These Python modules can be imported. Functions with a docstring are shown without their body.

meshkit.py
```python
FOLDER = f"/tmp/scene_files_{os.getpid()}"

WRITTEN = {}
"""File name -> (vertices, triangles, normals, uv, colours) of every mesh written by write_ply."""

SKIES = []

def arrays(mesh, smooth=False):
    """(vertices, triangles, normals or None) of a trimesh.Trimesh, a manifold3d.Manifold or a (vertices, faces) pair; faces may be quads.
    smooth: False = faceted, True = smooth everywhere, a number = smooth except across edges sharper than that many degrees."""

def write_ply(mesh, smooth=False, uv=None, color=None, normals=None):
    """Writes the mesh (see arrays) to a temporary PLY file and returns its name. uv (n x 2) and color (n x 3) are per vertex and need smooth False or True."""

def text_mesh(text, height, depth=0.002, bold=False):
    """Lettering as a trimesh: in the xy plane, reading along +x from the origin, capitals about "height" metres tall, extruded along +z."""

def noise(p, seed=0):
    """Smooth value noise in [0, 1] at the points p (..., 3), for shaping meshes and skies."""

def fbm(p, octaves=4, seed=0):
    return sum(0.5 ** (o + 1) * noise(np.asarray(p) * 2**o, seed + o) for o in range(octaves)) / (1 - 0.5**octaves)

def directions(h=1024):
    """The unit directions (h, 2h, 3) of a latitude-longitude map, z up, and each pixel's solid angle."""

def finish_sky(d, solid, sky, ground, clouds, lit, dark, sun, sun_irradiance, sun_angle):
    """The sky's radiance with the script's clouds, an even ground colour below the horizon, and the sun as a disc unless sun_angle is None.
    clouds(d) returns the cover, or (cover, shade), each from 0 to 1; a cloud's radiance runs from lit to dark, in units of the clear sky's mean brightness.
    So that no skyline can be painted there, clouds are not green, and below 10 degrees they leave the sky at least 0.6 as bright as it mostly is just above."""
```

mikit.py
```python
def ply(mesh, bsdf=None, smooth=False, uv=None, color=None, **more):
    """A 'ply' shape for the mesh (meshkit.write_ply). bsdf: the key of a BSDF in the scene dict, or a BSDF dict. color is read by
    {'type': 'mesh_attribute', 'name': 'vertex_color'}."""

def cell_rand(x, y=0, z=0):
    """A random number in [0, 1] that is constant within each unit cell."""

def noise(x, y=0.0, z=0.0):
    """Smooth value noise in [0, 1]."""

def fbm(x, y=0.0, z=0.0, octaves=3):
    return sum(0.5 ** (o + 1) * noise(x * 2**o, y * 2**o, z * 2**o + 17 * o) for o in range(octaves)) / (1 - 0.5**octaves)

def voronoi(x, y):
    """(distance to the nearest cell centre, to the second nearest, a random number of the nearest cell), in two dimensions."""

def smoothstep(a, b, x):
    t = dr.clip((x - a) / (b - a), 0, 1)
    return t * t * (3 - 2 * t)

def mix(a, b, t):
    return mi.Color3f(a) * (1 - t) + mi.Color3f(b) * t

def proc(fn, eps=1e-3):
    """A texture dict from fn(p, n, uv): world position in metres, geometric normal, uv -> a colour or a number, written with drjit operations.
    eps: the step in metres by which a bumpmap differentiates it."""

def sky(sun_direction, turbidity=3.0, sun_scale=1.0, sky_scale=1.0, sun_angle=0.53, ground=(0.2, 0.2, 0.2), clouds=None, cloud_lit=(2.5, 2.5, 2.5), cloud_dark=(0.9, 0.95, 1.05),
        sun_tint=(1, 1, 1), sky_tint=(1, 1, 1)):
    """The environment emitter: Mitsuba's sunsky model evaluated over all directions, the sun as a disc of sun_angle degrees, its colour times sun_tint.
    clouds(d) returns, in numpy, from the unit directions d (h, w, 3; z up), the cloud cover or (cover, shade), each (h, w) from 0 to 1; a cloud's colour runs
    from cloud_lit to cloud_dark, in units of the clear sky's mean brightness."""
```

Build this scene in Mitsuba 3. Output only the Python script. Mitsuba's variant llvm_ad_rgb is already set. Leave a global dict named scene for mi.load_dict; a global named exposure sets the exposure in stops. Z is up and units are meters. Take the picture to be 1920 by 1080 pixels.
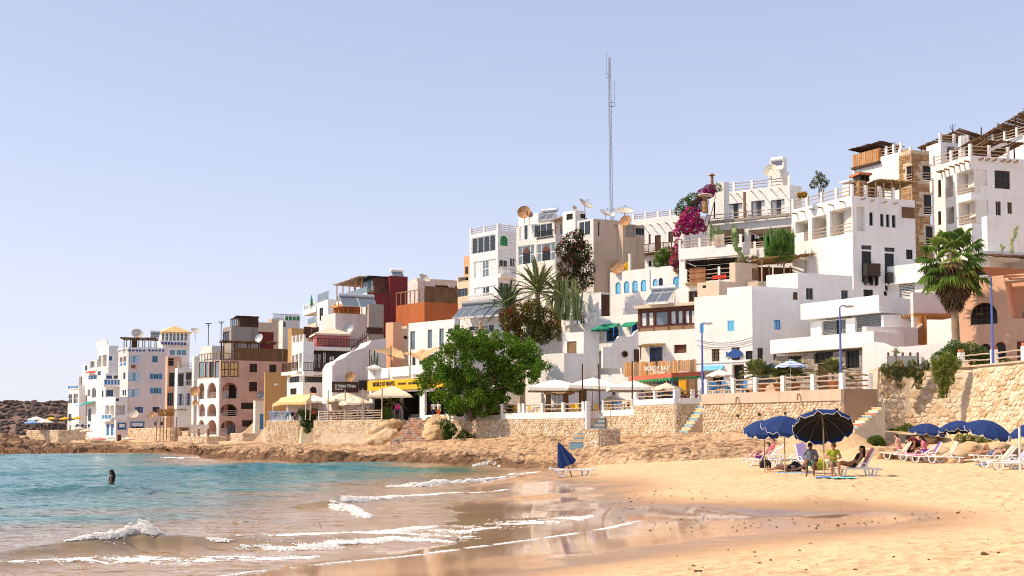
import math, random, numpy as np, trimesh, mitsuba as mi, drjit as dr, mikit, meshkit
from manifold3d import Manifold, CrossSection
from shapely.geometry import Polygon, Point, box as sbox
from scipy.interpolate import RBFInterpolator
from mikit import noise, fbm, voronoi, cell_rand, smoothstep, mix, proc
scene, labels = {}, {}
# ---------------------------------------------------------------- camera, sun and sky, exposure
F, HZ, PITCH = 2000.0, 815.0, math.radians(3.0)
CY = HZ - F * math.tan(PITCH)
EYE = np.array([0.0, 0.0, 2.4])
FWD, UP = np.array([0, math.cos(PITCH), math.sin(PITCH)]), np.array([0, -math.sin(PITCH), math.cos(PITCH)])
scene['camera'] = {'type': 'perspective', 'fov': math.degrees(2 * math.atan(960 / F)), 'fov_axis': 'x', 'near_clip': 0.1, 'far_clip': 9000.0,
                   'principal_point_offset_x': 0.0, 'principal_point_offset_y': (540 - CY) / 1080,
                   'to_world': mi.ScalarTransform4f().look_at(origin=EYE.tolist(), target=(EYE + FWD).tolist(), up=[0, 0, 1])}
SUN = np.array([-0.74, -0.13, 0.80])
scene['sky'] = mikit.sky(SUN.tolist(), turbidity=4.0, sky_scale=1.32, sky_tint=(1.08, 1.0, 1.05), sun_tint=(1.0, 0.985, 0.955), ground=(0.24, 0.22, 0.19),
                         clouds=lambda d: .30 + .62 * (1 - np.clip(d[..., 2], 0, 1)) ** 5, cloud_lit=(1.64, 1.64, 1.76))  # thin haze, thicker towards the horizon
exposure = 1.9
# ---------------------------------------------------------------- measuring
def ray(px, py):
 d = FWD + (px - 960) / F * np.array([1.0, 0, 0]) - (py - CY) / F * UP
 return d / d[1]
def pt(px, py, D):
 """The point that stands D metres ahead and is seen at that place."""
 return EYE + ray(px, py) * D
def xz(px, D): return pt(px, HZ, D)[:2]
def zat(py, D): return pt(960, py, D)[2]
def unit(v): return np.asarray(v, float) / np.linalg.norm(v)
rnd = random.Random(5)
rng = np.random.default_rng(11)
# ---------------------------------------------------------------- keys and labels
used = {}
def numbered(k):
 n = used.get(k, 0); used[k] = n + 1
 return k if n == 0 else f'{k}_{n:03d}'
def thing(name, label, cat, group=None, kind=None):
 k = numbered(name); labels[k] = {'label': label, 'category': cat}
 if group: labels[k]['group'] = group
 if kind: labels[k]['kind'] = kind
 return k
def obj(parent, name, mesh, mat, smooth=False, label=None, kind=None, color=None, uv=None):
 k = numbered((parent + '__' if parent else '') + name)
 scene[k] = mikit.ply(mesh, mat, smooth=smooth, color=color, uv=uv)
 if label or kind:
  labels.setdefault(k, {})
  if label: labels[k]['label'] = label
  if kind: labels[k]['kind'] = kind
 return k
def single(name, mesh, mat, label, cat, smooth=False, group=None, color=None, kind=None):
 k = numbered(name)
 scene[k] = mikit.ply(mesh, mat, smooth=smooth, color=color)
 labels[k] = {'label': label, 'category': cat}
 if group: labels[k]['group'] = group
 if kind: labels[k]['kind'] = kind
 return k
def struct(name, mesh, mat, smooth=False, uv=None, color=None):
 k = numbered(name); scene[k] = mikit.ply(mesh, mat, smooth=smooth, uv=uv, color=color); labels[k] = {'kind': 'structure'}
 return k
# ---------------------------------------------------------------- meshes
def cat(ms):
 ms = [m for m in ms if m is not None]
 V, Fc, n = [], [], 0
 for m in ms:
  V.append(np.asarray(m.vertices)); Fc.append(np.asarray(m.faces) + n); n += len(m.vertices)
 return trimesh.Trimesh(np.vstack(V), np.vstack(Fc), process=False)
def hexa(c):
 """A box of eight corners: bottom four in a ring, top four in the same order."""
 c = np.asarray(c, float)
 f = np.array([[0, 2, 1], [0, 3, 2], [4, 5, 6], [4, 6, 7], [0, 1, 5], [0, 5, 4], [1, 2, 6], [1, 6, 5], [2, 3, 7], [2, 7, 6], [3, 0, 4], [3, 4, 7]])
 if np.dot(np.cross(c[1] - c[0], c[3] - c[0]), c[4] - c[0]) < 0: f = f[:, ::-1]
 return trimesh.Trimesh(c, f, process=False)
def wbox(x0, x1, y0, y1, z0, z1):
 return hexa([(x0, y0, z0), (x1, y0, z0), (x1, y1, z0), (x0, y1, z0), (x0, y0, z1), (x1, y0, z1), (x1, y1, z1), (x0, y1, z1)])
def tube(pts, r, n=6, cap=True):
 pts = np.asarray(pts, float); m = len(pts)
 r = np.full(m, r, float) if np.isscalar(r) else np.asarray(r, float)
 t = np.gradient(pts, axis=0); t /= np.linalg.norm(t, axis=1, keepdims=True) + 1e-12
 ref = np.array([0, 0, 1.0]) if abs(t[:, 2]).mean() < 0.8 else np.array([1.0, 0, 0])
 a = np.cross(t, ref); a /= np.linalg.norm(a, axis=1, keepdims=True) + 1e-12
 b = np.cross(t, a)
 th = np.arange(n) * 2 * np.pi / n
 V = pts[:, None] + r[:, None, None] * (np.cos(th)[None, :, None] * a[:, None] + np.sin(th)[None, :, None] * b[:, None])
 V = V.reshape(-1, 3); i = np.arange(m - 1)[:, None] * n; j = np.arange(n)[None]; k = (j + 1) % n
 f = np.concatenate([np.stack([i + j, i + k, i + n + k], -1).reshape(-1, 3), np.stack([i + j, i + n + k, i + n + j], -1).reshape(-1, 3)])
 if cap:
  V = np.vstack([V, pts[:1], pts[-1:]]); jj = np.arange(n); kk = (jj + 1) % n
  f = np.vstack([f, np.stack([kk, jj, jj * 0 + m * n], 1), np.stack([(m - 1) * n + jj, (m - 1) * n + kk, jj * 0 + m * n + 1], 1)])
 return trimesh.Trimesh(V, f[:, ::-1], process=False)
def lathe(prof, n=16, at=(0, 0, 0)):
 m = trimesh.creation.revolve(np.asarray(prof, float), sections=n); m.apply_translation(at); return m
def mf(m):
 a = m.to_mesh(); return trimesh.Trimesh(np.array(a.vert_properties[:, :3]), np.array(a.tri_verts), process=False)
class Frame:
 """Local axes on an upright face: u along it, o outwards, z up (u = 0 and o = 0 at the origin; z is world height)."""
 def __init__(s, org, u, n):
  s.o, s.u, s.n = np.array([org[0], org[1], 0.0]), np.array([u[0], u[1], 0.0]), np.array([n[0], n[1], 0.0])
  s.flip = np.cross(s.u, s.n)[2] < 0
 def w(s, p):
  p = np.asarray(p, float); return s.o + p[..., :1] * s.u + p[..., 1:2] * s.n + p[..., 2:3] * np.array([0, 0, 1.0])
 def at(s, u, o, z): return s.w(np.array([u, o, z], float))
 def mesh(s, m):
  v, f = s.w(np.asarray(m.vertices)), np.asarray(m.faces)
  return trimesh.Trimesh(v, f[:, ::-1] if s.flip else f, process=False)
 def box(s, u0, u1, o0, o1, z0, z1): return s.mesh(wbox(min(u0, u1), max(u0, u1), o0, o1, min(z0, z1), max(z0, z1)))
 def prism(s, poly, o0, o1):
  """A shapely polygon in (u, z), from o0 to o1 outwards."""
  m = trimesh.creation.extrude_polygon(poly, o1 - o0, engine='earcut')
  v = np.asarray(m.vertices); v = np.stack([v[:, 0], o1 - v[:, 2], v[:, 1]], 1)
  return s.mesh(trimesh.Trimesh(v, m.faces, process=False))
 def P(s, px, py):
  d = ray(px, py); t = np.dot(s.o - EYE * [1, 1, 0], s.n) / np.dot(d, s.n)
  p = EYE + t * d
  return np.dot(p - s.o, s.u), p[2]
 def rect(s, x0, y0, x1, y1):
  ym, xm = (y0 + y1) / 2, (x0 + x1) / 2
  a, b = s.P(x0, ym)[0], s.P(x1, ym)[0]
  return min(a, b), max(a, b), s.P(xm, y1)[1], s.P(xm, y0)[1]
def arch_poly(u0, u1, z0, z1, n=10):
 r = (u1 - u0) / 2; h = min(r, (z1 - z0) * 0.6); c = (u0 + u1) / 2
 a = np.linspace(0, np.pi, n + 1)
 return Polygon([(u0, z0), (u1, z0)] + [(c + r * math.cos(t), z1 - h + h * math.sin(t)) for t in a])
def shape_poly(r, arch): return arch_poly(*r) if arch else sbox(r[0], r[2], r[1], r[3])
# ---------------------------------------------------------------- materials
def pr(name, col, rough=0.7, **k):
 scene['mat_' + name] = {'type': 'twosided', 'bsdf': {'type': 'principled', 'base_color': {'type': 'rgb', 'value': list(col)}, 'roughness': rough, 'specular': k.pop('specular', 0.3), **k}}
def prt(name, fn, rough=0.8, bump=None, bscale=0.01, eps=0.02, **k):
 b = {'type': 'principled', 'base_color': proc(fn), 'roughness': rough, 'specular': k.pop('specular', 0.25), **k}
 if bump is not None: b = {'type': 'bumpmap', 'arbitrary': proc(bump, eps), 'scale': bscale, 'bsdf': b}
 scene['mat_' + name] = {'type': 'twosided', 'bsdf': b}
def plaster(name, col, dirt=0.5, stain=(0.45, 0.40, 0.33)):
 lo, hi, st = [c * .95 for c in col], [c * 1.04 for c in col], [c * s * 1.35 for c, s in zip(col, stain)]
 def fn(p, n, uv):
  streak = fbm(p.x * 1.6 + p.y * 1.3, p.y * 0.9 - p.x * 0.7, p.z * 0.22, 3)
  blotch = fbm(p.x * 0.45, p.y * 0.45, p.z * 0.7, 3)
  fine = noise(p.x * 7, p.y * 7, p.z * 7)
  s = smoothstep(0.52, 0.78, streak) * 0.5 + smoothstep(0.52, 0.8, blotch) * 0.4 + smoothstep(.62, .70, noise(p.x * 4.1, p.y * 4.1, p.z * .35)) * .25
  c = mix(lo, hi, fine)
  return mix(c, st, dirt * s)
 prt(name, fn, 0.85)
plaster('white', (0.80, 0.79, 0.775), 0.3)
plaster('white_old', (0.72, 0.69, 0.65), 0.55)
plaster('lilac', (0.70, 0.62, 0.60), 0.35)  # lavender tone of pale walls in shade, put into the plaster colour
plaster('cream', (0.70, 0.56, 0.42), 0.45)
plaster('beige', (0.60, 0.47, 0.36), 0.6)
plaster('peach', (0.72, 0.40, 0.24), 0.35)
plaster('salmon', (0.67, 0.41, 0.28), 0.3)
plaster('pinkish', (0.55, 0.36, 0.30), 0.5)
plaster('ochre', (0.50, 0.31, 0.13), 0.35)
plaster('orange', (0.44, 0.13, 0.045), 0.45)
plaster('dark_red', (0.20, 0.035, 0.035), 0.3)
plaster('concrete', (0.36, 0.31, 0.27), 0.8)
plaster('blue_wall', (0.05, 0.16, 0.34), 0.3)
plaster('brown', (.29, .19, .125), .4)  # promenade side wall colour, darkened to carry its shade
pr('roof', (0.50, 0.44, 0.38), 0.9)
pr('glass', (0.025, 0.035, 0.045), 0.08, specular=0.6)
pr('glass_sky', (0.12, 0.17, 0.20), 0.05, specular=0.9)
pr('glass_dark', (0.012, 0.011, 0.010), 0.25, specular=0.4)
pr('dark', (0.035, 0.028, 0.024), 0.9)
pr('blue', (0.05, 0.22, 0.50), 0.5)
pr('sky_blue', (0.16, 0.50, 0.75), 0.55)
pr('deep_blue', (0.03, 0.09, 0.30), 0.5)
pr('green', (0.04, 0.25, 0.09), 0.5)
pr('teal', (0.03, 0.22, 0.19), 0.6)
pr('frame_white', (0.75, 0.75, 0.73), 0.5)
pr('frame_black', (0.03, 0.026, 0.024), 0.5)
pr('frame_grey', (0.22, 0.23, 0.24), 0.5)
pr('metal', (0.33, 0.33, 0.34), 0.4, metallic=0.6)
pr('galv', (0.55, 0.56, 0.58), 0.35, metallic=0.5)
pr('rust', (0.28, 0.13, 0.06), 0.8)
pr('dish_cream', (0.62, 0.55, 0.45), 0.5)
pr('dish_rust', (0.45, 0.24, 0.11), 0.7)
pr('pole_blue', (0.10, 0.14, 0.42), 0.45)
pr('plastic_white', (0.80, 0.80, 0.79), 0.35)
pr('curtain', (0.66, 0.68, 0.72), 0.9)
pr('yellow', (0.75, 0.42, 0.02), 0.6)
pr('red', (0.55, 0.05, 0.03), 0.7)
pr('magenta', (0.62, 0.03, 0.25), 0.7)
pr('canvas_white', (0.74, 0.70, 0.63), 0.9)
pr('canvas_cream', (0.66, 0.55, 0.42), 0.9)
pr('canvas_tan', (0.42, 0.27, 0.14), 0.9)
pr('canvas_yellow', (0.66, 0.44, 0.20), 0.85)
pr('canvas_blue', (0.20, 0.38, 0.62), 0.85)
pr('canvas_green', (0.02, 0.22, 0.13), 0.85)
pr('awning_red', (0.50, 0.12, 0.07), 0.8)
pr('pink_cloth', (0.62, 0.22, 0.20), 0.9)
pr('terracotta', (0.48, 0.18, 0.08), 0.8)
pr('panel', (0.10, 0.12, 0.15), 0.12, specular=0.8)
def wood_fn(a, b):
 def fn(p, n, uv):
  g = fbm(p.x * 9, p.y * 9, p.z * 2.0, 3)
  h = noise(p.x * 1.7, p.y * 1.7, p.z * 1.1)
  return mix(a, b, dr.clip(g * 0.7 + h * 0.5 - 0.1, 0, 1))
 return fn
prt('wood', wood_fn((0.19, 0.11, 0.06), (0.34, 0.22, 0.13)), 0.8)
prt('wood_dark', wood_fn((0.05, 0.025, 0.017), (0.11, 0.055, 0.035)), 0.75)
prt('wood_red', wood_fn((0.10, 0.035, 0.025), (0.17, 0.07, 0.05)), 0.7)
prt('wood_orange', wood_fn((0.42, 0.17, 0.04), (0.58, 0.27, 0.09)), 0.7)
prt('log', wood_fn((0.34, 0.25, 0.18), (0.56, 0.45, 0.35)), 0.85)
prt('plank', wood_fn((0.36, 0.20, 0.10), (0.60, 0.40, 0.23)), 0.8)
prt('reed', wood_fn((0.20, 0.12, 0.05), (0.42, 0.29, 0.14)), 0.95)
prt('reed_dark', wood_fn((0.10, 0.055, 0.03), (0.22, 0.13, 0.07)), 0.95)
def stone_fn(c0, c1, c2, k=2.2):
 def fn(p, n, uv):
  a = noise(p.x * k, p.y * k, p.z * k); b = fbm(p.x * 9, p.y * 9, p.z * 9, 3)
  return mix(mix(c0, c1, smoothstep(0.25, 0.75, a)), c2, smoothstep(0.55, 0.8, b) * 0.6)
 return fn
prt('stone', stone_fn((0.60, 0.48, 0.33), (0.68, 0.57, 0.44), (0.46, 0.33, 0.21)), 0.9)
prt('stone_brown', stone_fn((0.26, 0.14, 0.065), (0.38, 0.23, 0.11), (0.15, 0.09, 0.05), 3.5), 0.9)
prt('stone_grey', stone_fn((0.22, 0.19, 0.16), (0.36, 0.31, 0.26), (0.14, 0.12, 0.11), 4), 0.9)
prt('mortar', stone_fn((0.52, 0.42, 0.31), (0.60, 0.50, 0.38), (0.42, 0.32, 0.22)), 0.95)

# ---------------------------------------------------------------- ground: beach and sea bed as one sheet
CTRL = [(1900, 1080, .76), (1500, 1080, .74), (1300, 1078, .72), (1100, 1080, .52), (900, 1080, .33), (700, 1080, .2), (520, 1080, .06), (1400, 1045, .62), (1700, 1030, .72), (1900, 1020, .72),
 (1250, 1025, .36), (1050, 1040, .2), (1150, 1010, .18), (1350, 985, .2), (1450, 970, .2), (1550, 985, .24), (1620, 965, .24), (1700, 972, .34), (1920, 965, .62), (1920, 925, .82), (1500, 925, .74), (1250, 925, .56), (1350, 952, .36), (1180, 905, .46),
 (1400, 890, .80), (1640, 895, .82), (1920, 890, .85), (1080, 893, .48), (1000, 930, .14), (1060, 925, .2), (1100, 955, .2), (1000, 970, .14), (1180, 995, .17), (860, 1030, .05), (900, 990, .05), (800, 965, -.03),
 (700, 945, -.12), (640, 960, -.15), (900, 925, .03), (1000, 885, .12), (1120, 872, .5), (940, 893, .0), (500, 960, -.5), (300, 1000, -.5), (0, 1050, -.35), (150, 960, -1.3), (400, 920, -1.4), (0, 900, -2.8), (700, 890, -.8), (560, 910, -1.0), (330, 960, -.9)]
pts3 = []
for px, py, z in CTRL:
 d = ray(px, py); t = (z - EYE[2]) / d[2]; pts3.append(EYE + t * d)
for px, py, D in [(1250, 868, 56), (1400, 852, 61), (1560, 850, 60), (1660, 862, 62), (1800, 868, 54), (1900, 885, 46), (1600, 806, 60.8), (1560, 809, 61), (1500, 811, 62.5), (1640, 808, 63), (1700, 814, 63), (1640, 806, 68), (1780, 812, 66), (1920, 812, 61), (1580, 802, 63), (1400, 807, 69), (1265, 820, 77), (1180, 824, 82), (1000, 818, 89), (950, 823, 92),
 (820, 828, 98), (700, 836, 105), (600, 836, 116), (500, 834, 126), (420, 836, 140), (330, 830, 158), (250, 826, 168), (160, 834, 165), (80, 835, 165), (0, 828, 200), (1150, 855, 68), (1300, 845, 66), (1000, 850, 80), (850, 850, 88), (700, 855, 92), (550, 855, 98), (430, 850, 112)]:
 pts3.append(pt(px, py, D))
for x, y, z in [(-26, 83, -.15), (-22, 90, -.1), (-29, 100, -.15), (-39, 122, -.2), (-57, 137, -.2), (-62, 126, -.3), (-8, 82, -.15), (-2, 78, -.1), (3, 70, -.05), (-12, 70, -1.6), (-40, 90, -2.2), (-90, 110, -3), (-90, 60, -3.5), (-60, 20, -3), (-25, -10, -1.2), (-5, -5, .6), (15, -10, 1.0), (40, 0, 1.6), (40, 30, 1.6), (60, 60, 3.2), (-300, 100, -6), (-300, -100, -6), (-50, -100, -2), (50, -100, 2),
 (-150, 160, -2), (-104, 215, .6), (-200, 260, .2), (-60, 260, 4), (60, 150, 4), (0, 200, 4), (100, 100, 4), (-110, 150, -2.0), (-84, 140, -1.0), (-75, 148, .3)]:
 pts3.append(np.array([x, y, z], float))
pts3 = np.array(pts3)
_rbf = RBFInterpolator(pts3[:, :2] / 10, pts3[:, 2], kernel='linear', smoothing=0.02)
def zt(x, y):
 x, y = np.broadcast_arrays(np.asarray(x, float), np.asarray(y, float))
 q = np.stack([x.ravel(), y.ravel()], 1)
 out = np.concatenate([_rbf(c / 10) for c in np.array_split(q, max(1, len(q) // 60000))])
 return np.clip(out, -6, 8).reshape(x.shape)
def terrain_z(x, y): return float(zt(np.array([x]), np.array([y]))[0])
def ground(px, py, lo=8, hi=140):
 """Where the line of sight first meets the beach."""
 D = np.linspace(lo, hi, 2000); d = ray(px, py)
 P = EYE + D[:, None] * d
 below = np.nonzero(P[:, 2] < zt(P[:, 0], P[:, 1]))[0]
 p = P[below[0]] if len(below) else P[-1]
 return np.array([p[0], p[1], terrain_z(p[0], p[1])])
def fan(rs, ths, zf, keep=None):
 R, TH = np.meshgrid(rs, ths, indexing='ij')
 X, Y = R * np.sin(TH), R * np.cos(TH)
 Z = zf(X, Y, R)
 n, m = R.shape; i = np.arange(n - 1)[:, None] * m + np.arange(m - 1)[None]
 q = np.stack([i, i + 1, i + m + 1, i + m], -1).reshape(-1, 4)
 f = np.vstack([q[:, [0, 2, 1]], q[:, [0, 3, 2]]])
 V = np.stack([X, Y, Z], -1).reshape(-1, 3)
 if keep is not None:
  k = keep(V); f = f[k[f].any(1)]
  idx = np.unique(f); remap = np.full(len(V), -1); remap[idx] = np.arange(len(idx)); V, f = V[idx], remap[f]
 return V, f
view = np.radians(29)
ths = np.concatenate([np.linspace(-np.pi, -view, 40)[:-1], np.linspace(-view, view, 620), np.linspace(view, np.pi, 40)[1:]])
rs = np.concatenate([[1.5, 3, 5, 7], np.geomspace(8.5, 75, 420), np.geomspace(76, 330, 60), [450, 700, 1200, 2500]])
def fb(x, y, k, o=4, seed=0): return meshkit.fbm(np.stack([x * k, y * k, np.zeros_like(x)], -1), o, seed)
prints = np.random.default_rng(3)
FP = []
for _ in range(2600):
 px = prints.uniform(1000, 2000); py = 885 + prints.uniform(0, 1) ** 1.5 * 200
 z = .7; d = ray(px, py); t = (z - EYE[2]) / d[2]; FP.append((d[0] * t, d[1] * t))
FP = np.array(FP)
from scipy.spatial import cKDTree
_kd = cKDTree(FP)
def sand_z(X, Y, R):
 z = zt(X, Y)
 dry = np.clip((z - .45) / .3, 0, 1) * np.clip((70 - R) / 20, 0, 1)
 q = np.stack([X.ravel(), Y.ravel()], 1)
 dist = _kd.query(q)[0].reshape(X.shape)
 foot = -0.035 * np.exp(-(dist / .13) ** 2) + 0.022 * np.exp(-((dist - .22) / .08) ** 2)
 z = z + dry * ((fb(X, Y, .9, 4) - .5) * .10 + (fb(X, Y, 4.0, 3, 7) - .5) * .05 + foot)
 far = np.clip((R - 330) / 100, 0, 1)
 return z * (1 - far) + far * np.where(X + .3 * Y < 40, -6.0, 8.0)
V, f = fan(rs, ths, sand_z)
def wet_of(p):
 w = fbm(p.x * .35, p.y * .12, 3.0, 3)
 return 1 - smoothstep(.40, .62, p.z + (w - .5) * .22)
def film_of(p):
 w = fbm(p.x * .22 + 3, p.y * .6, 1.0, 3)
 return (1 - smoothstep(.29, .44, p.z + (w - .5) * .26))
def sand_col(p, n, uv):
 g = noise(p.x * 60, p.y * 60, p.z * 60); m = fbm(p.x * .8, p.y * .8, 0.0, 4); h = fbm(p.x * 6, p.y * 6, 0.0, 2)
 dry = mix((0.445, 0.295, 0.16), (0.56, 0.40, 0.24), dr.clip(.15 + .5 * g + .6 * (m - .4), 0, 1))
 dry = mix(dry, (0.36, 0.22, 0.11), smoothstep(.58, .78, h) * .6)
 damp = mix((0.33, 0.195, 0.10), (0.39, 0.245, 0.135), m)
 film = mix((0.20, 0.125, 0.085), (0.26, 0.165, 0.115), m)
 c = mix(dry, damp, wet_of(p)); c = mix(c, film, film_of(p))
 far = smoothstep(2.2, 3.0, p.z) * .5
 return mix(c, (0.45, 0.33, 0.2), far)
def sand_rough(p, n, uv): return 0.95 - 0.33 * wet_of(p) - 0.55 * film_of(p)
def sand_bump(p, n, uv):
 f_ = film_of(p)
 return (noise(p.x * 14, p.y * 14, 0.0) * .6 + noise(p.x * 45, p.y * 45, 0.0) * .4) * (1 - f_) + f_ * .05 * fbm(p.x * 1.2, p.y * 4, 0.0, 2)
scene['mat_sand'] = {'type': 'twosided', 'bsdf': {'type': 'bumpmap', 'arbitrary': proc(sand_bump, .01), 'scale': .02, 'bsdf': {'type': 'principled', 'base_color': proc(sand_col), 'roughness': proc(sand_rough), 'specular': .5}}}
struct('beach', (V, f), 'mat_sand', smooth=True)
# ---------------------------------------------------------------- rock shelf along the shore
def poly_world(pl): return np.array([xz(px, D) for px, D in pl])
SHORE = poly_world([(-60, 128), (60, 127), (170, 136), (335, 132), (362, 122), (372, 106), (430, 97), (520, 90), (640, 86), (760, 83), (880, 79), (1000, 72.5), (1090, 66), (1180, 61), (1290, 59), (1400, 59)])
INNER = poly_world([(-60, 190), (60, 170), (170, 158), (335, 158), (380, 146), (450, 138), (500, 128), (600, 117), (700, 106), (830, 98), (900, 95), (960, 92), (1100, 85), (1190, 82), (1265, 78), (1330, 72.5), (1420, 69), (1590, 63)])
def resample(P, n):
 s = np.concatenate([[0], np.cumsum(np.linalg.norm(np.diff(P, axis=0), axis=1))]); t = np.linspace(0, s[-1], n)
 return np.stack([np.interp(t, s, P[:, k]) for k in range(2)], 1)
nu, nv = 900, 110
A, B = resample(SHORE, nu), resample(INNER, nu)
v_ = np.linspace(-.03, 1, nv) ** 1.0
G = A[:, None] * (1 - v_)[None, :, None] + B[:, None] * v_[None, :, None]
X, Y = G[..., 0], G[..., 1]
w = (fb(X, Y, .06, 3, 4) - .5) * 10
Zb = zt(X, Y)
lip = np.clip((v_[None] + (fb(X, Y, .25, 3, 9) - .5) * .22) / .13, 0, 1)
strat = (X * .35 + Y * .9 + w)
led = (strat * .55) % 1.0
ledge = np.clip(led * 5, 0, 1) * (1 - led) * .34
Zr = Zb + .10 + ledge * np.clip(v_[None] * 6, 0, 1) + (fb(X, Y, .55, 5, 2) - .5) * .7 * (1 - .85 * np.clip(v_[None] * 3 - .4, 0, 1)) + (1 - abs(2 * fb(X * .8 + Y * .5, Y, .9, 3, 15) - 1) * 2.2) * .16 * (1 - .8 * np.clip(v_[None] * 3 - .4, 0, 1)) + (fb(X, Y, 2.2, 3, 5) - .5) * (.40 - .32 * np.clip(v_[None] * 3 - .3, 0, 1))
rz = X * .5 - Y * .87; Zr += np.clip(1.25 - v_[None] * 3.2, .07, 1) * ((1 - abs(2 * fb(rz * 1.0 + 40, (X * .87 + Y * .5) * .28, .9, 4, 21) - 1) * 2.6) * .42 + (1 - abs(2 * fb(X, Y, 1.7, 3, 22) - 1) * 2.2) * .16)
right_fade = np.clip((np.arange(nu)[:, None] / nu - .80) / .12, 0, 1)
front = lip * (1 - right_fade) + right_fade
Zr = np.where(lip < 1, Zr * lip + (1 - lip) * (-.4 + .9 * right_fade * 0 + right_fade * (Zb - .05 + .4)), Zr + .22 * (1 - right_fade) * (1 - np.clip(v_[None] * 1.6, 0, 1)))
edge = np.clip((1 - v_) / .06, 0, 1)[None]
Zr = Zb - .05 + (Zr - Zb + .05) * edge; Zr -= .16 * edge * np.clip(1 - abs(fb((X * .5 - Y * .87) * 1.1 + 9, (X * .87 + Y * .5) * .22, 1.0, 4, 31) - .5) / .03, 0, 1)
Zr[-20:] -= np.linspace(0, .5, 20)[:, None]
i = np.arange(nu - 1)[:, None] * nv + np.arange(nv - 1)[None]
q = np.stack([i, i + nv, i + nv + 1, i + 1], -1).reshape(-1, 4)
fr = np.vstack([q[:, [0, 1, 2]], q[:, [0, 2, 3]]])
Vr = np.stack([X, Y, Zr], -1).reshape(-1, 3)
m_ = trimesh.Trimesh(Vr, fr, process=False)
if m_.face_normals[:, 2].mean() < 0: fr = fr[:, ::-1]
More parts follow.
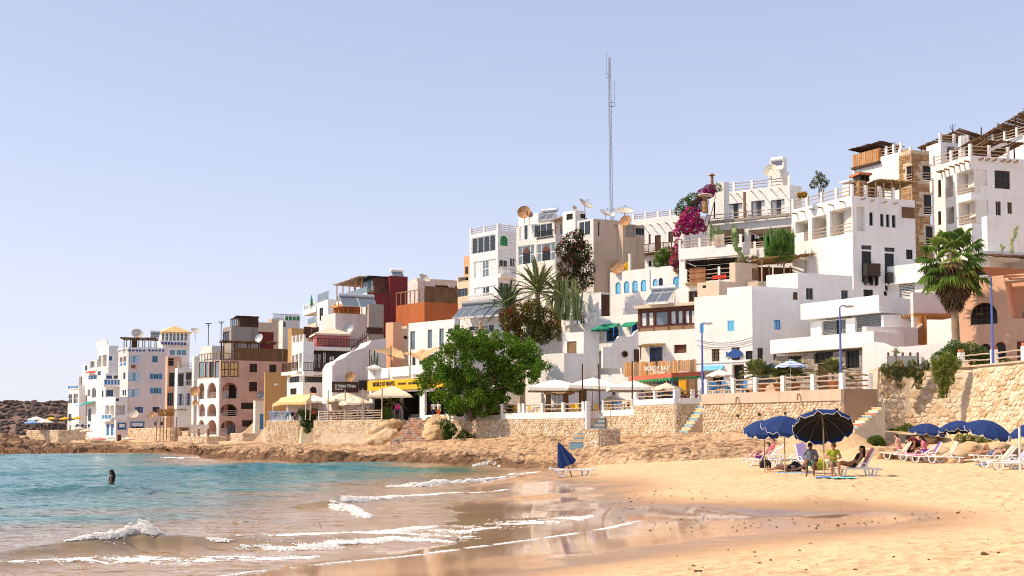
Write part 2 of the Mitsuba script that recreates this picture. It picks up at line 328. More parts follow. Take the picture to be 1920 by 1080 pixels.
def rock_col(p, n, uv):
 a = fbm(p.x * .5, p.y * .5, p.z * 1.0, 4); b = fbm(p.x * 3, p.y * 3, p.z * 5, 3); s = noise(p.x * .3 + p.y * .7, p.z * 3, 0.0)
 c = mix((0.41, 0.265, 0.15), (0.53, 0.38, 0.24), a); c = mix(c, (0.34, 0.19, 0.10), smoothstep(.5, .75, b) * .7)
 lim = .66 - .70 * smoothstep(-3, 5, p.x) + .5 * smoothstep(-45, -70, p.x); wet = 1 - smoothstep(lim, lim + .34, p.z + (a - .5) * 1.7 + (b - .5) * 1.0)
 c = mix(c, mix((0.04, 0.025, 0.017), (0.22, 0.12, 0.06), b), wet)
 ck = fbm((p.x * .5 - p.y * .87) * 1.1, (p.x * .87 + p.y * .5) * .25, p.z * 2.5, 4); c = mix(c, (.13, .075, .045), (1 - smoothstep(.0, .05, dr.abs(ck - .5))) * .9)
 return mix(c, (0.38, 0.22, 0.12), s * .25)
prt('rock', rock_col, .9, bump=lambda p, n, uv: fbm(p.x * 3.5, p.y * 3.5, p.z * 6, 4), bscale=.25, eps=.03)
struct('rock_shelf', (Vr, fr), 'mat_rock', smooth=38)
_kr = cKDTree(Vr[:, :2])
def rock_z(x, y): return float(max(Vr[_kr.query([x, y])[1], 2], terrain_z(x, y)))
# ---------------------------------------------------------------- sea
def at_z(px, py, z=0.0):
 d = ray(px, py); t = (z - EYE[2]) / d[2]; return EYE + d * t
def crest(px_list): return np.array([at_z(a, b)[:2] for a, b in px_list])
CRESTS = [  # line on the water, height, width towards the shore, width to sea
 (crest([(-120, 1068), (0, 1058), (130, 1046), (220, 1040), (290, 1034), (390, 1030), (520, 1024), (700, 1017), (860, 1017)]), [.05, .22, .30, .34, .36, .26, .16, .12, .05], .45, 1.6),
 (crest([(-60, 1075), (60, 1066), (200, 1052), (300, 1048)]), [.10, .12, .08, .03], .4, .8),
 (crest([(-100, 930), (60, 927), (150, 924), (200, 926), (290, 926)]), [.1, .22, .35, .33, .1], .9, 2.5),
 (crest([(330, 886), (420, 883), (500, 880), (640, 880), (760, 884), (900, 890)]), [.1, .3, .38, .3, .2, .05], 1.0, 3.0),
 (crest([(90, 982), (150, 976), (190, 976), (250, 980)]), [.02, .14, .13, .03], .6, 1.2),
 (crest([(240, 962), (340, 968), (380, 970)]), [.03, .08, .03], .6, 1.0),
 (crest([(440, 984), (480, 981), (520, 985), (600, 986)]), [.03, .12, .1, .04], .5, .9),
 (crest([(615, 955), (640, 948), (700, 944), (800, 936), (900, 931)]), [.18, .22, .12, .06, .03], .5, 1.2),
 (crest([(720, 906), (760, 905), (850, 902), (950, 895)]), [.12, .16, .16, .05], .7, 1.8),
 (crest([(430, 1026), (640, 1022), (840, 1020)]), [.02, .05, .02], .5, .7)]
def sea_z(X, Y, R):
 z = np.zeros_like(X)
 sh = X.shape; q = np.stack([X.ravel(), Y.ravel()], 1)
 for L, hs, wf, wb in CRESTS:
  s = np.concatenate([[0], np.cumsum(np.linalg.norm(np.diff(L, axis=0), axis=1))]); t = np.linspace(0, s[-1], 240)
  Lx = np.stack([np.interp(t, s, L[:, k]) for k in range(2)], 1); Lh = np.interp(t, s, hs)
  Lx = Lx + (meshkit.fbm(np.stack([Lx[:, 0] * .8, Lx[:, 1] * .8, t * 0], 1), 3, 3)[:, None] - .5) * np.array([[.0, .9]])
  near = np.abs(q[:, 1] - np.interp(q[:, 0], *(lambda o: (Lx[o, 0], Lx[o, 1]))(np.argsort(Lx[:, 0])))) < 9
  d, i = cKDTree(Lx).query(q[near])
  dy = q[near][:, 1] - Lx[i, 1]
  wdt = np.where(dy < 0, wf, wb)
  h = Lh[i] * np.exp(-(d / wdt) ** 2) * np.where((i == 0) | (i == 239), .3, 1)
  zz = z.ravel(); zz[near] += h; z = zz.reshape(sh)
 amp = np.clip(R / 60, .25, 1.0)
 z += amp * ((fb(X + .5 * Y, Y, .16, 3, 1) - .5) * .16 + (fb(X * .6, Y * 1.6, .55, 3, 6) - .5) * .13)
 z += ((fb(X * .8 + .3 * Y, Y * 1.7, 1.3, 3, 11) - .5) * .085 + (fb(X, Y * 1.4, 3.6, 2, 12) - .5) * .022) * np.clip(.35 + R / 70, 0, 1)
 z += np.clip((R - 25) / 40, 0, 1) * (np.clip(fb(X * .35, Y, .22, 3, 8) - .55, 0, 1) * .9)
 return z
sea_ths = np.concatenate([np.linspace(-np.pi, -view, 60)[:-1], np.linspace(-view, np.radians(8), 560)])
sea_rs = np.concatenate([np.geomspace(9, 60, 430), np.geomspace(60.5, 190, 160), np.geomspace(195, 5000, 24)])
Vs, fs = fan(sea_rs, sea_ths, sea_z, keep=lambda V: (zt(V[:, 0], V[:, 1]) < .12) & ((np.hypot(V[:, 0], V[:, 1]) < 170) | (V[:, 0] + .7 * V[:, 1] < 30)))
depth = np.maximum(0, Vs[:, 2] - zt(Vs[:, 0], Vs[:, 1]))
def sea_col(p, n, uv):
 d = uv.x * 10
 m = fbm(p.x * .12, p.y * .3, 0.0, 3)
 silt = mix((0.33, 0.225, 0.14), (0.20, 0.145, 0.08), smoothstep(.05, .55, d))
 mid = mix((0.075, 0.13, 0.115), (0.035, 0.15, 0.125), m)
 deep = mix((0.008, 0.095, 0.10), (0.012, 0.125, 0.118), m)
 c = mix(silt, mid, smoothstep(.35, .85, d + (m - .5) * .5))
 return mix(c, deep, smoothstep(.75, 1.4, d + (m - .5) * .4))
scene['mat_sea'] = {'type': 'twosided', 'bsdf': {'type': 'bumpmap', 'arbitrary': proc(lambda p, n, uv: fbm(p.x * 1.3, p.y * 3.2, 0.0, 4), .02), 'scale': .07,
 'bsdf': {'type': 'principled', 'base_color': proc(sea_col), 'roughness': .08, 'specular': .42}}}
struct('sea', (Vs, fs), 'mat_sea', smooth=True, uv=np.stack([depth / 10, depth * 0], 1))

# ---------------------------------------------------------------- building kit
def dirs(th):
 t = math.radians(th); return np.array([-math.sin(t), math.cos(t)]), np.array([math.cos(t), math.sin(t)])
BLOCKS, FOOT = [], []
class Block:
 """A rectangular house block: its nearest upright edge is seen at px = xc and stands D metres ahead; its sea face runs back to px = xl, its side face to px = xr."""
 def __init__(s, key, xc, D, xl, xr, yt, yb, th=35, thr=None, mat='white', par=.7, wl=None, wr=None, drop=2.5, roof=True, partop=None):
  s.key, s.mat, s.par, s.hasroof = key, mat, par, roof
  s.C = xz(xc, D); s.dL, _ = dirs(th); _, s.dR = dirs(th if thr is None else thr)
  nL = np.array([-s.dL[1], s.dL[0]]); nL = nL if nL @ s.dR < 0 else -nL
  nR = np.array([s.dR[1], -s.dR[0]]); nR = nR if nR @ s.dL < 0 else -nR
  s.L, s.R = Frame(s.C, s.dL, nL), Frame(s.C, s.dR, nR)
  s.wl = wl if wl is not None else abs(s.L.P(xl, HZ)[0])
  s.wr = wr if wr is not None else abs(s.R.P(xr, HZ)[0])
  s.z1, s.z0 = zat(yt, D), zat(yb, D) - drop
  s.cuts, s.adds = [], []
  if drop == 2.5: BLOCKS.append((s.C, s.z0 + 1.0)); FOOT.append((s.C, s.dL, s.wl, s.dR, s.wr, s.z0 + .8))
 def f(s, face): return s.L if face == 'L' else s.R
 def rect(s, face, r): return s.f(face).rect(*r)
 def cut_local(s, face, poly, depth):
  s.cuts.append(Manifold(mfm(s.f(face).prism(poly, -depth, .4))))
 def cut(s, face, r, depth=.18, arch=False):
  s.cut_local(face, shape_poly(s.rect(face, r), arch), depth)
 def window(s, face, r, frame='frame_white', glass='glass', nx=2, ny=1, depth=.16, arch=False, shut=None, sill=None, bar=.07, curtain=False, grille=None, name='window'):
  fr = s.f(face); q = s.rect(face, r); u0, u1, z0, z1 = q
  s.cut_local(face, shape_poly(q, arch), depth)
  outer = shape_poly(q, arch); inner = outer
  b = min(bar, (u1 - u0) * .12, (z1 - z0) * .14); inner = outer.buffer(-b, join_style=2)
  ms = [fr.prism(outer.difference(inner), -depth + .002, -depth + .075)]
  for i in range(1, nx):
   u = u0 + (u1 - u0) * i / nx; g = sbox(u - b * .4, z0 + b, u + b * .4, z1 - b).intersection(inner)
   if g.area > 0: ms.append(fr.prism(g, -depth + .01, -depth + .066))
  for j in range(1, ny):
   z = z0 + (z1 - z0) * j / ny; g = sbox(u0 + b, z - b * .4, u1 - b, z + b * .4).intersection(inner)
   if g.area > 0: ms.append(fr.prism(g, -depth + .012, -depth + .06))
  k = obj(s.key, name, cat(ms), 'mat_' + frame)
  obj(k, 'pane', fr.prism(inner, -depth + .004, -depth + .022), 'mat_' + glass)
  if curtain:
   for a, c in ((.04, .36), (.62, .96)):
    n = 9; us = np.linspace(u0 + (u1 - u0) * a, u0 + (u1 - u0) * c, n); top = z1 - b; bot = z0 + b + .02
    P = [(u, -depth + .03 + .015 * (i % 2)) for i, u in enumerate(us)]
    V = np.array([fr.at(u, o, z) for z in (bot, top) for u, o in P]); i = np.arange(n - 1)
    ff = np.vstack([np.stack([i, i + 1, i + n + 1], 1), np.stack([i, i + n + 1, i + n], 1)])
    obj(k, 'curtain', trimesh.Trimesh(V, ff, process=False), 'mat_curtain')
  if shut:
   w = (u1 - u0) * .5
   for sg in (-1, 1):
    a = u0 - w - .03 if sg < 0 else u1 + .03
    m = [fr.box(a, a + w, .003, .04, z0, z1)] + [fr.box(a + w * .12, a + w * .88, .04, .055, z0 + (z1 - z0) * t, z0 + (z1 - z0) * (t + .3)) for t in (.1, .58)]
    obj(k, 'shutter', cat(m), 'mat_' + shut)
  if sill: obj(k, 'sill', fr.box(u0 - .08, u1 + .08, .003, .12, z0 - .09, z0 - .004), 'mat_' + sill)
  if grille:
   n = max(3, int((u1 - u0) / .16)); m = [fr.box(u0 + (u1 - u0) * i / n - .012, u0 + (u1 - u0) * i / n + .012, -.05, -.026, z0, z1) for i in range(1, n)]
   m += [fr.box(u0, u1, -.056, -.05, z0 + (z1 - z0) * t - .015, z0 + (z1 - z0) * t + .015) for t in (.2, .5, .8)]
   obj(k, 'grille', cat(m), 'mat_' + grille)
  return k
 def door(s, face, r, mat='wood', depth=.16, arch=False, leaves=1, frame=None, glass=None):
  fr = s.f(face); q = s.rect(face, r); u0, u1, z0, z1 = q; outer = shape_poly(q, arch)
  s.cut_local(face, outer, depth); inner = outer.buffer(-.07, join_style=2)
  k = obj(s.key, 'door', fr.prism(inner, -depth + .004, -depth + .05), 'mat_' + mat)
  obj(k, 'frame', fr.prism(outer.difference(inner), -depth + .002, -depth + .09), 'mat_' + (frame or mat))
  for l in range(leaves):
   a, b = u0 + .07 + (u1 - u0 - .14) * l / leaves, u0 + .07 + (u1 - u0 - .14) * (l + 1) / leaves
   for t0, t1 in ((.06, .42), (.48, .9 if not arch else .72)):
    obj(k, 'panel', fr.box(a + .09, b - .09, -depth + .05, -depth + .066, z0 + (z1 - z0) * t0, z0 + (z1 - z0) * t1), 'mat_' + (glass or mat))
  return k
 def loggia(s, face, r, depth=1.5, arch=False, rail=None, inner=True, mat_door='glass_dark', h=.85, dfrac=(.2, .75), line='white_old'):
  q = s.rect(face, r); u0, u1, z0, z1 = q; fr = s.f(face)
  s.cut_local(face, shape_poly(q, arch), depth)
  if inner:
   a, b = u0 + (u1 - u0) * dfrac[0], u0 + (u1 - u0) * dfrac[1]; t = z0 + min((z1 - z0) * .86, 2.1)
   k = obj(s.key, 'balcony_door', fr.box(a, b, -depth + .003, -depth + .04, z0 + .02, t), 'mat_' + mat_door)
   m = [fr.box(a - .07, a, -depth + .003, -depth + .07, z0 + .02, t + .07), fr.box(b, b + .07, -depth + .003, -depth + .07, z0 + .02, t + .07), fr.box(a, b, -depth + .003, -depth + .07, t, t + .07), fr.box((a + b) / 2 - .03, (a + b) / 2 + .03, -depth + .04, -depth + .06, z0 + .02, t)]
   obj(k, 'frame', cat(m), 'mat_wood_dark')
  t_ = z1 - (.002 if not arch else (u1 - u0) * .5); e = depth - .3; m = [fr.box(u0 + .002, u1 - .002, -depth + .001, -depth + .0028, z0 + .002, t_), fr.box(u0 + .002, u0 + .005, -depth + .003, -.3, z0 + .002, t_), fr.box(u1 - .005, u1 - .002, -depth + .003, -.3, z0 + .002, t_)]
  if not arch: m.append(fr.box(u0 + .006, u1 - .006, -depth + .003, -.3, z1 - .005, z1 - .002))
  obj(s.key, 'recess_lining', cat(m), 'mat_' + line)
  if rail: s.rail(face, u0, u1, z0, rail, h=h, o=-.10)
  return q
 def rail(s, face, u0, u1, z0, kind='log', h=.9, o=-.08, posts=0, mat=None, pw=.22): rail(s.key, s.f(face), u0, u1, z0, kind, h, o, posts, mat, pw)
 def rail_px(s, face, x0, y0, x1, kind='log', h=.9, o=-.08, posts=0, mat=None, pw=.22):
  u0, u1, z, _ = s.rect(face, (x0, y0 - .01, x1, y0)); s.rail(face, u0, u1, z, kind, h, o, posts, mat, pw)
 def slab(s, face, r, out, mat=None, name='balcony', inset=.002):
  u0, u1, z0, z1 = s.rect(face, r); return obj(s.key, name, s.f(face).box(u0, u1, inset, out, z0, z1), 'mat_' + (mat or s.mat))
 def vigas(s, face, pts_, length=.55, r=.065):
  fr = s.f(face)
  for x, y in pts_:
   u, z = fr.P(x, y); obj(s.key, 'roof_beam', tube([fr.at(u, -.1, z), fr.at(u, length, z)], r, 7), 'mat_wood')
 def parapet_rail(s, face, n, kind='log', h=.75, t0=0., t1=1., mat=None, pw=.24):
  w = s.wl if face == 'L' else s.wr
  rail(s.key, s.f(face), w * t0 + .1, w * t1 - .1, s.z1 + .002, kind, h, -.14, n, mat, pw)
 def finish(s):
  c = s.C; a, b = s.dL * s.wl, s.dR * s.wr
  plan = [c, c + b, c + a + b, c + a]
  body = Manifold.extrude(CrossSection([[tuple(p) for p in plan]]), s.z1 - s.z0).translate([0, 0, s.z0])
  if s.par > 0:
   i = CrossSection([[tuple(p) for p in plan]]).offset(-.22)
   if i.area() > .5: body = body - Manifold.extrude(i, s.par + 1).translate([0, 0, s.z1 - s.par])
  for x in s.cuts: body = body - x
  obj(s.key, 'wall', mf(body), 'mat_' + s.mat)
  if s.par > 0 and s.hasroof:
   i = CrossSection([[tuple(p) for p in plan]]).offset(-.23)
   if i.area() > .5: obj(s.key, 'roof', mf(Manifold.extrude(i, .06).translate([0, 0, s.z1 - s.par + .003])), 'mat_roof')
def mfm(m):
 """A trimesh as a manifold3d mesh."""
 from manifold3d import Mesh
 if m.volume < 0: m = trimesh.Trimesh(m.vertices, m.faces[:, ::-1], process=False)
 m = trimesh.Trimesh(m.vertices, m.faces, process=True)
 return Mesh(np.asarray(m.vertices, np.float32), np.asarray(m.faces, np.uint32))
def wob(p, q, n, a, seed):
 p, q = np.asarray(p), np.asarray(q); r_ = np.random.default_rng(seed); t = np.linspace(0, 1, n)[:, None]
 P = p + (q - p) * t; P[1:-1] += r_.normal(0, a, (n - 2, 3)) * [.3, .3, 1]; return P
_rs = [0]
def rail(key, fr, u0, u1, z0, kind='log', h=.9, o=-.08, posts=0, mat=None, pw=.22):
 _rs[0] += 1; L = u1 - u0
 us = np.linspace(u0, u1, posts + 1) if posts else np.array([u0, u1])
 if posts:
  for u in us:
   pm = 'mat_wood_dark' if kind in ('picket', 'iron') else 'mat_white' if kind != 'pole' else 'mat_log'
   w = pw if kind not in ('picket', 'iron', 'pole') else .09
   obj(key, 'post', fr.box(u - w / 2, u + w / 2, o - w / 2, o + w / 2, z0, z0 + h + .06), pm)
 g = pw / 2 + .005 if posts and kind not in ('picket', 'iron', 'pole') else .05 if posts else 0
 for a, b in zip(us[:-1], us[1:]):
  a, b = a + g, b - g
  if kind in ('log', 'pole'):
   for k in range(3):
    z = z0 + h * (.22 + .33 * k)
    obj(key, 'rail', tube(wob(fr.at(a, o, z), fr.at(b, o, z), 5, .018, _rs[0] * 7 + k), .05, 6), 'mat_' + (mat or 'log'))
  elif kind in ('picket', 'iron', 'white'):
   m_ = 'mat_' + (mat or {'picket': 'wood_dark', 'iron': 'frame_black', 'white': 'frame_white'}[kind])
   n = max(2, int((b - a) / (.17 if kind != 'iron' else .14))); w = .03 if kind == 'picket' else .014 if kind == 'iron' else .02
   ms = [fr.box(a + (b - a) * i / n - w, a + (b - a) * i / n + w, o - .02, o + .02, z0 + .08, z0 + h - .05) for i in range(1, n)]
   obj(key, 'baluster', cat(ms), m_, kind='stuff')
   for z in (z0 + .04, z0 + h - .05): obj(key, 'rail', fr.box(a, b, o - .035, o + .035, z, z + .07), m_)
  elif kind == 'baluster':
   n = max(2, int((b - a) / .26)); prof = [(0, 0), (.05, 0), (.08, .18), (.04, .4), (.07, .55), (.05, .62), (0, .62)]
   ms = []
   for i in range(n):
    c = fr.at(a + (b - a) * (i + .5) / n, o, z0 + .1); ms.append(lathe([(r, z * (h - .22) / .62) for r, z in prof], 6, c))
   obj(key, 'baluster', cat(ms), 'mat_' + (mat or 'white'), kind='stuff')
   obj(key, 'rail', fr.box(a, b, o - .09, o + .09, z0 + h - .12, z0 + h), 'mat_white')
   obj(key, 'rail', fr.box(a, b, o - .09, o + .09, z0, z0 + .1), 'mat_white')
  elif kind == 'lattice':   # blue panels between white piers
   n = max(1, round((b - a) / 1.1))
   for i in range(n):
    obj(key, 'panel', fr.box(a + (b - a) * (i + .12) / n, a + (b - a) * (i + .88) / n, o - .03, o + .03, z0 + .2, z0 + h - .12), 'mat_' + (mat or 'blue'))
   for i in range(n + 1): obj(key, 'pier', fr.box(a + (b - a) * i / n - .08, a + (b - a) * i / n + .08, o - .07, o + .07, z0 + .12, z0 + h - .1), 'mat_white')
   obj(key, 'rail', fr.box(a, b, o - .08, o + .08, z0 + h - .1, z0 + h), 'mat_white'); obj(key, 'rail', fr.box(a, b, o - .08, o + .08, z0, z0 + .12), 'mat_white')
  elif kind == 'slot':
   n = max(2, round((b - a) / .55)); e = (b - a) / n
   obj(key, 'rail', fr.box(a, b, o - .1, o + .1, z0 + h - .2, z0 + h), 'mat_white')
   for i in range(n + 1): obj(key, 'pier', fr.box(a + e * i - .07, a + e * i + .07, o - .09, o + .09, z0, z0 + h - .2), 'mat_white')
   obj(key, 'panel', fr.box(a, b, o - .02, o + .02, z0, z0 + h - .2), 'mat_' + (mat or 'deep_blue'))
  elif kind == 'glass':
   obj(key, 'pane', fr.box(a, b, o - .01, o + .01, z0 + .05, z0 + h), 'mat_glass_sky')
  elif kind == 'fence':     # close reed or board fence
   n = max(2, int((b - a) / .9)); e = (b - a) / n
   for i in range(n): obj(key, 'fence_panel', fr.box(a + e * i + .01, a + e * (i + 1) - .01, o - .03, o + .03 + .01 * (i % 2), z0, z0 + h - .04 * (i % 3)), 'mat_' + (mat or 'reed_dark'))
  elif kind == 'frame':
   n = max(2, int((b - a) / .9)); e = (b - a) / n
   for i in range(n + 1): obj(key, 'post', fr.box(a + e * i - .05, a + e * i + .05, o - .05, o + .05, z0, z0 + h - .1), 'mat_' + (mat or 'log'))
   obj(key, 'rail', fr.box(a - .05, b + .05, o - .06, o + .06, z0 + h - .1, z0 + h), 'mat_' + (mat or 'log'))
def slat_roof(key, fr, u0, u1, o0, o1, z, tilt=0., mat='reed', th=.10, name='reed_roof', seed=0, ragged=.25, zfun=None):
 """A roof of loose reeds: many thin canes laid side by side with ragged ends, over two beams."""
 r_ = np.random.default_rng(seed); n = int((u1 - u0) / .055); ms = []
 for i in range(n):
  u = u0 + (u1 - u0) * (i + .5) / n + r_.normal(0, .02)
  za = z + (zfun(u) if zfun else 0) + r_.normal(0, .012) + .03 * (i % 2)
  a, b = fr.at(u, o0 - r_.uniform(0, ragged), za), fr.at(u + r_.normal(0, .1), o1 + r_.uniform(0, ragged), za + tilt + r_.normal(0, .03))
  ms.append(tube([a, b], r_.uniform(.03, .06), 4))
 for k in range(max(1, n // 6)):
  u = r_.uniform(u0, u1); a = r_.uniform(o0, o1); za = z + (zfun(u) if zfun else 0) + .05 + tilt * (a - o0) / (o1 - o0)
  ms.append(tube([fr.at(u - .5, a, za), fr.at(u + .5, a + r_.normal(0, .3), za + r_.normal(0, .1))], .03, 4))
 return obj(key, name, cat(ms), 'mat_' + mat, kind='stuff')
def posts(key, fr, us, os_, z0, z1, mat='wood', r=.07, name='post'):
 for u in us:
  for o in os_: obj(key, name, tube([fr.at(u, o, z0), fr.at(u, o, z1)], r, 7), 'mat_' + mat)
def house(name, label, cat_='house', group=None): return thing(name, label, cat_, group)
def free_frame(px, D, th, face='L'):
 """An upright plane through the point seen at px, D metres ahead, turned as the sea faces ('L') or the side faces ('R') of houses are."""
 b = Block('x', px, D, 0, 0, 700, 800, th=th, wl=1, wr=1); return b.f(face)
def dish(px, py, D, rad, label, mat='dish_cream', az=-60, el=35, base=1.0):
 k = thing('satellite_dish', label, 'satellite dish', None)
 c = pt(px, py, D); a, e = math.radians(az), math.radians(el)
 d = np.array([math.sin(a) * math.cos(e), -math.cos(a) * math.cos(e), math.sin(e)])
 n = 20; prof = [(r, .28 * r * r / rad) for r in np.linspace(0.001, rad, 7)] + [(rad, .28 * rad + .02)] + [(r, .28 * r * r / rad - .02) for r in np.linspace(rad, .001, 5)]
 m = lathe(prof, n); R = trimesh.geometry.align_vectors([0, 0, 1], d); R[:3, 3] = c; m.apply_transform(R)
 obj(k, 'reflector', m, 'mat_' + mat, smooth=40)
 f = c + d * rad * .8; rim = [c + R[:3, :3] @ np.array([rad * math.cos(t), rad * math.sin(t), .28 * rad]) for t in (0.5, 2.6, 4.7)]
 obj(k, 'feed_arm', cat([tube([q_, f], .018, 5) for q_ in rim]), 'mat_metal'); obj(k, 'receiver', tube([f - d * .12, f + d * .06], .05, 7), 'mat_frame_grey')
 obj(k, 'mast', cat([tube([c - d * .05, c + [0, 0, -rad * .4], c + [0, 0, -base - rad * .5]], .045, 6)]), 'mat_metal')
 return k
def solar(px, py, D, th, label, w=2.2, h=2.0, face='L', n=2, tilt=40, tank_mat='galv'):
 """A thermosiphon water heater: collectors on a sloping frame with the tank along their upper edge. (px, py) is its lower near corner."""
 k = thing('solar_water_heater', label, 'solar water heater'); fr = free_frame(px, D, th, face); z = zat(py, D); t = math.radians(tilt)
 cl, sl = h * math.cos(t), h * math.sin(t)
 for i in range(n):
  a, b = w * i / n + .03, w * (i + 1) / n - .03
  c = [fr.at(a, 0, z), fr.at(b, 0, z), fr.at(b, -cl, z + sl), fr.at(a, -cl, z + sl)]; up = np.array([0, 0, .08])
  obj(k, 'collector_frame', hexa([*c, *[p + up for p in c]]), 'mat_galv')
  g = [fr.at(a + .05, -.05, z + .084 + .04), fr.at(b - .05, -.05, z + .124), fr.at(b - .05, -cl + .05, z + sl + .048), fr.at(a + .05, -cl + .05, z + sl + .048)]
  obj(k, 'collector', hexa([*g, *[p + up * .2 for p in g]]), 'mat_panel')
 A, B = fr.at(-.05, -cl - .1, z + sl + .28), fr.at(w + .05, -cl - .1, z + sl + .28)
 obj(k, 'tank', tube([A, A + (B - A) * .02, A + (B - A) * .98, B], [.24, .28, .28, .24], 14), 'mat_' + tank_mat, smooth=40)
 obj(k, 'stand', cat([tube([fr.at(u, -cl, z + sl), fr.at(u, -cl - .15, z - .1)], .025, 5) for u in (.15, w - .15)] + [tube([fr.at(u, -cl - .15, z + .05), fr.at(u, -.1, z)], .025, 5) for u in (.15, w - .15)]), 'mat_metal')
 return k
def lamp(px, ytop, ybot, D, arm, label, mat='pole_blue', z0=None):
 k = thing('street_lamp', label, 'street lamp'); a = pt(px, ytop, D); b = pt(px, ybot, D); b[0] = a[0]
 if z0 is not None: b[2] = z0
 obj(k, 'pole', tube([b, b * .5 + a * .5, a], [.085, .07, .05], 8), 'mat_' + mat, smooth=40)
 e = a + np.array([arm, 0, .05])
 obj(k, 'arm', tube([a, a + [arm * .35, 0, .12], e], [.045, .04, .035], 6), 'mat_' + mat)
 h = lathe([(0, .10), (.13, .06), (.17, 0), (.13, -.06), (0, -.09)], 10); h.apply_scale([2.0, 1, 1]); h.apply_translation(e)
 obj(k, 'lantern', h, 'mat_galv', smooth=40)
 return k

# ---------------------------------------------------------------- houses, from the far left
def ppoly(fr, pl): return Polygon([fr.P(x, y) for x, y in pl])
# small shops and houses at the far end
k = house('white_house', 'narrow white house with a blue roof edge, farthest left in the town')
b = Block(k, 147, 206, 126, 160, 722, 796, th=50, thr=14)
b.window('L', (127.5, 739, 135.5, 757), glass='glass', nx=2, ny=2); b.window('L', (137.5, 738, 145.5, 757), nx=3, ny=2); b.window('L', (128, 776, 134, 790), 'wood', nx=1)
rail(k, b.L, .1, b.wl, b.z1 - .75, 'lattice', .8, .05); b.finish()
k = house('concrete_house', 'bare grey concrete house standing behind the narrow white house')
b = Block(k, 150, 214, 146, 163, 706, 760, th=50, thr=14, mat='concrete'); b.window('R', (153, 738, 158, 746), 'wood', nx=1); b.window('R', (153, 722, 157, 729), 'wood', nx=1); b.finish()
k = house('white_house', 'stepped white house with red awning strip and blue balcony panels, second from the left')
b = Block(k, 184, 196, 162, 200, 712, 800, th=46, thr=14)
b.rail('L', .2, b.wl - .2, b.z1, 'lattice', 1.0); b.window('L', (164, 730, 169.5, 743), nx=2); b.window('L', (172, 726, 180, 746), arch=True); b.window('L', (165, 766, 171, 790), 'blue', nx=1); b.finish()
b2 = Block(k, 181, 200, 163, 196, 693, 716, th=46, thr=14); b2.loggia('L', (164, 696, 179, 708), rail=None, mat_door='glass'); b2.finish()
b3 = Block(k, 165, 205, 152, 178, 683, 716, th=46, thr=14); b3.window('L', (159, 685, 164, 695), 'blue', nx=1); b3.finish()
b4 = Block(k, 179, 203, 166, 190, 674, 700, th=46, thr=14, mat='white_old'); b4.window('L', (168, 677, 177, 690), nx=3); b4.finish()
obj(k, 'awning', hexa([b.L.at(.3, .02, b.z1 + 1.7), b.L.at(b.wl - .3, .02, b.z1 + 1.7), b.L.at(b.wl - .3, .9, b.z1 + 1.3), b.L.at(.3, .9, b.z1 + 1.3), b.L.at(.3, .02, b.z1 + 1.76), b.L.at(b.wl - .3, .02, b.z1 + 1.76), b.L.at(b.wl - .3, .9, b.z1 + 1.36), b.L.at(.3, .9, b.z1 + 1.36)]), 'mat_red')
for nm, col, a, c, y in (('teal', 'canvas_blue', 151, 163, 766), ('green', 'teal', 163, 179, 763)):
 u0, u1, z, _ = b.rect('L', (a, y, c, y - 1))
 single('awning', hexa([b.L.at(u0, .02, z + .9), b.L.at(u1, .02, z + .9), b.L.at(u1, 1.4, z + .3), b.L.at(u0, 1.4, z + .3), b.L.at(u0, .02, z + .96), b.L.at(u1, .02, z + .96), b.L.at(u1, 1.4, z + .36), b.L.at(u0, 1.4, z + .36)]), 'mat_' + col, f'{nm} sloping shop awning above the far left terrace', 'awning')
# white house with blue balustrades beside the tall lavender one
k = house('white_house', 'white house with stacked balconies and blue balustrades, left of the tall pale house')
b = Block(k, 201, 186, 180, 219, 648, 830, th=44, thr=14)
b.loggia('L', (182, 667, 190, 688), mat_door='glass'); b.loggia('L', (192, 665, 200, 687), mat_door='glass'); b.rail_px('L', 181, 648, 200, 'lattice', .9, mat='frame_white')
b.window('L', (183, 696, 189, 704), 'blue', nx=2); b.window('R', (204, 668, 210, 676), 'blue', nx=2); b.finish()
b = Block(k, 196, 182, 189, 230, 700, 830, th=44, thr=14)
b.window('R', (199, 704, 210, 716), 'blue', nx=2); b.window('R', (213, 704, 225, 716), 'wood', nx=3); b.window('R', (199, 731, 212, 743), 'blue', nx=3); b.window('L', (190, 732, 194, 745), 'blue', nx=1)
q = b.rect('R', (196, 718, 227, 724)); b.slab('R', (196, 722, 228, 726), 1.3); rail(k, b.R, q[0] + .1, q[1], q[2] + .2, 'slot', 1.0, 1.2, mat='blue')
b.rail('R', .1, b.wr - .1, b.z1, 'white', .9); b.finish()
b = Block(k, 215, 177, 196, 238, 744, 830, th=44, thr=14, par=.5)
b.loggia('L', (197, 760, 205, 779), 2.2, mat_door='frame_white'); b.loggia('L', (206, 760, 214, 779), 2.2, mat_door='deep_blue'); b.loggia('R', (217, 760, 234, 778), 2.4, mat_door='deep_blue', dfrac=(.55, .8))
b.window('R', (217, 747, 223, 752), 'frame_black', nx=4); b.rail_px('L', 197, 759, 214, 'lattice', .85)
b.door('L', (199.5, 794, 205, 817), 'blue'); b.door('L', (208, 795, 213, 817), 'blue', leaves=1); rail(k, b.L, .2, b.wl, zat(787, 178), 'lattice', .9, .5); b.slab('L', (196, 787, 215, 790), .8); b.finish()
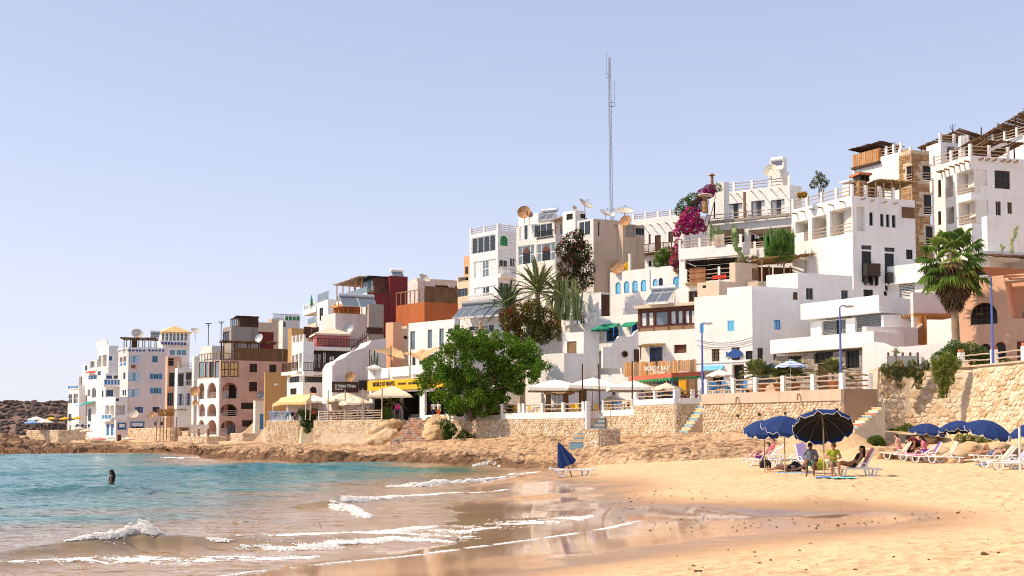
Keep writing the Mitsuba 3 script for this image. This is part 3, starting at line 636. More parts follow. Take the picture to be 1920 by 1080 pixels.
# tall pale house with blue windows
k = house('tall_house', 'tall pale seafront house with four rows of blue framed windows and a dark roof pergola')
b = Block(k, 238, 178, 219, 312, 651, 835, th=38, thr=14, mat='lilac', par=1.0)  # shade tone of the front is put into the plaster
for r in ((242, 667, 261, 680), (241, 698, 262, 714.5), (239.5, 730, 260, 744)): b.window('R', r, 'sky_blue', 'glass_sky', nx=4, ny=2, bar=.1, curtain=True)
for r in ((285, 667, 296, 680), (287, 700.5, 298, 711), (287, 727, 297, 738)): b.window('R', r, 'sky_blue', nx=2, shut='blue' if r[0] != 285 else None, bar=.1)
b.window('R', (257, 763, 264, 774), 'deep_blue', shut='deep_blue', nx=1); b.window('R', (286, 763, 299, 773), 'deep_blue', 'glass_dark', nx=2)
for r in ((224.5, 670, 229.5, 688), (231, 668, 236.5, 687)): b.loggia('L', r, .7, mat_door='blue'); u = b.rect('L', r); rail(k, b.L, u[0] + .05, u[1] - .05, u[2], 'lattice', .8, -.1)
b.window('L', (231, 698.5, 235, 711), 'blue'); b.window('L', (229.5, 731, 232.5, 742), 'blue', nx=1); b.window('L', (233.5, 731, 236.5, 742), 'blue', nx=1)
for face, a, c in (('R', 240, 273), ('R', 277, 309), ('L', 220, 237)):
 q = b.rect(face, (a, 653, c, 659)); b.cut(face, (a, 653, c, 659), .16); rail(k, b.f(face), q[0], q[1], q[2], 'slot', q[3] - q[2], -.1, mat='deep_blue')
b.slab('R', (246, 684, 254, 690), .35, 'rust', 'air_conditioner'); b.finish()
fr = b.R; u0, u1, z0, z1_ = fr.rect(232, 634, 290, 650)
posts(k, fr, np.linspace(u0, u1, 6), (-.6, -4.5), b.z1 - 1, z1_, 'wood_dark'); slat_roof(k, fr, u0 - .5, u1 + .3, -5, .1, z1_ + .05, mat='reed_dark', seed=1); obj(k, 'screen', fr.box(u0 + 1, u1 - 3, -2.5, -2.4, b.z1 - .9, z1_ - .2), 'mat_reed_dark')
b = Block(k, 217, 172, 214, 322, 787, 835, th=38, thr=14, mat='lilac', par=.3)
for r in ((220, 792, 237, 806), (244, 790, 271, 807)):
 q = b.rect('R', r); b.window('R', r, 'blue', 'glass_dark', nx=3, bar=.22); obj(k, 'blind', b.R.box(q[0] + .25, q[1] - .25, -.13, -.08, q[3] - .8, q[3] - .25), 'mat_curtain')
b.window('R', (289, 791, 294, 798), 'blue'); b.window('R', (301, 791, 306, 797), 'frame_black'); b.door('R', (220, 815, 227, 832), 'wood_dark')
b.finish()
dish(257, 627, 186, 1.0, 'large beige dish on the pergola of the tall pale house', az=30, el=30); dish(235, 778, 170, 0, '') if False else None
dish(249, 777, 170, .85, 'cream dish in front of the tall pale house wall, above the large blue framed window', az=20, el=35, base=.8)
dish(287, 778, 171, .55, 'rusty round dish at the right end of the tall pale house wall', 'dish_rust', az=-15, el=20, base=.6); dish(277, 779, 171, .3, 'small rusty dish left of a larger rusty dish on the pale house', 'dish_rust', az=-60, el=20, base=.6)
solar(278, 634, 188, 14, 'water heater with dark tank end on the roof of the tall pale house', 1.6, 1.4, 'R', 1)
# house with the yellow pyramid roof
k = house('house_with_pyramid_roof', 'white house with a pale yellow pyramid roof and a dark arcaded top storey')
b = Block(k, 302, 200, 292, 353, 622, 720, th=40, thr=16, par=0)
n = 7
for i in range(n):
 x = 303 + i * 7.1; b.window('R', (x, 624, x + 5.4, 639), 'lilac' if False else 'frame_white', 'glass', nx=2, ny=2, arch=True, depth=.25)
b.slab('R', (300, 640, 352, 641.5), .8, name='cornice'); q = b.rect('R', (302, 642, 350, 647)); rail(k, b.R, q[0], q[1], q[2], 'slot', .7, .6)
for r in ((318, 656, 328, 666), (331, 656, 340, 666), (341, 656, 349, 666)): b.window('R', r, 'sky_blue', 'glass_sky', nx=2)
b.finish(); c = b.C; A, B_ = b.dL * (b.wl + .3), b.dR * (b.wr + .3); e = -.3 * (b.dL + b.dR) + c
z = b.z1; base = [np.append(p, z) for p in (e, e + B_ + .3 * b.dR, e + A + B_ + .3 * b.dR, e + A)]; ap = np.append(c + (A + B_) / 2, zat(609, 200))
V = np.array(base + [ap] + [p - [0, 0, .2] for p in base]); ff = np.array([[0, 1, 4], [1, 2, 4], [2, 3, 4], [3, 0, 4], [5, 6, 1], [5, 1, 0], [6, 7, 2], [6, 2, 1], [7, 8, 3], [7, 3, 2], [8, 5, 0], [8, 0, 3], [5, 7, 6], [5, 8, 7]])
obj(k, 'roof', trimesh.Trimesh(V, ff, process=False), 'mat_canvas_yellow')
# salmon house and slim white house
k = house('salmon_house', 'narrow salmon coloured house between the tall pale house and a slim white one')
b = Block(k, 312, 170, 308, 338, 668, 835, th=38, thr=16, mat='salmon'); b.loggia('R', (315, 671, 326, 686), 1.2); b.window('R', (317, 699, 329, 725), 'wood_dark', 'glass_dark', nx=3); b.window('R', (308.5 + 5, 736, 325, 761), 'frame_grey', 'glass_dark', nx=3)
b.slab('R', (316, 728, 326, 730), .3); b.slab('R', (313, 764, 327, 766), .3); b.door('R', (317, 786, 330, 797), 'salmon', leaves=2); b.finish()
k = house('white_house', 'slim white house with two tall blue arched windows and log railed roof terrace')
b = Block(k, 331, 160, 326, 362, 690, 770, th=38, thr=16); b.loggia('R', (333, 699, 345, 724), 1.2, mat_door='glass'); b.loggia('R', (348, 697, 360.5, 723), 1.2, rail='white', mat_door='glass')
b.window('R', (333, 738, 344, 760), 'deep_blue', 'glass', nx=3, arch=True, curtain=True); b.window('R', (348, 737, 359, 760), 'deep_blue', 'glass', nx=3, arch=True, curtain=True)
b.parapet_rail('R', 2, h=.9); b.finish()
b = Block(k, 362, 157, 358, 372, 668, 825, th=38, thr=16, mat='white_old', par=.3); b.finish()
b = Block(k, 331, 161.5, 327, 364, 770, 830, th=38, thr=16, mat='salmon', par=.2)
for x in (339, 357): b.door('R', (x, 772, x + 6, 790), 'yellow')
b.finish()
dish(367, 734, 155, .75, 'rusty round dish on the wall beside the slim white house', 'dish_rust', az=-10, el=15, base=.7); dish(367, 756, 155, .45, 'small rusty dish below the round rusty dish by the slim white house', 'dish_rust', az=-10, el=15, base=.4)
dish(366, 622, 178, .85, 'cream dish tipped to the sky behind the slim white house', az=40, el=62, base=1.2)
for x, y in ((391, 606), (415, 603)):
 kk = thing('antenna_pole', f'dark antenna pole with cross arms on the roofs, {"left" if x == 391 else "right"} one of two', 'antenna'); a = pt(x, y, 165); bb = a - [0, 0, 3.8]
 obj(kk, 'pole', tube([bb, a], .06, 6), 'mat_frame_black'); obj(kk, 'cross_arm', cat([tube([a + [-.45, 0, -.05], a + [.45, 0, -.05]], .07, 5), tube([a + [-.3, 0, -.3], a + [.3, 0, -.3]], .04, 5)]), 'mat_frame_black')
# pink house with white arches
k = house('arched_house', 'pink and white house with arched openings and dark reed roof fence')
b = Block(k, 412, 150, 371, 541, 675, 835, th=40, thr=22, mat='pinkish', par=.4)
Lw = b.L.box(.0, b.wl, .002, .35, b.z0, zat(708, 150)); holes = []
for r in ((374.5, 718, 386, 748), (391, 717, 408, 747), (375, 757, 387, 781), (391, 757, 408, 781), (374, 787, 386, 815), (390, 787, 409, 815)):
 q = b.rect('L', r); b.loggia('L', r, 1.3, arch=True, mat_door='glass_dark', dfrac=(.3, .8), rail='log' if r[1] == 718 or r[1] == 717 else None); holes.append(shape_poly(q, True))
sh = sbox(0, b.z0, b.wl, zat(708, 150))
for h_ in holes: sh = sh.difference(h_)
obj(k, 'arcade', b.L.prism(sh, .002, .22), 'mat_white')
for r, rl in (((417, 717, 446, 747), None), ((413.5, 757, 446, 780), 'log'), ((414, 788, 444, 815), None)): b.loggia('R', r, 1.8, arch=True, rail=rl, mat_door='frame_grey' if r[1] == 788 else 'dark', dfrac=(.55, .95))
for r in ((468, 682, 482, 698), (505, 683.5, 518, 698), (467, 716, 482, 734)): b.window('R', r, 'wood_dark', 'glass_dark', nx=2, grille='wood_dark', sill='pinkish')
b.window('R', (528, 684.5, 534, 691), 'wood_dark', 'glass_dark'); b.window('R', (452, 755, 475, 767), 'wood_dark', 'glass_dark', nx=3, grille='frame_black'); b.window('R', (454, 788, 476, 800), 'wood_dark', 'glass_dark', nx=3, grille='frame_black')
b.slab('R', (448, 705, 540, 707), .12, 'pinkish', 'cornice'); b.slab('R', (446, 743, 497, 745), .12, 'pinkish', 'cornice'); b.slab('R', (446, 775, 480, 777), .12, 'pinkish', 'cornice')
for r, c in (((372, 678, 383, 708), 'glass_sky'), ((384, 678, 391, 708), 'glass_sky'), ((392, 678, 401, 708), 'glass_dark'), ((402, 677, 411, 708), 'glass_sky')): b.window('L', r, 'wood_dark', c, nx=1, ny=1, bar=.12)
for r in ((414, 678, 429, 707), (431, 678, 447, 707)): b.window('R', r, 'wood_dark', 'canvas_yellow', nx=2, ny=2, bar=.12, name='screen_window')
b.rail('R', b.rect('R', (449, 1, 450, 2))[0], b.wr - .05, b.z1, 'fence', 1.85, -.12); b.rail_px('L', 372, 675, 411, 'frame', 1.0, mat='wood'); b.rail_px('R', 413, 675, 447, 'frame', 1.0, mat='wood')
fr = b.R; u0, u1, zz0, zz1 = fr.rect(420, 640, 495, 674); posts(k, fr, np.linspace(u0, u1, 4), (-.3, -3), b.z1 - .3, zz1, 'wood_dark', .09); slat_roof(k, fr, u0 - .3, u1 + 2, -3.5, 0, zz1, mat='reed_dark', seed=2)
b.finish()
b = Block(k, 431, 156, 416, 482, 612, 680, th=40, thr=22, mat='concrete', par=0); b.window('L', (417, 622, 430, 640), 'wood_dark', nx=3); b.finish()
b = Block(k, 447, 156.5, 429, 482, 594, 614, th=40, thr=22, mat='wood_dark', par=0); b.window('L', (431, 597, 446, 612), 'wood_dark', 'glass_sky', nx=4); b.finish(); obj(k, 'flat_roof', b.R.box(-.6, b.wr + .1, -4, .3, b.z1 + .002, b.z1 + .14), 'mat_wood_dark')
b.rail_px('L', 419, 628, 446, 'picket', 1.0, o=.15); b.rail_px('R', 448, 628, 449, 'picket', .5)
b = Block(k, 484, 158, 480, 511, 622, 680, th=40, thr=22, mat='dark_red', par=.3); b.finish()
b = Block(k, 395, 154, 374, 418, 648, 690, th=40, thr=22, mat='white_old', par=.3); b.finish()
dish(487, 635, 152, .7, 'blue grey dish on the roof above the reed fence', 'galv', az=-30, el=20)
dish(489, 742, 147, .6, 'dark dish on the wall of the pink house', 'frame_grey', az=20, el=20, base=.2)
k = house('garden_shed', 'small white shed with a bright blue door beside the pink house', 'shed')
b = Block(k, 478, 147, 474, 496, 751, 830, th=40, thr=22, mat='white_old', par=.2); b.door('R', (487, 776, 494, 805), 'blue'); b.finish()
k = house('ochre_house', 'plain windowless ochre house block beside the pink arched house')
b = Block(k, 496, 140, 494, 542, 698, 830, th=40, thr=22, mat='ochre', par=.4); b.slab('R', (514, 719, 519, 723), .4, 'white', 'wall_lamp'); b.finish()
k = house('ochre_house', 'upper ochre house with a dark railed terrace, above the other ochre house')
b = Block(k, 545, 150, 538, 578, 615, 720, th=40, thr=22, mat='ochre', par=.4); b.finish()
b = Block(k, 566, 146, 560, 596, 634, 720, th=40, thr=22, mat='cream', par=.4); b.rail('R', .1, b.wr, b.z1, 'fence', 1.6, mat='wood_dark'); b.finish()
k = house('stone_house', 'rough stone house with a roof terrace and dark railing, behind the ochre blocks')
b = Block(k, 482, 170, 470, 530, 604, 700, th=40, thr=22, mat='stone_grey' if False else 'beige', par=.4); b.finish()
b = Block(k, 528, 168, 520, 560, 600, 700, th=40, thr=22, mat='white_old', par=.4); b.window('R', (531, 604, 536, 613), 'green'); b.rail('R', .3, b.wr, b.z1, 'slot', .8, mat='green'); b.finish()
b = Block(k, 507, 178, 500, 560, 598, 690, th=40, thr=22, mat='beige', par=.3); b.rail('R', .1, b.wr, b.z1, 'picket', .9); b.finish()
dish(554, 594, 176, .5, 'small white dish on the far railed roof terrace', 'plastic_white', az=50, el=30, base=.4)
# black and white house with terraces
k = house('terraced_house', 'white house with black timber balconies, dark glazed terraces and a pink roof tent')
b = Block(k, 567, 123, 537, 611, 704, 830, th=40, thr=20, par=.3)
b.window('L', (544, 728, 556, 740), 'wood_dark', 'glass_dark', nx=4); b.window('R', (581, 725, 594, 737), 'wood_dark', 'glass_dark', arch=True, nx=1); b.window('L', (543, 706, 561, 717), 'frame_black', 'glass', nx=4, ny=1); b.window('R', (571, 706, 608, 717), 'frame_black', 'glass', nx=5)
for face, x0, x1 in (('L', 537, 566), ('R', 567.5, 611)): b.slab(face, (x0, 697.5, x1, 703.5), .7); q = b.rect(face, (x0, 697, x1, 697.5)); rail(k, b.f(face), q[0] + .05, q[1], q[3] + .02, 'picket', 1.0, .55, posts=2)
b.finish()
b = Block(k, 567, 126, 545, 587, 640, 720, th=40, thr=20, par=1.0)
for r in ((547, 666, 552, 690), (554, 664, 559, 690), (561, 662, 566, 690)): b.loggia('L', r, 1.2, mat_door='glass_dark')
b.parapet_rail('L', 3, h=.8); b.finish()
b = Block(k, 585, 128, 578, 684, 652, 720, th=40, thr=20, mat='frame_black', par=.2)
for r in ((589, 663, 594, 690), (596, 663, 602, 690), (605, 660, 612, 690), (617, 667, 628, 685)): b.window('R', r, 'frame_black', 'curtain', nx=2, ny=2)
b.slab('R', (583, 652, 662, 658), .9, 'white'); q = b.rect('R', (584, 651, 676, 652)); rail(k, b.R, q[0], q[1], q[3] + .02, 'picket', .95, .7, posts=4); rail(k, b.L, 0, b.wl, q[3] + .02, 'picket', .95, .1)
b.finish()
fr = b.R; u0, u1, zz0, zz1 = fr.rect(593, 626, 654, 652)
t_ = thing('tent', 'pink walled terrace tent with a pale pyramid roof', 'tent')
obj(t_, 'side', fr.box(u0, u1, -3.6, .1, zz0, zz1), 'mat_pink_cloth')
pk = fr.at((u0 + u1) / 2, -1.7, zz1 + 1.0); rg = [fr.at(u0 - .25, .4, zz1), fr.at(u1 + .25, .4, zz1), fr.at(u1 + .25, -3.9, zz1), fr.at(u0 - .25, -3.9, zz1)]
V = np.array(rg + [pk] + [p - [0, 0, .22] for p in rg]); obj(t_, 'roof', trimesh.Trimesh(V, [[0, 1, 4], [1, 2, 4], [2, 3, 4], [3, 0, 4], [5, 6, 1], [5, 1, 0], [6, 7, 2], [6, 2, 1], [7, 8, 3], [7, 3, 2], [8, 5, 0], [8, 0, 3]], process=False), 'mat_canvas_cream')
# white tower house, red house, orange house
k = house('white_tower_house', 'white tower house with a cantilevered balcony and glass railings left of the dark red house')
b = Block(k, 613, 146, 592, 628, 561, 720, th=28, thr=24); b.window('L', (599, 577, 606, 601), 'wood_dark', 'glass_dark', nx=2); b.window('L', (594, 613, 598, 622), 'frame_black'); b.finish()
q = b.rect('L', (568, 579, 592, 588)); obj(k, 'balcony', b.L.box(q[0], q[1], -4, 0, q[2], q[3]), 'mat_white'); rail(k, b.L, q[0], q[1], q[3] + .01, 'white', .8, -.2, posts=2); rail(k, b.L, .1, b.wl, b.z1, 'glass', 1.2)
b2 = Block(k, 590, 150, 574, 600, 605, 700, th=28, thr=24, mat='cream'); b2.rail('L', .1, b2.wl, b2.z1, 'glass', .9); b2.door('L', (587, 590, 589.9, 604), 'wood_orange') if False else None; b2.finish()
single('parasol', cat([tube([pt(584, 579, 149), pt(584, 556, 149)], .04, 6), lathe([(.02, 1.6), (.16, .9), (.22, .1), (.02, 0)], 8, pt(584, 574, 149))]), 'mat_green', 'closed lime green parasol on the white cantilevered balcony', 'parasol')
k = house('dark_red_house', 'dark red house with white sea wall, timber pavilion and tall chimney block')
b = Block(k, 687, 142, 627, 762, 549, 700, th=30, thr=22, mat='dark_red', par=.3)
obj(k, 'wall', b.L.box(.02, b.wl, .003, .1, b.z0, b.z1 + .01), 'mat_white'); b.finish()
obj(k, 'window', b.L.box(*b.L.rect(628, 578, 640, 590)[:2], .1, .14, *b.L.rect(628, 578, 640, 590)[2:]), 'mat_glass_dark')
b2 = Block(k, 729, 143, 724, 763, 517, 560, th=30, thr=22, mat='dark_red', par=.2); b2.finish()
b3 = Block(k, 700, 143, 676, 730, 520, 550, th=30, thr=22, mat='wood_red', par=0); b3.window('L', (678, 523, 699, 548), 'frame_black', 'glass_sky', nx=4); b3.finish(); obj(k, 'flat_roof', b3.R.box(-1, b3.wr, -5, .3, b3.z1 + .002, b3.z1 + .16), 'mat_frame_black')
fr = b.L; u0, u1, zz0, zz1 = fr.rect(627, 543, 676, 558); posts(k, fr, np.linspace(u0 + .2, u1 - .2, 5), (-.3, -3), b.z1, zz1 + 1.2, 'wood_orange', .08); slat_roof(k, fr, u0, u1, -3.5, 0, zz1 + 1.25, mat='log', seed=4); rail(k, fr, .4, b.wl - .3, b.z1 + .03, 'glass', .9, -.15)
solar(735, 520, 147, 22, 'water heater with a big pale tank on the dark red chimney block', 1.7, 1.3, 'R', 1, tank_mat='plastic_white')
k = house('lilac_house', 'house with a broad bare lilac wall, an orange timber veranda and a grey concrete block')
b = Block(k, 627, 134, 600, 690, 587, 720, th=36, thr=20, mat='lilac', par=.3); b.slab('R', (600, 630, 689, 631.5), .1, 'lilac', 'cornice'); b.finish()
fr = b.R; u0, u1, zz0, zz1 = fr.rect(636, 570, 688, 586); posts(k, fr, np.linspace(u0, u1, 4), (-.4, -3), b.z1, zz1 + .3, 'wood_orange', .08); obj(k, 'veranda_roof', hexa([fr.at(u0 - .4, .1, zz1 - .6), fr.at(u1, .1, zz1 + .3), fr.at(u1, -4, zz1 + .9), fr.at(u0 - .4, -4, zz1), fr.at(u0 - .4, .1, zz1 - .5), fr.at(u1, .1, zz1 + .4), fr.at(u1, -4, zz1 + 1.0), fr.at(u0 - .4, -4, zz1 + .1)]), 'mat_wood_orange'); obj(k, 'veranda_back', fr.box(u0, u1, -4.2, -4, b.z1, zz1 + .2), 'mat_wood_orange')
b = Block(k, 690, 132, 687, 718, 570, 720, th=36, thr=20, mat='concrete', par=.3); b.slab('R', (687, 614, 718, 626), .1, 'wood_dark', 'balustrade'); b.finish()
solar(640, 574, 133, 20, 'water heater tilted over the orange veranda of the lilac house', 4.5, 2.6, 'R', 2, 32)
dish(655, 617, 131, .75, 'wire mesh dish on the lilac wall above the pink tent', 'metal', az=-20, el=20, base=.3)
k = house('orange_house', 'terracotta orange house with a tall dark slatted fence around its roof')
b = Block(k, 795, 132, 741, 858, 566, 700, th=44, thr=22, mat='orange', par=.3); b.rail('L', .2, b.wl, b.z1, 'frame', 1.7, mat='wood'); b.rail('R', .05, b.wr, b.z1, 'fence', 2.0); b.finish()
k = house('lilac_house', 'low lilac rooftop house with a flat dark pergola behind the orange house')
b = Block(k, 782, 152, 762, 815, 528, 620, th=40, thr=22, mat='lilac'); b.finish()
b2 = Block(k, 815, 154, 800, 868, 535, 620, th=40, thr=22, mat='wood_dark', par=0); b2.finish(); obj(k, 'flat_roof', b2.R.box(-3, b2.wr, -5, .6, b2.z1 + .003, b2.z1 + .8), 'mat_canvas_cream')
dish(795, 523, 150, .85, 'pale dish on the roof behind the orange house, left of a flat pergola', az=40, el=45, base=.5); dish(846, 540, 146, .6, 'tilted cream dish behind the slatted fence of the orange house', az=50, el=40, base=.6)
# restaurant wall with the brown sign
k = house('restaurant', 'lilac restaurant house with a curved stair wall and a brown name board', 'restaurant')
b = Block(k, 622, 114, 610, 724, 760, 830, th=40, thr=22, mat='lilac', par=0, wl=3); fr = b.R
obj(k, 'wall', fr.prism(ppoly(fr, [(623, 760), (623, 688), (630, 677), (645, 671), (658, 660), (672, 655), (683, 652), (692, 645), (697, 638), (724, 634), (724, 760)]), -5, 0), 'mat_lilac')
obj(k, 'wall', b.L.prism(ppoly(b.L, [(610, 760), (610, 684), (622, 684), (622, 760)]), -4.9, -.01), 'mat_white')  # sunlit end white, shaded wall above in the lavender shade tone
b.cuts = []; b.z1 = zat(745, 114); b.finish()
for i in range(9):
 a, z = fr.P(660 + i * 4, 657 - i * 3.0); obj(k, 'baluster', tube([fr.at(a, -.2, z), fr.at(a, -.2, z + .9)], .03, 5), 'mat_frame_black')
P0, P1 = fr.P(658, 652), fr.P(694, 625); obj(k, 'handrail', tube([fr.at(P0[0], -.2, P0[1] - .1), fr.at(P1[0], -.2, P1[1])], .05, 6), 'mat_frame_black')
dish(657, 707, 112.5, .55, 'round orange dish on the lilac wall above the brown name board', 'dish_rust', az=-5, el=10, base=.2)

# ---------------------------------------------------------------- houses, middle
def fixed(m): return trimesh.Trimesh(m.vertices, m.faces[:, ::-1], process=False) if m.volume < 0 else m
def text(fr, s, u, z, height, o, left_is_high_u, bold=True, width=None):
 m = meshkit.text_mesh(s, height, .02, bold); v = np.asarray(m.vertices); x = v[:, 0] * ((width / v[:, 0].max()) if width else 1)
 return fixed(trimesh.Trimesh(fr.w(np.stack([u + (-x if left_is_high_u else x), o + v[:, 2], z + v[:, 1]], 1)), m.faces, process=False))
def sign_board(name, label, fr, r, mat, out, lines, tmat, high, thick=.08, planks=0, plank_mats=None):
 k = thing(name, label, 'sign'); u0, u1, z0, z1 = fr.rect(*r)
 if planks:
  e = (u1 - u0) / planks; rr = np.random.default_rng(planks)
  for i in range(planks):
   obj(k, 'plank', fr.box(u0 + e * i + .012, u0 + e * (i + 1) - .012, out - thick, out + rr.uniform(-.02, .02), z0 - rr.uniform(0, .05), z1 + rr.uniform(-.04, .1)), 'mat_' + (plank_mats[rr.integers(len(plank_mats))] if plank_mats else mat))
 else: obj(k, 'board', fr.box(u0, u1, out - thick, out, z0, z1), 'mat_' + mat)
 for s, fx, fz, hh, wd in lines:
  u = u1 - (u1 - u0) * fx if high else u0 + (u1 - u0) * fx
  obj(k, 'lettering', text(fr, s, u, z0 + (z1 - z0) * fz, hh, out + .03, high, width=wd * (u1 - u0) if wd else None), 'mat_' + tmat)
 return k, (u0, u1, z0, z1)
# brown and yellow name boards
b_ = Block('x', 622, 113.3, 610, 724, 700, 760, th=40, thr=22)
sk, q = sign_board('name_board', 'dark brown board with white script lettering on the lilac restaurant', b_.R, (622, 716, 672, 736), 'wood_dark', .12, [('La Terrasse', .10, .48, .33, .42), ("D'Argana", .56, .5, .33, .33), ('Restaurant', .10, .24, .15, .30)], 'plastic_white', False)
obj(sk, 'dark_wing', b_.R.box(b_.R.P(673, 725)[0], b_.R.P(692, 725)[0], -.02, .05, q[2] + .3, q[3] + .2), 'mat_frame_black')
k = house('surf_shop', 'white shop and terrace building with open glazed front under the long yellow name board', 'shop')
b = Block(k, 850, 100, 692, 880, 681, 800, th=45, thr=20, par=.9); L = b.L
for i, (a, c) in enumerate(((693, 731), (735, 770), (774, 812), (815, 845))): b.slab('L', (a, 692 - i * 4, c, 710 - i * 4.5), .22, name='parapet_panel')
for a, c in ((698, 746), (752, 787), (796, 835)):
 b.loggia('L', (a, 734, c, 789), 3.0, mat_door='glass_dark', line='dark'); qq = b.rect('L', (a, 734, c, 789))  # dark lining put in as shade inside the shop openings
 for t in (.06, .13, .2): obj(k, 'mullion', b.L.box(qq[0] + (qq[1] - qq[0]) * t, qq[0] + (qq[1] - qq[0]) * t + .05, -.5, -.42, qq[2], qq[3]), 'mat_teal')
b.slab('L', (796, 778, 836, 790), .3, name='plinth'); b.finish()
sk, q = sign_board('name_board', 'long yellow board reading WORLD OF WAVES over the shop front', L, (694, 710.5, 842, 730), 'yellow', .34, [('WORLD OF WAVES', .075, .42, .42, .29), ('RESTAURANT', .41, .46, .2, .10), ('RESTAURANT', .54, .46, .2, .10)], 'frame_black', True)
# modern white house over the shop
k = house('white_house', 'modern white house with slim tall windows above the shade sails')
b = Block(k, 852, 113, 765, 862, 598, 720, th=50, thr=20)
for r in ((769, 621, 778, 655.5), (802, 618, 810, 653), (823.5, 616, 832, 648), (840, 616, 849, 626)): b.window('L', r, 'frame_grey', 'glass_sky', nx=1, ny=2)
for r in ((773, 668, 779, 694), (786, 668, 793, 694), (803, 665, 813, 694)): b.window('L', r, 'frame_grey', 'glass', nx=1, ny=1)
b.finish()
b = Block(k, 950, 112, 850, 975, 591, 720, th=55, thr=20); b.window('L', (880, 612, 889, 620), 'frame_grey', 'glass'); b.window('L', (917, 609, 926, 622), 'frame_grey', 'glass'); b.window('L', (866, 611, 868.5, 613.5), 'frame_black'); b.window('L', (866, 615, 868.5, 617.5), 'frame_black'); b.finish()
rail(k, b.L, b.L.P(928, 600)[0], b.L.P(886, 600)[0], zat(626, 112), 'iron', .8, 1.0); obj(k, 'terrace_slab', b.L.box(b.L.P(930, 600)[0], b.L.P(884, 600)[0], .003, 1.2, zat(626, 112) - .5, zat(626, 112)), 'mat_white')
single('parasol', cat([tube([pt(901, 622, 110), pt(901, 598, 110)], .04, 6), lathe([(.02, 1.25), (.1, .9), (.26, .1), (.02, 0)], 8, pt(901, 620, 110))]), 'mat_canvas_tan', 'closed tan parasol on the terrace of the modern white house', 'parasol')
solar(906, 593, 111, 55, 'row of tilted collectors left on the modern white roof, lower pair', 4.2, 2.4, 'L', 4, 38, 'frame_grey'); solar(938, 591, 110, 55, 'right hand tilted collectors on the modern white roof beside the palm', 3.6, 2.4, 'L', 3, 38, 'frame_grey')
k = house('peach_house', 'crumbling peach coloured chimney tower beside a low beige house')
b = Block(k, 736, 121, 722, 752, 604, 720, th=50, thr=20, mat='peach', par=0); b.finish()
b = Block(k, 752, 122, 748, 775, 616, 720, th=50, thr=20, mat='cream', par=.2); b.window('R', (757, 630, 764, 635.5), 'wood_dark', 'glass_dark'); b.finish()
b = Block(k, 762, 126, 752, 800, 611, 700, th=50, thr=20, mat='beige', par=.2); b.finish()
# beige narrow house and glass fronted white house
k = house('beige_house', 'narrow beige house left of the glass fronted white house')
b = Block(k, 882, 140, 856, 900, 516, 650, th=48, thr=25, mat='cream', par=.6)
b.window('L', (858, 541, 877, 556), 'frame_grey', 'glass', nx=3); b.loggia('L', (859, 519, 878, 528), 1.2, mat_door='dark'); b.loggia('L', (858, 579, 876, 595), 1.2); b.finish()
b = Block(k, 882, 143, 869, 900, 479, 560, th=48, thr=25, mat='peach', par=.4); b.window('L', (872, 500, 878, 514), 'wood_dark'); b.finish()
k = house('glass_fronted_house', 'white house with three floors of wide glazing and a green arched window')
b = Block(k, 933, 132, 880, 970, 431, 640, th=46, thr=28, par=.2)
b.window('L', (884, 443, 929, 474), 'frame_white', 'glass', nx=4, ny=1, bar=.1); b.window('L', (888.5, 488, 930, 520), 'frame_white', 'glass_sky', nx=4, ny=2, bar=.1, curtain=True); b.window('L', (889, 537, 931, 556), 'frame_white', 'glass', nx=4, bar=.1, curtain=True)
b.window('R', (938, 442, 952, 461), 'green', 'green', nx=2, ny=2, arch=True, bar=.15); b.window('R', (936, 487, 952, 503), 'frame_white', 'glass', nx=2); b.window('R', (956, 484, 966, 500), 'frame_white', 'glass', nx=2); b.window('R', (936, 530, 955, 550), 'frame_white', 'glass', nx=2)
b.parapet_rail('L', 2, h=.8); b.parapet_rail('R', 2, h=.8, t0=.1)
q = b.rect('R', (934, 515, 968, 516)); rail(k, b.R, q[0] + .1, q[1], q[2], 'baluster', .95, .5); b.slab('R', (934, 516, 969, 522), .7)
q = b.rect('L', (882, 564, 932, 565)); rail(k, b.L, q[0] + .1, q[1], q[2], 'baluster', .95, .4); b.slab('L', (882, 565, 932, 572), .6); b.finish()
k = house('glazed_house', 'cream house with violet tinted gable windows above the date palm')
b = Block(k, 1042, 123, 968, 1085, 414, 640, th=50, thr=24, mat='white_old', par=.4)
for r in ((974, 421, 996, 450), (1001, 420, 1035, 444)): b.window('L', r, 'frame_white', 'glass', nx=3, curtain=r[0] == 974)
for r in ((971, 460, 1002, 496), (1006, 456, 1041, 490)):
 b.window('L', r, 'frame_white', 'glass_sky', nx=4, ny=2, bar=.1); q = b.rect('L', r); c = (q[0] + q[1]) / 2; obj(k, 'gable_pane', b.L.prism(Polygon([(c - .7, q[3] - .9), (c + .7, q[3] - .9), (c, q[3] - .15)]), -.1, -.05), 'mat_wood_red'); obj(k, 'open_pane', b.L.box(c - .55, c + .5, -.12, -.085, q[2] + .1, q[2] + 1.35), 'mat_glass_dark')
q = b.rect('L', (1006, 446, 1038, 447)); rail(k, b.L, q[0], q[1], q[2], 'iron', .9, .06); b.window('R', (1050, 420, 1062, 440), 'frame_white', 'glass_sky', nx=2); b.finish()
fr = b.R; u0, u1, z0, z1 = fr.rect(1040, 415, 1083, 440); posts(k, fr, np.linspace(u0, u1, 3), (.1, 2), z0, z1, 'wood'); slat_roof(k, fr, u0 - .3, u1, -.5, 2.3, z1, mat='log', seed=7)
b = Block(k, 1010, 127, 972, 1045, 399, 420, th=50, thr=24, mat='white', par=.3); b.finish()
dish(983, 399, 125, .8, 'rusty orange dish on the glazed cream house, left of its water heater', 'dish_rust', az=-10, el=12); dish(992, 402, 125, .45, 'small rusty dish tucked beside the orange dish on the cream house', 'dish_rust', az=30, el=20)
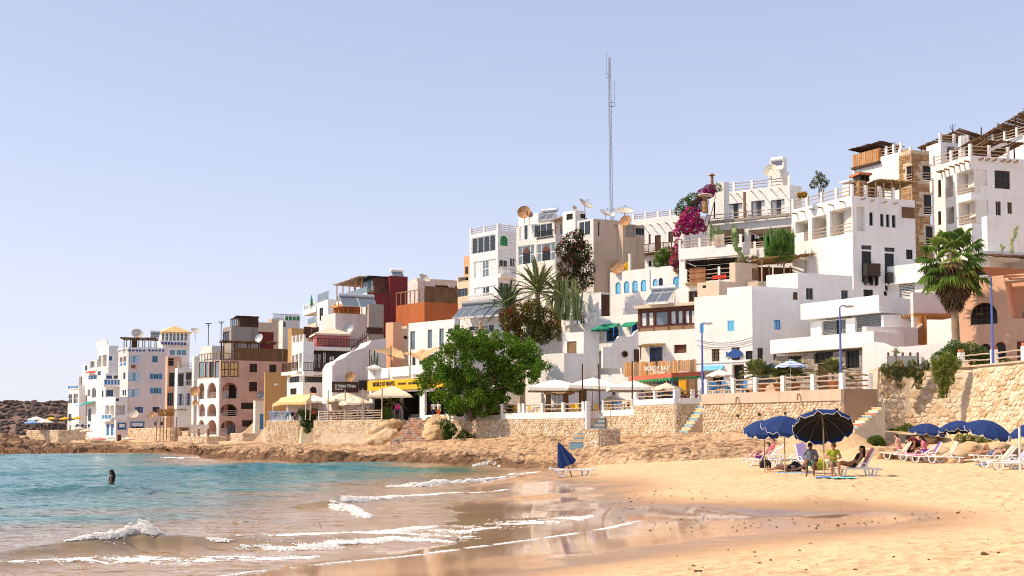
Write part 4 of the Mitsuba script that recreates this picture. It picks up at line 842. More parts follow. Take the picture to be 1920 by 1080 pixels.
solar(1036, 411, 126, 62, 'water heater with pale tank high on the glazed cream house', 2.0, 1.8, 'L', 2)
# big bare beige house with dishes
k = house('beige_house', 'tall beige house with a bare cracked side wall and several big dishes on top')
b = Block(k, 1115, 113, 1084, 1170, 410, 640, th=50, thr=21, mat='beige', par=.3); obj(k, 'wall', b.L.box(.01, b.wl - .01, .003, .06, b.z0, b.z1 + .01), 'mat_white_old')
q = b.rect('L', (1087, 416, 1107, 441)); kk = obj(k, 'window', cat([b.L.box(q[0], q[1], .061, .09, q[2] - .08, q[2]), b.L.box(q[0], q[1], .061, .09, q[3], q[3] + .08), b.L.box((q[0] + q[1]) / 2 - .04, (q[0] + q[1]) / 2 + .04, .061, .1, q[2], q[3])]), 'mat_frame_white'); obj(kk, 'pane', b.L.box(q[0], q[1], .062, .075, q[2], q[3]), 'mat_glass')
b.window('R', (1121, 415, 1124, 443), 'frame_grey', 'glass_dark'); b.slab('R', (1152, 422, 1161, 425), .05, 'concrete'); b.finish()
b = Block(k, 1170, 113.5, 1160, 1211, 420, 640, th=50, thr=21, mat='beige', par=.3); b.slab('R', (1171, 421, 1190, 444), .12, 'concrete', 'patch'); b.window('R', (1180, 433, 1184, 441), 'frame_black', 'glass_dark'); b.window('R', (1192, 427, 1209, 441), 'frame_grey', 'glass', nx=3); b.finish()
b = Block(k, 1080, 117, 1056, 1100, 394, 430, th=50, thr=21, mat='white', par=.2); b.window('L', (1062, 401, 1074, 412), 'wood_dark', 'glass_dark'); b.window('R', (1088, 401, 1098, 410), 'wood_dark', 'glass_dark', nx=2); b.finish()
dish(1096, 385, 119, .95, 'big cream dish tilted right, standing highest on the beige house', az=50, el=50, base=.8); dish(1077, 391, 118, .35, 'small cream dish left of the highest big dish', az=30, el=30, base=.5)
dish(1135, 402, 117, .85, 'cream dish lying almost flat left of the mast foot', az=45, el=60, base=.6); dish(1151, 399, 116, .45, 'small grey dish between two large cream dishes', 'galv', az=-40, el=10, base=.8)
dish(1171, 399, 115, 1.0, 'largest cream dish, right of the mast foot', az=5, el=62, base=.9); dish(1174, 415, 113, .62, 'rusty dish under the largest cream dish at the wall corner', 'dish_rust', az=-25, el=15, base=.4)
mk = thing('radio_mast', 'tall thin lattice radio mast rising over the rooftops', 'radio mast')
ft, tp = pt(1146.5, 420, 128), pt(1142.5, 108, 128); ax = tp - ft
for i, (dx, dy) in enumerate(((-.16, -.09), (.16, -.09), (0, .18))): obj(mk, 'upright', tube([ft + [dx, dy, 0], ft + ax * .5 + [dx, dy, 0], tp + [dx * .8, dy, 0]], .027, 5), 'mat_wood_dark' if i else 'mat_frame_grey')
zz = []
for i in range(56):
 a, c = i / 56, (i + 1) / 56; s_ = .16 if i % 2 else -.16
 zz.append(tube([ft + ax * a + [s_, -.09, 0], ft + ax * c + [-s_, -.09, 0]], .011, 4)); zz.append(tube([ft + ax * a + [s_, -.09, 0], ft + ax * c + [0, .18, 0]], .018, 4))
obj(mk, 'lattice', cat(zz), 'mat_frame_grey', kind='stuff')
for t, w_ in ((.88, -.35), (.705, .55)):
 c = ft + ax * t; obj(mk, 'bracket', cat([tube([c, c + [w_, 0, 0]], .04, 5), tube([c + [0, 0, .45], c + [w_, 0, .45]], .04, 5), tube([c + [w_, 0, -.1], c + [w_, 0, 3.2]], .025, 5)]), 'mat_frame_grey')
k = house('white_house', 'white house with short roof beams and a dark iron balcony behind the beige house')
b = Block(k, 1285, 124, 1188, 1330, 402, 640, th=60, thr=20, par=.3); b.vigas('L', [(1207, 424), (1222, 423), (1236, 421), (1252, 420), (1266, 419)], .7)
b.window('L', (1216, 439, 1220, 458), 'wood', 'glass_dark'); b.door('L', (1228, 441, 1239, 470), 'wood_dark'); b.window('L', (1253, 434, 1262, 455), 'wood', 'glass_dark'); b.parapet_rail('L', 4, h=.7)
q = b.rect('L', (1206, 473, 1264, 474)); rail(k, b.L, q[0], q[1], q[3], 'iron', .95, .8, posts=4, mat='wood_dark'); b.slab('L', (1204, 474, 1266, 477), .9, 'wood_dark'); b.window('L', (1216, 489, 1221, 500), 'wood_dark', 'glass_dark'); b.finish()
# white house with sky blue arched windows
k = house('white_house', 'low white house with a row of bright blue arched windows')
b = Block(k, 1280, 108, 1144, 1300, 496, 640, th=52, thr=20, par=.4)
for r in ((1154, 529, 1163.5, 551), (1170, 527, 1179.5, 549), (1185.5, 526, 1195.5, 548), (1201.5, 524.5, 1211.5, 546), (1224, 523, 1233, 545), (1235, 521, 1243, 545), (1262, 518, 1275, 541)): b.window('L', r, 'blue' if r[0] != 1235 else 'deep_blue', 'sky_blue' if r[0] != 1235 else 'glass_dark', nx=2 if r[0] == 1262 else 1, arch=True, depth=.1, bar=.09)
b.slab('L', (1217, 505, 1219, 540), .12, name='drain_pipe'); b.finish()
b = Block(k, 1144, 114, 1110, 1150, 534, 640, th=52, thr=20, mat='cream', par=.2); b.window('L', (1129, 533 + 3, 1143, 551), 'blue', 'sky_blue', nx=3, depth=.08); b.finish()
single('white_post', tube([pt(1181, 512, 112.8), pt(1181, 476, 112.8)], .16, 8), 'mat_white', 'white post beside the yellow canvas triangle', 'post')
single('shade_sail', cat([hexa([pt(x, y, D) for x, y, D in ((1161, 508, 112.9), (1180, 508, 112.8), (1180, 487, 112.8), (1172, 494, 112.9), (1161, 508, 112.93), (1180, 508, 112.84), (1180, 487, 112.84), (1172, 494, 112.93))])]), 'mat_yellow', 'bright yellow canvas triangle against the beige wall', 'shade sail')
dish(1156, 504, 112.8, .75, 'round rusty dish left of the yellow canvas triangle', 'dish_rust', az=0, el=25, base=.5)
# white terraces under the palms
k = house('white_house', 'white terrace wall house with bright blue door shutters under the cactus and palms')
b = Block(k, 1128, 104, 1050, 1144, 548, 660, th=55, thr=22, par=.5); b.window('L', (1087, 590, 1096, 611), 'blue', 'glass_dark', shut='blue', nx=1); b.finish()
obj(k, 'shadow_panel', b.R.box(.03, b.wr - .03, .003, .04, b.z0, b.z1 - .2), 'mat_wood_dark')  # dark panel over this side face in place of its shadow
q = b.rect('L', (1056, 612, 1127, 613)); rail(k, b.L, q[0], q[1], q[3], 'white', 1.0, 1.2, posts=5); obj(k, 'terrace_slab', b.L.box(q[0] - .5, q[1] + 4, .003, 1.4, q[3] - 2.8, q[3]), 'mat_white')
k = house('white_house', 'white house with a blue arched door, green parasol and green awnings')
b = Block(k, 1205, 101, 1124, 1215, 588, 700, th=56, thr=22, par=.4); b.door('L', (1137, 610, 1160, 640), 'deep_blue', arch=True, leaves=2, glass='glass'); b.door('L', (1184, 606, 1195, 626), 'deep_blue', arch=True)
for a, c, y in ((1126, 1162, 609), (1172, 1196, 606)):
 u0, u1, z, _ = b.rect('L', (a, y, c, y - 1)); obj(k, 'awning', hexa([b.L.at(u0, .003, z), b.L.at(u1, .003, z), b.L.at(u1, 1.1, z - .5), b.L.at(u0, 1.1, z - .5), b.L.at(u0, .003, z + .06), b.L.at(u1, .003, z + .06), b.L.at(u1, 1.1, z - .44), b.L.at(u0, 1.1, z - .44)]), 'mat_canvas_green'); posts(k, b.L, (u0 + .1, u1 - .1), (1.05,), z - 1.3, z - .5, 'blue', .05, 'bracket')
b.finish()
b = Block(k, 1167, 97.5, 1097, 1180, 642, 760, th=56, thr=22, par=.5); b.door('L', (1114, 668, 1123, 695), 'blue', leaves=1)
u0, u1, z, _ = b.rect('L', (1103, 661, 1128, 660)); obj(k, 'awning', hexa([b.L.at(u0, .003, z), b.L.at(u1, .003, z), b.L.at(u1, .9, z - .35), b.L.at(u0, .9, z - .35), b.L.at(u0, .003, z + .08), b.L.at(u1, .003, z + .08), b.L.at(u1, .9, z - .27), b.L.at(u0, .9, z - .27)]), 'mat_green'); b.finish()
rw = free_frame(1130, 96.5, 56, 'R'); rr_ = Block('x', 1130, 96.5, 1120, 1198, 600, 700, th=56, thr=18).R
pl = ppoly(rr_, [(1130, 690), (1130, 651), (1147, 650), (1160, 630), (1176, 632), (1186, 629), (1190, 622), (1197, 618), (1197, 690)]); cx, cz = rr_.P(1171.5, 664); pl = pl.difference(Point(cx, cz).buffer(.28))
obj(k, 'wall', rr_.prism(pl, -.3, 0), 'mat_white'); kk = obj(k, 'round_window', rr_.prism(Point(cx, cz).buffer(.33).difference(Point(cx, cz).buffer(.24)), -.05, .04), 'mat_wood'); obj(kk, 'pane', rr_.prism(Point(cx, cz).buffer(.28), -.2, -.15), 'mat_glass_dark')
q = rr_.rect(1188.5, 655, 1198, 682); obj(k, 'door', rr_.box(q[0], q[1], .003, .06, q[2], q[3]), 'mat_wood_dark')
k = house('white_house', 'stepped white wall house with a small timber door left of the round window')
b = Block(k, 1095, 97, 1055, 1124, 622, 760, th=56, thr=22, par=.3); b.door('L', (1063, 640, 1081, 664), 'wood', leaves=2); b.finish()
b = Block(k, 1058, 95, 1015, 1096, 662, 760, th=56, thr=22, par=.5, mat='white'); b.finish()
b = Block(k, 1010, 104, 985, 1060, 612, 740, th=56, thr=22, par=.4); b.finish()
# brown glazed house
k = house('glazed_house', 'flat roofed house with brown timber glazed upper floor and reed door awning')
b = Block(k, 1310, 97, 1197, 1330, 616, 760, th=58, thr=22, par=0)
b.door('L', (1218, 651, 1242, 680), 'deep_blue', leaves=2, glass='glass'); b.cut('L', (1263, 646, 1287, 662), .8); b.finish()
b2 = Block(k, 1310, 97.3, 1197.5, 1330, 572, 618, th=58, thr=22, mat='wood_red', par=0)
for r in ((1201, 584, 1226, 613), (1227.5, 583, 1253, 611), (1256, 581, 1281, 609), (1283, 580, 1304, 608)): b2.window('L', r, 'wood_red', 'glass' if r[0] != 1227.5 else 'glass_sky', nx=1 if r[0] == 1227.5 else 2, curtain=r[0] != 1227.5, bar=.12)
for r in ((1201, 615, 1226, 627), (1228, 613, 1253, 625), (1256, 611, 1281, 623), (1283, 610, 1304, 622)): b2.slab('L', r, .05, 'wood', 'panel')
b2.finish(); obj(k, 'flat_roof', b2.L.box(-.3, b2.wl + .25, -6, .45, b2.z1 + .002, b2.z1 + .28), 'mat_canvas_cream'); rail(k, b2.L, 1, b2.wl - 3, b2.z1 + .28, 'iron', 1.1, -.3, mat='frame_white')
u0, u1, z, _ = b.rect('L', (1206, 654, 1247, 653)); slat_roof(k, b.L, u0, u1, .05, 1.3, z + .4, -.35, seed=9); posts(k, b.L, (u0 + .2, u1 - .2), (1.0,), z - 1.1, z + .1, 'wood_dark', .05, 'bracket')
solar(1254, 566, 97.5, 58, 'water heater with two collectors on the brown glazed house', 2.4, 2.2, 'L', 2, 36)

# ---------------------------------------------------------------- houses, right
k = house('white_house', 'big plain white house with small blue windows and a blue metal fish')
b = Block(k, 1413, 88, 1304, 1502, 549, 740, th=56, thr=21, par=.5)
b.window('L', (1312, 606, 1320, 624), 'sky_blue', 'sky_blue', nx=2, depth=.1); b.window('L', (1364, 601, 1377, 621), 'sky_blue', 'sky_blue', nx=2, depth=.1)
b.window('L', (1334.5, 654, 1349, 678), 'wood', 'glass_dark', nx=2, grille='wood'); b.window('L', (1372, 651, 1387, 675), 'wood', 'glass_dark', nx=2, grille='wood'); b.window('L', (1398, 658, 1411, 674), 'frame_black', 'glass_dark')
b.door('L', (1373, 683, 1395, 728), 'dark', depth=.5, frame='wood'); b.loggia('L', (1319, 695, 1357, 726), 1.2); u0, u1, z, _ = b.rect('L', (1318, 694.5, 1358, 694)); n = 12
for i in range(n): a, c = u0 + (u1 - u0) * i / n + .02, u0 + (u1 - u0) * (i + 1) / n - .02; obj(k, 'awning_slat', hexa([b.L.at(a, .003, z + .35), b.L.at(c, .003, z + .35), b.L.at(c, .6, z - .05), b.L.at(a, .6, z - .05), b.L.at(a, .003, z + .39), b.L.at(c, .003, z + .39), b.L.at(c, .6, z - .01), b.L.at(a, .6, z - .01)]), 'mat_sky_blue')
b.window('R', (1452, 600, 1463, 618), 'blue', 'sky_blue', nx=2, depth=.1); b.window('R', (1420.5, 652, 1431, 674), 'wood', 'glass_dark', nx=2, grille='frame_black'); b.window('R', (1450, 648, 1456, 675), 'wood', 'glass_dark'); b.slab('R', (1420, 684, 1456, 730), .06, 'blue_wall', 'painted_panel')
b.slab('L', (1304, 678, 1412, 680), .08, name='cornice'); b.finish()
# the fish sign, cables
c = b.L.P(1380, 664); fish = [(-.62, .05), (-.78, .28), (-.74, 0), (-.80, -.26), (-.58, -.02)] ; ov = Point(0, 0).buffer(1, 24); from shapely import affinity
ov = affinity.scale(ov, .62, .34); shp = ov.union(Polygon([(.5, .05), (.86, .26), (.80, 0), (.86, -.26), (.5, -.05)])).union(Polygon([(-.2, .28), (.1, .52), (.25, .26)])); shp = affinity.translate(affinity.scale(shp, 1, 1, origin=(0, 0)), c[0], c[1])
single('fish_sign', b.L.prism(shp, .08, .16), 'mat_deep_blue', 'blue cut out metal fish hanging on the white wall', 'sign')
for i, (y0, y1, s) in enumerate(((638, 633, .35), (648, 641, .3))):
 A, B_ = b.L.P(1308, y0), b.L.P(1412, y1); t = np.linspace(0, 1, 12); P = [b.L.at(A[0] + (B_[0] - A[0]) * a, .12, A[1] + (B_[1] - A[1]) * a - s * 4 * a * (1 - a)) for a in t]
 single('cable', tube(P, .022, 5), 'mat_frame_black', f'sagging black cable across the white wall, {"upper" if i == 0 else "lower"} of two', 'cable')
b2 = Block(k, 1413, 88.6, 1380, 1502, 536, 560, th=56, thr=21, par=.2, wl=2.2); b2.finish()
b2 = Block(k, 1500, 92.3, 1440, 1603, 511, 740, th=56, thr=21, par=.3); b2.window('R', (1511.5, 540, 1525, 562), 'frame_grey', 'glass_dark'); b2.window('R', (1577.5, 544, 1590.5, 562), 'frame_grey', 'glass_dark'); b2.finish()
kx = obj(k, 'window', b.R.box(*b.R.rect(1487, 548, 1494, 562)[:2], .003, .08, *b.R.rect(1487, 548, 1494, 562)[2:]), 'mat_wood_dark')
for nm, xc, D, xl, xr, yt, m_ in (('beige_house', 1351, 97, 1310, 1382, 527, 'cream'), ('beige_house', 1382, 99, 1371, 1425, 492, 'cream')):
 kk = house(nm, 'small cream roof house with a tiny window above the big plain white wall' if xc == 1351 else 'small cream block house beside the reed covered terrace')
 bb = Block(kk, xc, D, xl, xr, yt, 600, th=58, thr=20, mat=m_, par=.25)
 if xc == 1351: bb.window('L', (1317, 535, 1324, 540), 'wood_dark', 'glass_dark')
 else: bb.door('R', (1430 - 20, 503, 1421, 525), 'wood')
 bb.finish()
# reed covered terrace
k = house('reed_terrace', 'terrace covered with a ragged reed roof on posts, below the white house with roof beams', 'terrace')
b = Block(k, 1425, 98.5, 1405, 1600, 527, 620, th=58, thr=10, mat='beige', par=0); b.finish(); fr = b.R; u0, u1, z0, z1 = fr.rect(1428, 488, 1600, 525)
zf = lambda u: .7 - .5 * abs((u - u0) / (u1 - u0) - .55) * 2
slat_roof(k, fr, u0 - .4, u1, -4, .6, z1 - .2, mat='reed', seed=11, ragged=.5, zfun=zf); posts(k, fr, np.linspace(u0 + .1, u1 - .3, 5), (-.2, -3.6), b.z1, z1, 'log', .08)
for i, (a, c) in enumerate(((.02, .3), (.32, .55), (.57, .78))): obj(k, 'back_screen', fr.box(u0 + (u1 - u0) * a, u0 + (u1 - u0) * c, -4, -3.92, b.z1, z1 - .1), 'mat_reed_dark')
obj(k, 'reed_screen', fr.box(u0 + (u1 - u0) * .8, u0 + (u1 - u0) * .88, -.5, -.44, b.z1, z1 - .3), 'mat_reed')
# beam house with loggias
k = house('loggia_house', 'white corner house with roof beams, three railed loggias and a carved black box window')
b = Block(k, 1605, 95, 1490, 1724, 367, 640, th=32, thr=17, par=.3)
b.loggia('L', (1491, 414, 1515, 436), 2, rail=None, mat_door='dark'); b.loggia('L', (1507, 430, 1515.5, 452), 1.0, rail='log', inner=False)
b.loggia('L', (1522, 405, 1550, 447), 2.2, rail='log', mat_door='wood_dark', h=1.0); b.loggia('L', (1556, 391, 1597, 440), 2.2, rail='log', mat_door='wood_dark', h=1.0, dfrac=(.1, .3))
b.loggia('R', (1606.5, 387, 1622, 433), 2.0, rail=None, inner=False)
for r in ((1630, 398, 1637.5, 423), (1650.5, 401, 1657.5, 425), (1661.5, 402, 1668.5, 426), (1672.5, 403, 1680, 427)): b.window('R', r, 'frame_black', 'glass_dark', nx=1, depth=.25)
b.window('R', (1616, 471, 1634, 530), 'frame_black', 'glass_dark', arch=False, nx=2, bar=.12); b.window('R', (1659, 475, 1677, 545), 'frame_black', 'glass_dark', nx=2, bar=.12)
for r in ((1615, 460, 1634, 468), (1658.5, 464, 1677.5, 472)): b.window('R', r, 'wood_dark', 'glass', nx=3)
q = b.rect('R', (1617, 496, 1642, 519)); kb = obj(k, 'box_window', b.R.box(q[0], q[1], .003, .7, q[2], q[3]), 'mat_frame_black')
for t in (.08, .48, .88): u = q[0] + (q[1] - q[0]) * t; obj(kb, 'bracket', b.R.prism(Polygon([(u, q[2]), (u + .12, q[2]), (u + .06, q[2] - .8)]), .003, .5), 'mat_frame_black')
obj(kb, 'lattice', cat([b.R.box(q[0] + .1, q[1] - .1, .7, .72, q[2] + .15 + .2 * i, q[2] + .25 + .2 * i) for i in range(5)]), 'mat_wood_dark', kind='stuff')
q = b.rect('R', (1660, 512, 1668, 535)); obj(k, 'bracket', b.R.box(q[0], q[1], .003, .5, q[2], q[3]), 'mat_frame_black')
b.window('R', (1699, 468, 1711.5, 486), 'frame_black', 'glass_dark'); b.window('R', (1619, 543, 1637, 558), 'frame_black', 'glass_dark', grille='frame_black'); b.window('R', (1657, 546, 1664, 556), 'frame_black', 'glass_dark')
b.vigas('L', [(1494, 401), (1508, 397), (1526, 393), (1542, 390), (1562, 385), (1583, 379)], .6); b.vigas('R', [(1616, 374), (1633, 377), (1656, 380), (1677, 382)], .5)
b.parapet_rail('L', 4, h=1.0); b.parapet_rail('R', 3, h=1.0, t1=.68); b.slab('R', (1691, 389, 1714, 409), .1, 'reed_dark', 'reed_screen'); b.finish()
fr = b.R; u0, u1, z0, z1 = fr.rect(1648, 338, 1694, 366); posts(k, fr, np.linspace(u0, u1, 4), (-.5, -3), b.z1, z1, 'log'); slat_roof(k, fr, u0, u1 + 1.5, -3.4, -.2, z1, mat='reed', seed=13, ragged=.4); obj(k, 'reed_screen', fr.box(u0, u1, -3.3, -3.2, b.z1 - .2, z1 - .1), 'mat_reed_dark')
ch = obj(k, 'chimney', cat([fr.box(fr.P(1619, 350)[0], fr.P(1633, 350)[0], -1.8, -.6, b.z1 - .3, zat(338, 96)), fr.box(fr.P(1621, 350)[0], fr.P(1642, 350)[0], -2, -.8, b.z1 - .3, zat(352, 96))]), 'mat_stone_brown'); obj(ch, 'chimney_cap', fr.box(fr.P(1618, 350)[0], fr.P(1642, 350)[0], -2.1, -.5, zat(327, 96), zat(323, 96)), 'mat_terracotta'); obj(ch, 'chimney_pier', cat([fr.box(fr.P(x, 350)[0], fr.P(x, 350)[0] + .2, -1.7, -.7, zat(338, 96), zat(327, 96)) for x in (1621, 1629, 1636)]), 'mat_dark')
fr = b.L; u, z = fr.P(1573, 345); obj(k, 'chimney', fr.box(u - .35, u + .35, -1.6, -.9, b.z1 - .2, z + .1), 'mat_white'); obj(k, 'chimney_cap', fr.box(u - .55, u + .55, -1.8, -.7, z + .25, z + .4), 'mat_white'); 
# brown stone tower and white house behind
k = house('stone_tower', 'brown stone tower house with pale window sills between two white houses')
b = Block(k, 1718, 104, 1695, 1753, 281, 640, th=34, thr=14, mat='mortar', par=.4)
WIN = {'L': ((1700, 312, 1710, 341), (1703, 380, 1711, 404)), 'R': ((1730, 311, 1746, 338), (1732, 365, 1747, 402), (1736, 424, 1750, 460))}
for face, rs_ in WIN.items():
 for r in rs_: b.window(face, r, 'wood_dark', 'glass_dark', nx=2, sill='white'); q = b.rect(face, r); b.slab(face, (r[0] - 1, r[1] - 2.5, r[2] + 1, r[1] - .5), .08, name='lintel'); rail(k, b.f(face), q[0], q[1], q[2], 'log', .8, .03)
b.parapet_rail('L', 1, h=.3); b.finish(); TOWER = b; TOWER_KEY = k
k = house('white_house', 'tall plain white house with a slatted timber roof cabin, left of the brown stone tower')
b = Block(k, 1700, 107, 1607, 1715, 284, 640, th=34, thr=17, par=.3); b.parapet_rail('L', 4, h=.9, t1=.62)
fr = b.L; u0, u1, z0, z1 = fr.rect(1601, 276, 1650, 312)
n = 14
for i in range(n): a, c = u0 + (u1 - u0) * i / n, u0 + (u1 - u0) * (i + 1) / n; obj(k, 'cabin_board', fr.box(a + .02, c - .02, -.3 + .02 * (i % 2), .25, z0 + .2, z1 - .5), 'mat_plank' if i % 3 else 'mat_wood_orange')
obj(k, 'cabin_floor', fr.box(u0 - .1, u1 + .1, -3, .35, z0 - .05, z0 + .18), 'mat_wood_dark'); slat_roof(k, fr, u0 - .6, u1 + .3, -3.2, .4, z1 + .05, mat='wood_dark', seed=15); obj(k, 'cabin_back', fr.box(u0, u1, -3, -2.9, z0, z1), 'mat_wood_dark'); b.finish()
# far right white house with loggias
k = house('loggia_house', 'far right white house with two rows of railed loggias and stub beams')
b = Block(k, 1831, 103, 1757, 1935, 291, 640, th=21, thr=15, par=.3)
for y0, y1 in ((330, 372), (389, 424)): b.window('L', (1758.5, y0 + 7, 1764.5, y1 - 2), 'wood', 'glass_dark', nx=1)
for r in ((1773, 330, 1787, 370), (1794, 320, 1822, 364), (1775.5, 388, 1789, 420), (1797, 377, 1825, 421)): b.loggia('L', r, 1.8, rail='log', mat_door='wood_dark', dfrac=(.15, .5) if r[2] - r[0] > 20 else (.55, .9), h=1.0)
b.loggia('R', (1835.5, 318, 1850, 348), 1.6, rail='log', inner=False, h=.8); b.loggia('R', (1838, 376.5, 1853, 403), 1.6, rail='log', inner=False, h=.8)
b.window('R', (1865, 320, 1894, 354), 'wood_dark', 'glass_dark', nx=3, ny=2, bar=.12); b.window('R', (1867, 377.5, 1877, 404), 'wood', 'glass_dark', nx=2); b.window('R', (1889, 379, 1898, 401), 'wood', 'glass_dark', nx=2)
b.vigas('L', [(1765, 323), (1771, 321), (1779, 318), (1789, 313), (1799, 310), (1808, 307), (1817, 303)], .6, .09); b.vigas('R', [(1837, 299), (1849, 300), (1862, 301), (1878, 302), (1889, 303), (1902, 304)], .45, .12)
b.parapet_rail('L', 2, h=1.1); b.parapet_rail('R', 2, h=1.1, t1=.72); b.finish()
b2 = Block(k, 1775, 108, 1748, 1830, 266, 310, th=21, thr=15, par=.3); b2.loggia('R', (1766 + 10, 275, 1790, 300), 1.0); b2.parapet_rail('R', 2, h=.9); b2.finish()
obj(k, 'chimney', hexa([*[pt(x, 300, 106) + [0, dy, 0] for x, dy in ((1801, 0), (1810, 0), (1810, .5), (1801, .5))], *[pt(x, 254, 106) + [0, dy, 0] for x, dy in ((1801, 0), (1810, 0), (1810, .5), (1801, .5))]]), 'mat_white')
fr = b.R; u0, u1, z0, z1 = fr.rect(1832, 264, 1915, 290); slat_roof(k, fr, u0 + .3, u1 + 1, -5, -.8, z1 - .3, .5, mat='reed_dark', seed=16); posts(k, fr, np.linspace(u0 + .5, u1, 3), (-1,), b.z1 - .3, z1 - .3, 'wood_dark'); obj(k, 'stair_beam', hexa([fr.at(u0 + 2.4, -.9, z0 + .6), fr.at(u1 + 1, -.9, z0 + 2.1), fr.at(u1 + 1, -1.2, z0 + 2.1), fr.at(u0 + 2.4, -1.2, z0 + .6), fr.at(u0 + 2.4, -.9, z0 + .95), fr.at(u1 + 1, -.9, z0 + 2.6), fr.at(u1 + 1, -1.2, z0 + 2.6), fr.at(u0 + 2.4, -1.2, z0 + .95)]), 'mat_white')
k = house('roof_terrace', 'topmost roof terrace with two ragged dark reed roofs at the upper right', 'terrace')
b = Block(k, 1960, 116, 1780, 2010, 246, 420, th=30, thr=17, par=.3); b.rail('L', 1, b.wl - 2, b.z1, 'log', 1.0, posts=6); b.finish(); fr = b.L
u0, u1, z0, z1 = fr.rect(1833, 205, 1940, 244); slat_roof(k, fr, u0, u1, -5, .5, z1 - 1.0, .25, mat='reed_dark', seed=17, ragged=.3, zfun=lambda u: -2.0 * (u - u0) / (u1 - u0)); posts(k, fr, np.linspace(u0 + .3, u1 - .3, 4), (-.2, -4.6), b.z1, z1 - 1.2, 'wood_dark'); obj(k, 'back_screen', fr.box(u0 + 1, u1 - 1, -4.8, -4.7, b.z1, z1 - 2.4), 'mat_canvas_blue')
u0, u1, z0, z1 = fr.rect(1740, 250, 1822, 275); slat_roof(k, fr, u0, u1, -3, 2.0, z1 - .8, .3, mat='reed_dark', seed=18, ragged=.3, zfun=lambda u: -.9 * (u - u0) / (u1 - u0)); posts(k, fr, np.linspace(u0 + .3, u1 - .3, 3), (1.6,), z0 - 2, z1 - 1.0, 'wood_dark')
ak = thing('antenna', 'thin branched antenna among the topmost roofs', 'antenna'); a = pt(1786, 233, 112); obj(ak, 'pole', tube([a - [0, 0, 2.2], a], .035, 5), 'mat_frame_black'); obj(ak, 'branch', cat([tube([a - [0, 0, .8], a + [-.3, 0, -.1]], .03, 4), tube([a - [0, 0, .7], a + [.3, 0, 0]], .03, 4)]), 'mat_frame_black')
# white blocks between the corner houses
k = house('white_house', 'low white house with a louvred window, between the corner house and the fan palm')
b = Block(k, 1790, 92, 1667, 1850, 486, 700, th=44, thr=18, par=.3); b.window('L', (1686, 530, 1715, 557), 'frame_grey', 'frame_grey', nx=3, ny=1); q = b.rect('L', (1686, 530, 1715, 557))
for i in range(9): z = q[2] + (q[3] - q[2]) * (i + .5) / 9; obj(k, 'louvre', b.L.box(q[0] + .08, q[1] - .08, -.1, -.02, z - .025, z + .03), 'mat_frame_white')
b.slab('L', (1664, 526, 1790, 529), .5, name='cornice'); b.finish()
k = house('white_house', 'white house at the right edge with cacti on its terrace and a dark shaded veranda')
b = Block(k, 1860, 96, 1850, 1935, 405, 640, th=24, thr=40, par=1.2, mat='white'); b.finish()
b2 = Block(k, 1842, 94, 1838, 1935, 470, 640, th=24, thr=12, par=.4); b2.loggia('R', (1856, 482, 1934, 518), 3, mat_door='dark'); b2.finish(); q = b2.rect('R', (1846, 474, 1934, 482)); slat_roof(k, b2.R, q[0], q[1], .02, 1.6, q[3] - .2, -.5, mat='wood_dark', seed=19)
# louvred modern house with stone ground floor
k = house('modern_house', 'flat roofed white house with grey louvred windows over a rough stone ground floor', 'house')
b = Block(k, 1661, 80, 1523, 1714, 590, 700, th=37, thr=19, par=0)
for r in ((1540, 600, 1586, 640), (1603, 591, 1652, 634)):
 q = b.rect('L', r); b.cut('L', r, .35); n = 14
 for j in range(4):
  a, c = q[0] + (q[1] - q[0]) * j / 4 + .03, q[0] + (q[1] - q[0]) * (j + 1) / 4 - .03
  kk = obj(k, 'shutter', cat([b.L.box(a, a + .06, -.3, -.24, q[2], q[3]), b.L.box(c - .06, c, -.3, -.24, q[2], q[3])]), 'mat_frame_grey'); obj(kk, 'slat', cat([b.L.box(a + .06, c - .06, -.29, -.22, q[2] + (q[3] - q[2]) * (i + .2) / n, q[2] + (q[3] - q[2]) * (i + .75) / n) for i in range(n)]), 'mat_frame_grey', kind='stuff') if not (r[0] == 1540 and j == 1) else None
 obj(k, 'window', b.L.box(q[0], q[1], -.349, -.33, q[2], q[3]), 'mat_glass_dark')
b.finish(); obj(k, 'flat_roof', b.L.box(-.02, b.wl + .5, -7, .6, zat(588, 80) + .13, zat(554, 80)), 'mat_white')
b.slab('R', (1706, 600, 1708, 603), .1, 'frame_black', 'wall_lamp')
b2 = Block(k, 1640, 76, 1456, 1660, 655, 760, th=37, thr=19, mat='stone_grey', par=0)
for r in ((1478, 668, 1503, 690), (1526, 660, 1562, 681), (1585, 657, 1611, 690)): b2.window('L', r, 'frame_black', 'glass_dark', nx=3, depth=.3, grille='frame_black')
b2.door('L', (1534, 682, 1553, 735), 'wood_dark', leaves=2); b2.finish()
obj(k, 'terrace_parapet', b2.L.box(-.4, b2.wl + .1, -6, .5, zat(650, 76), zat(622, 76)), 'mat_white')
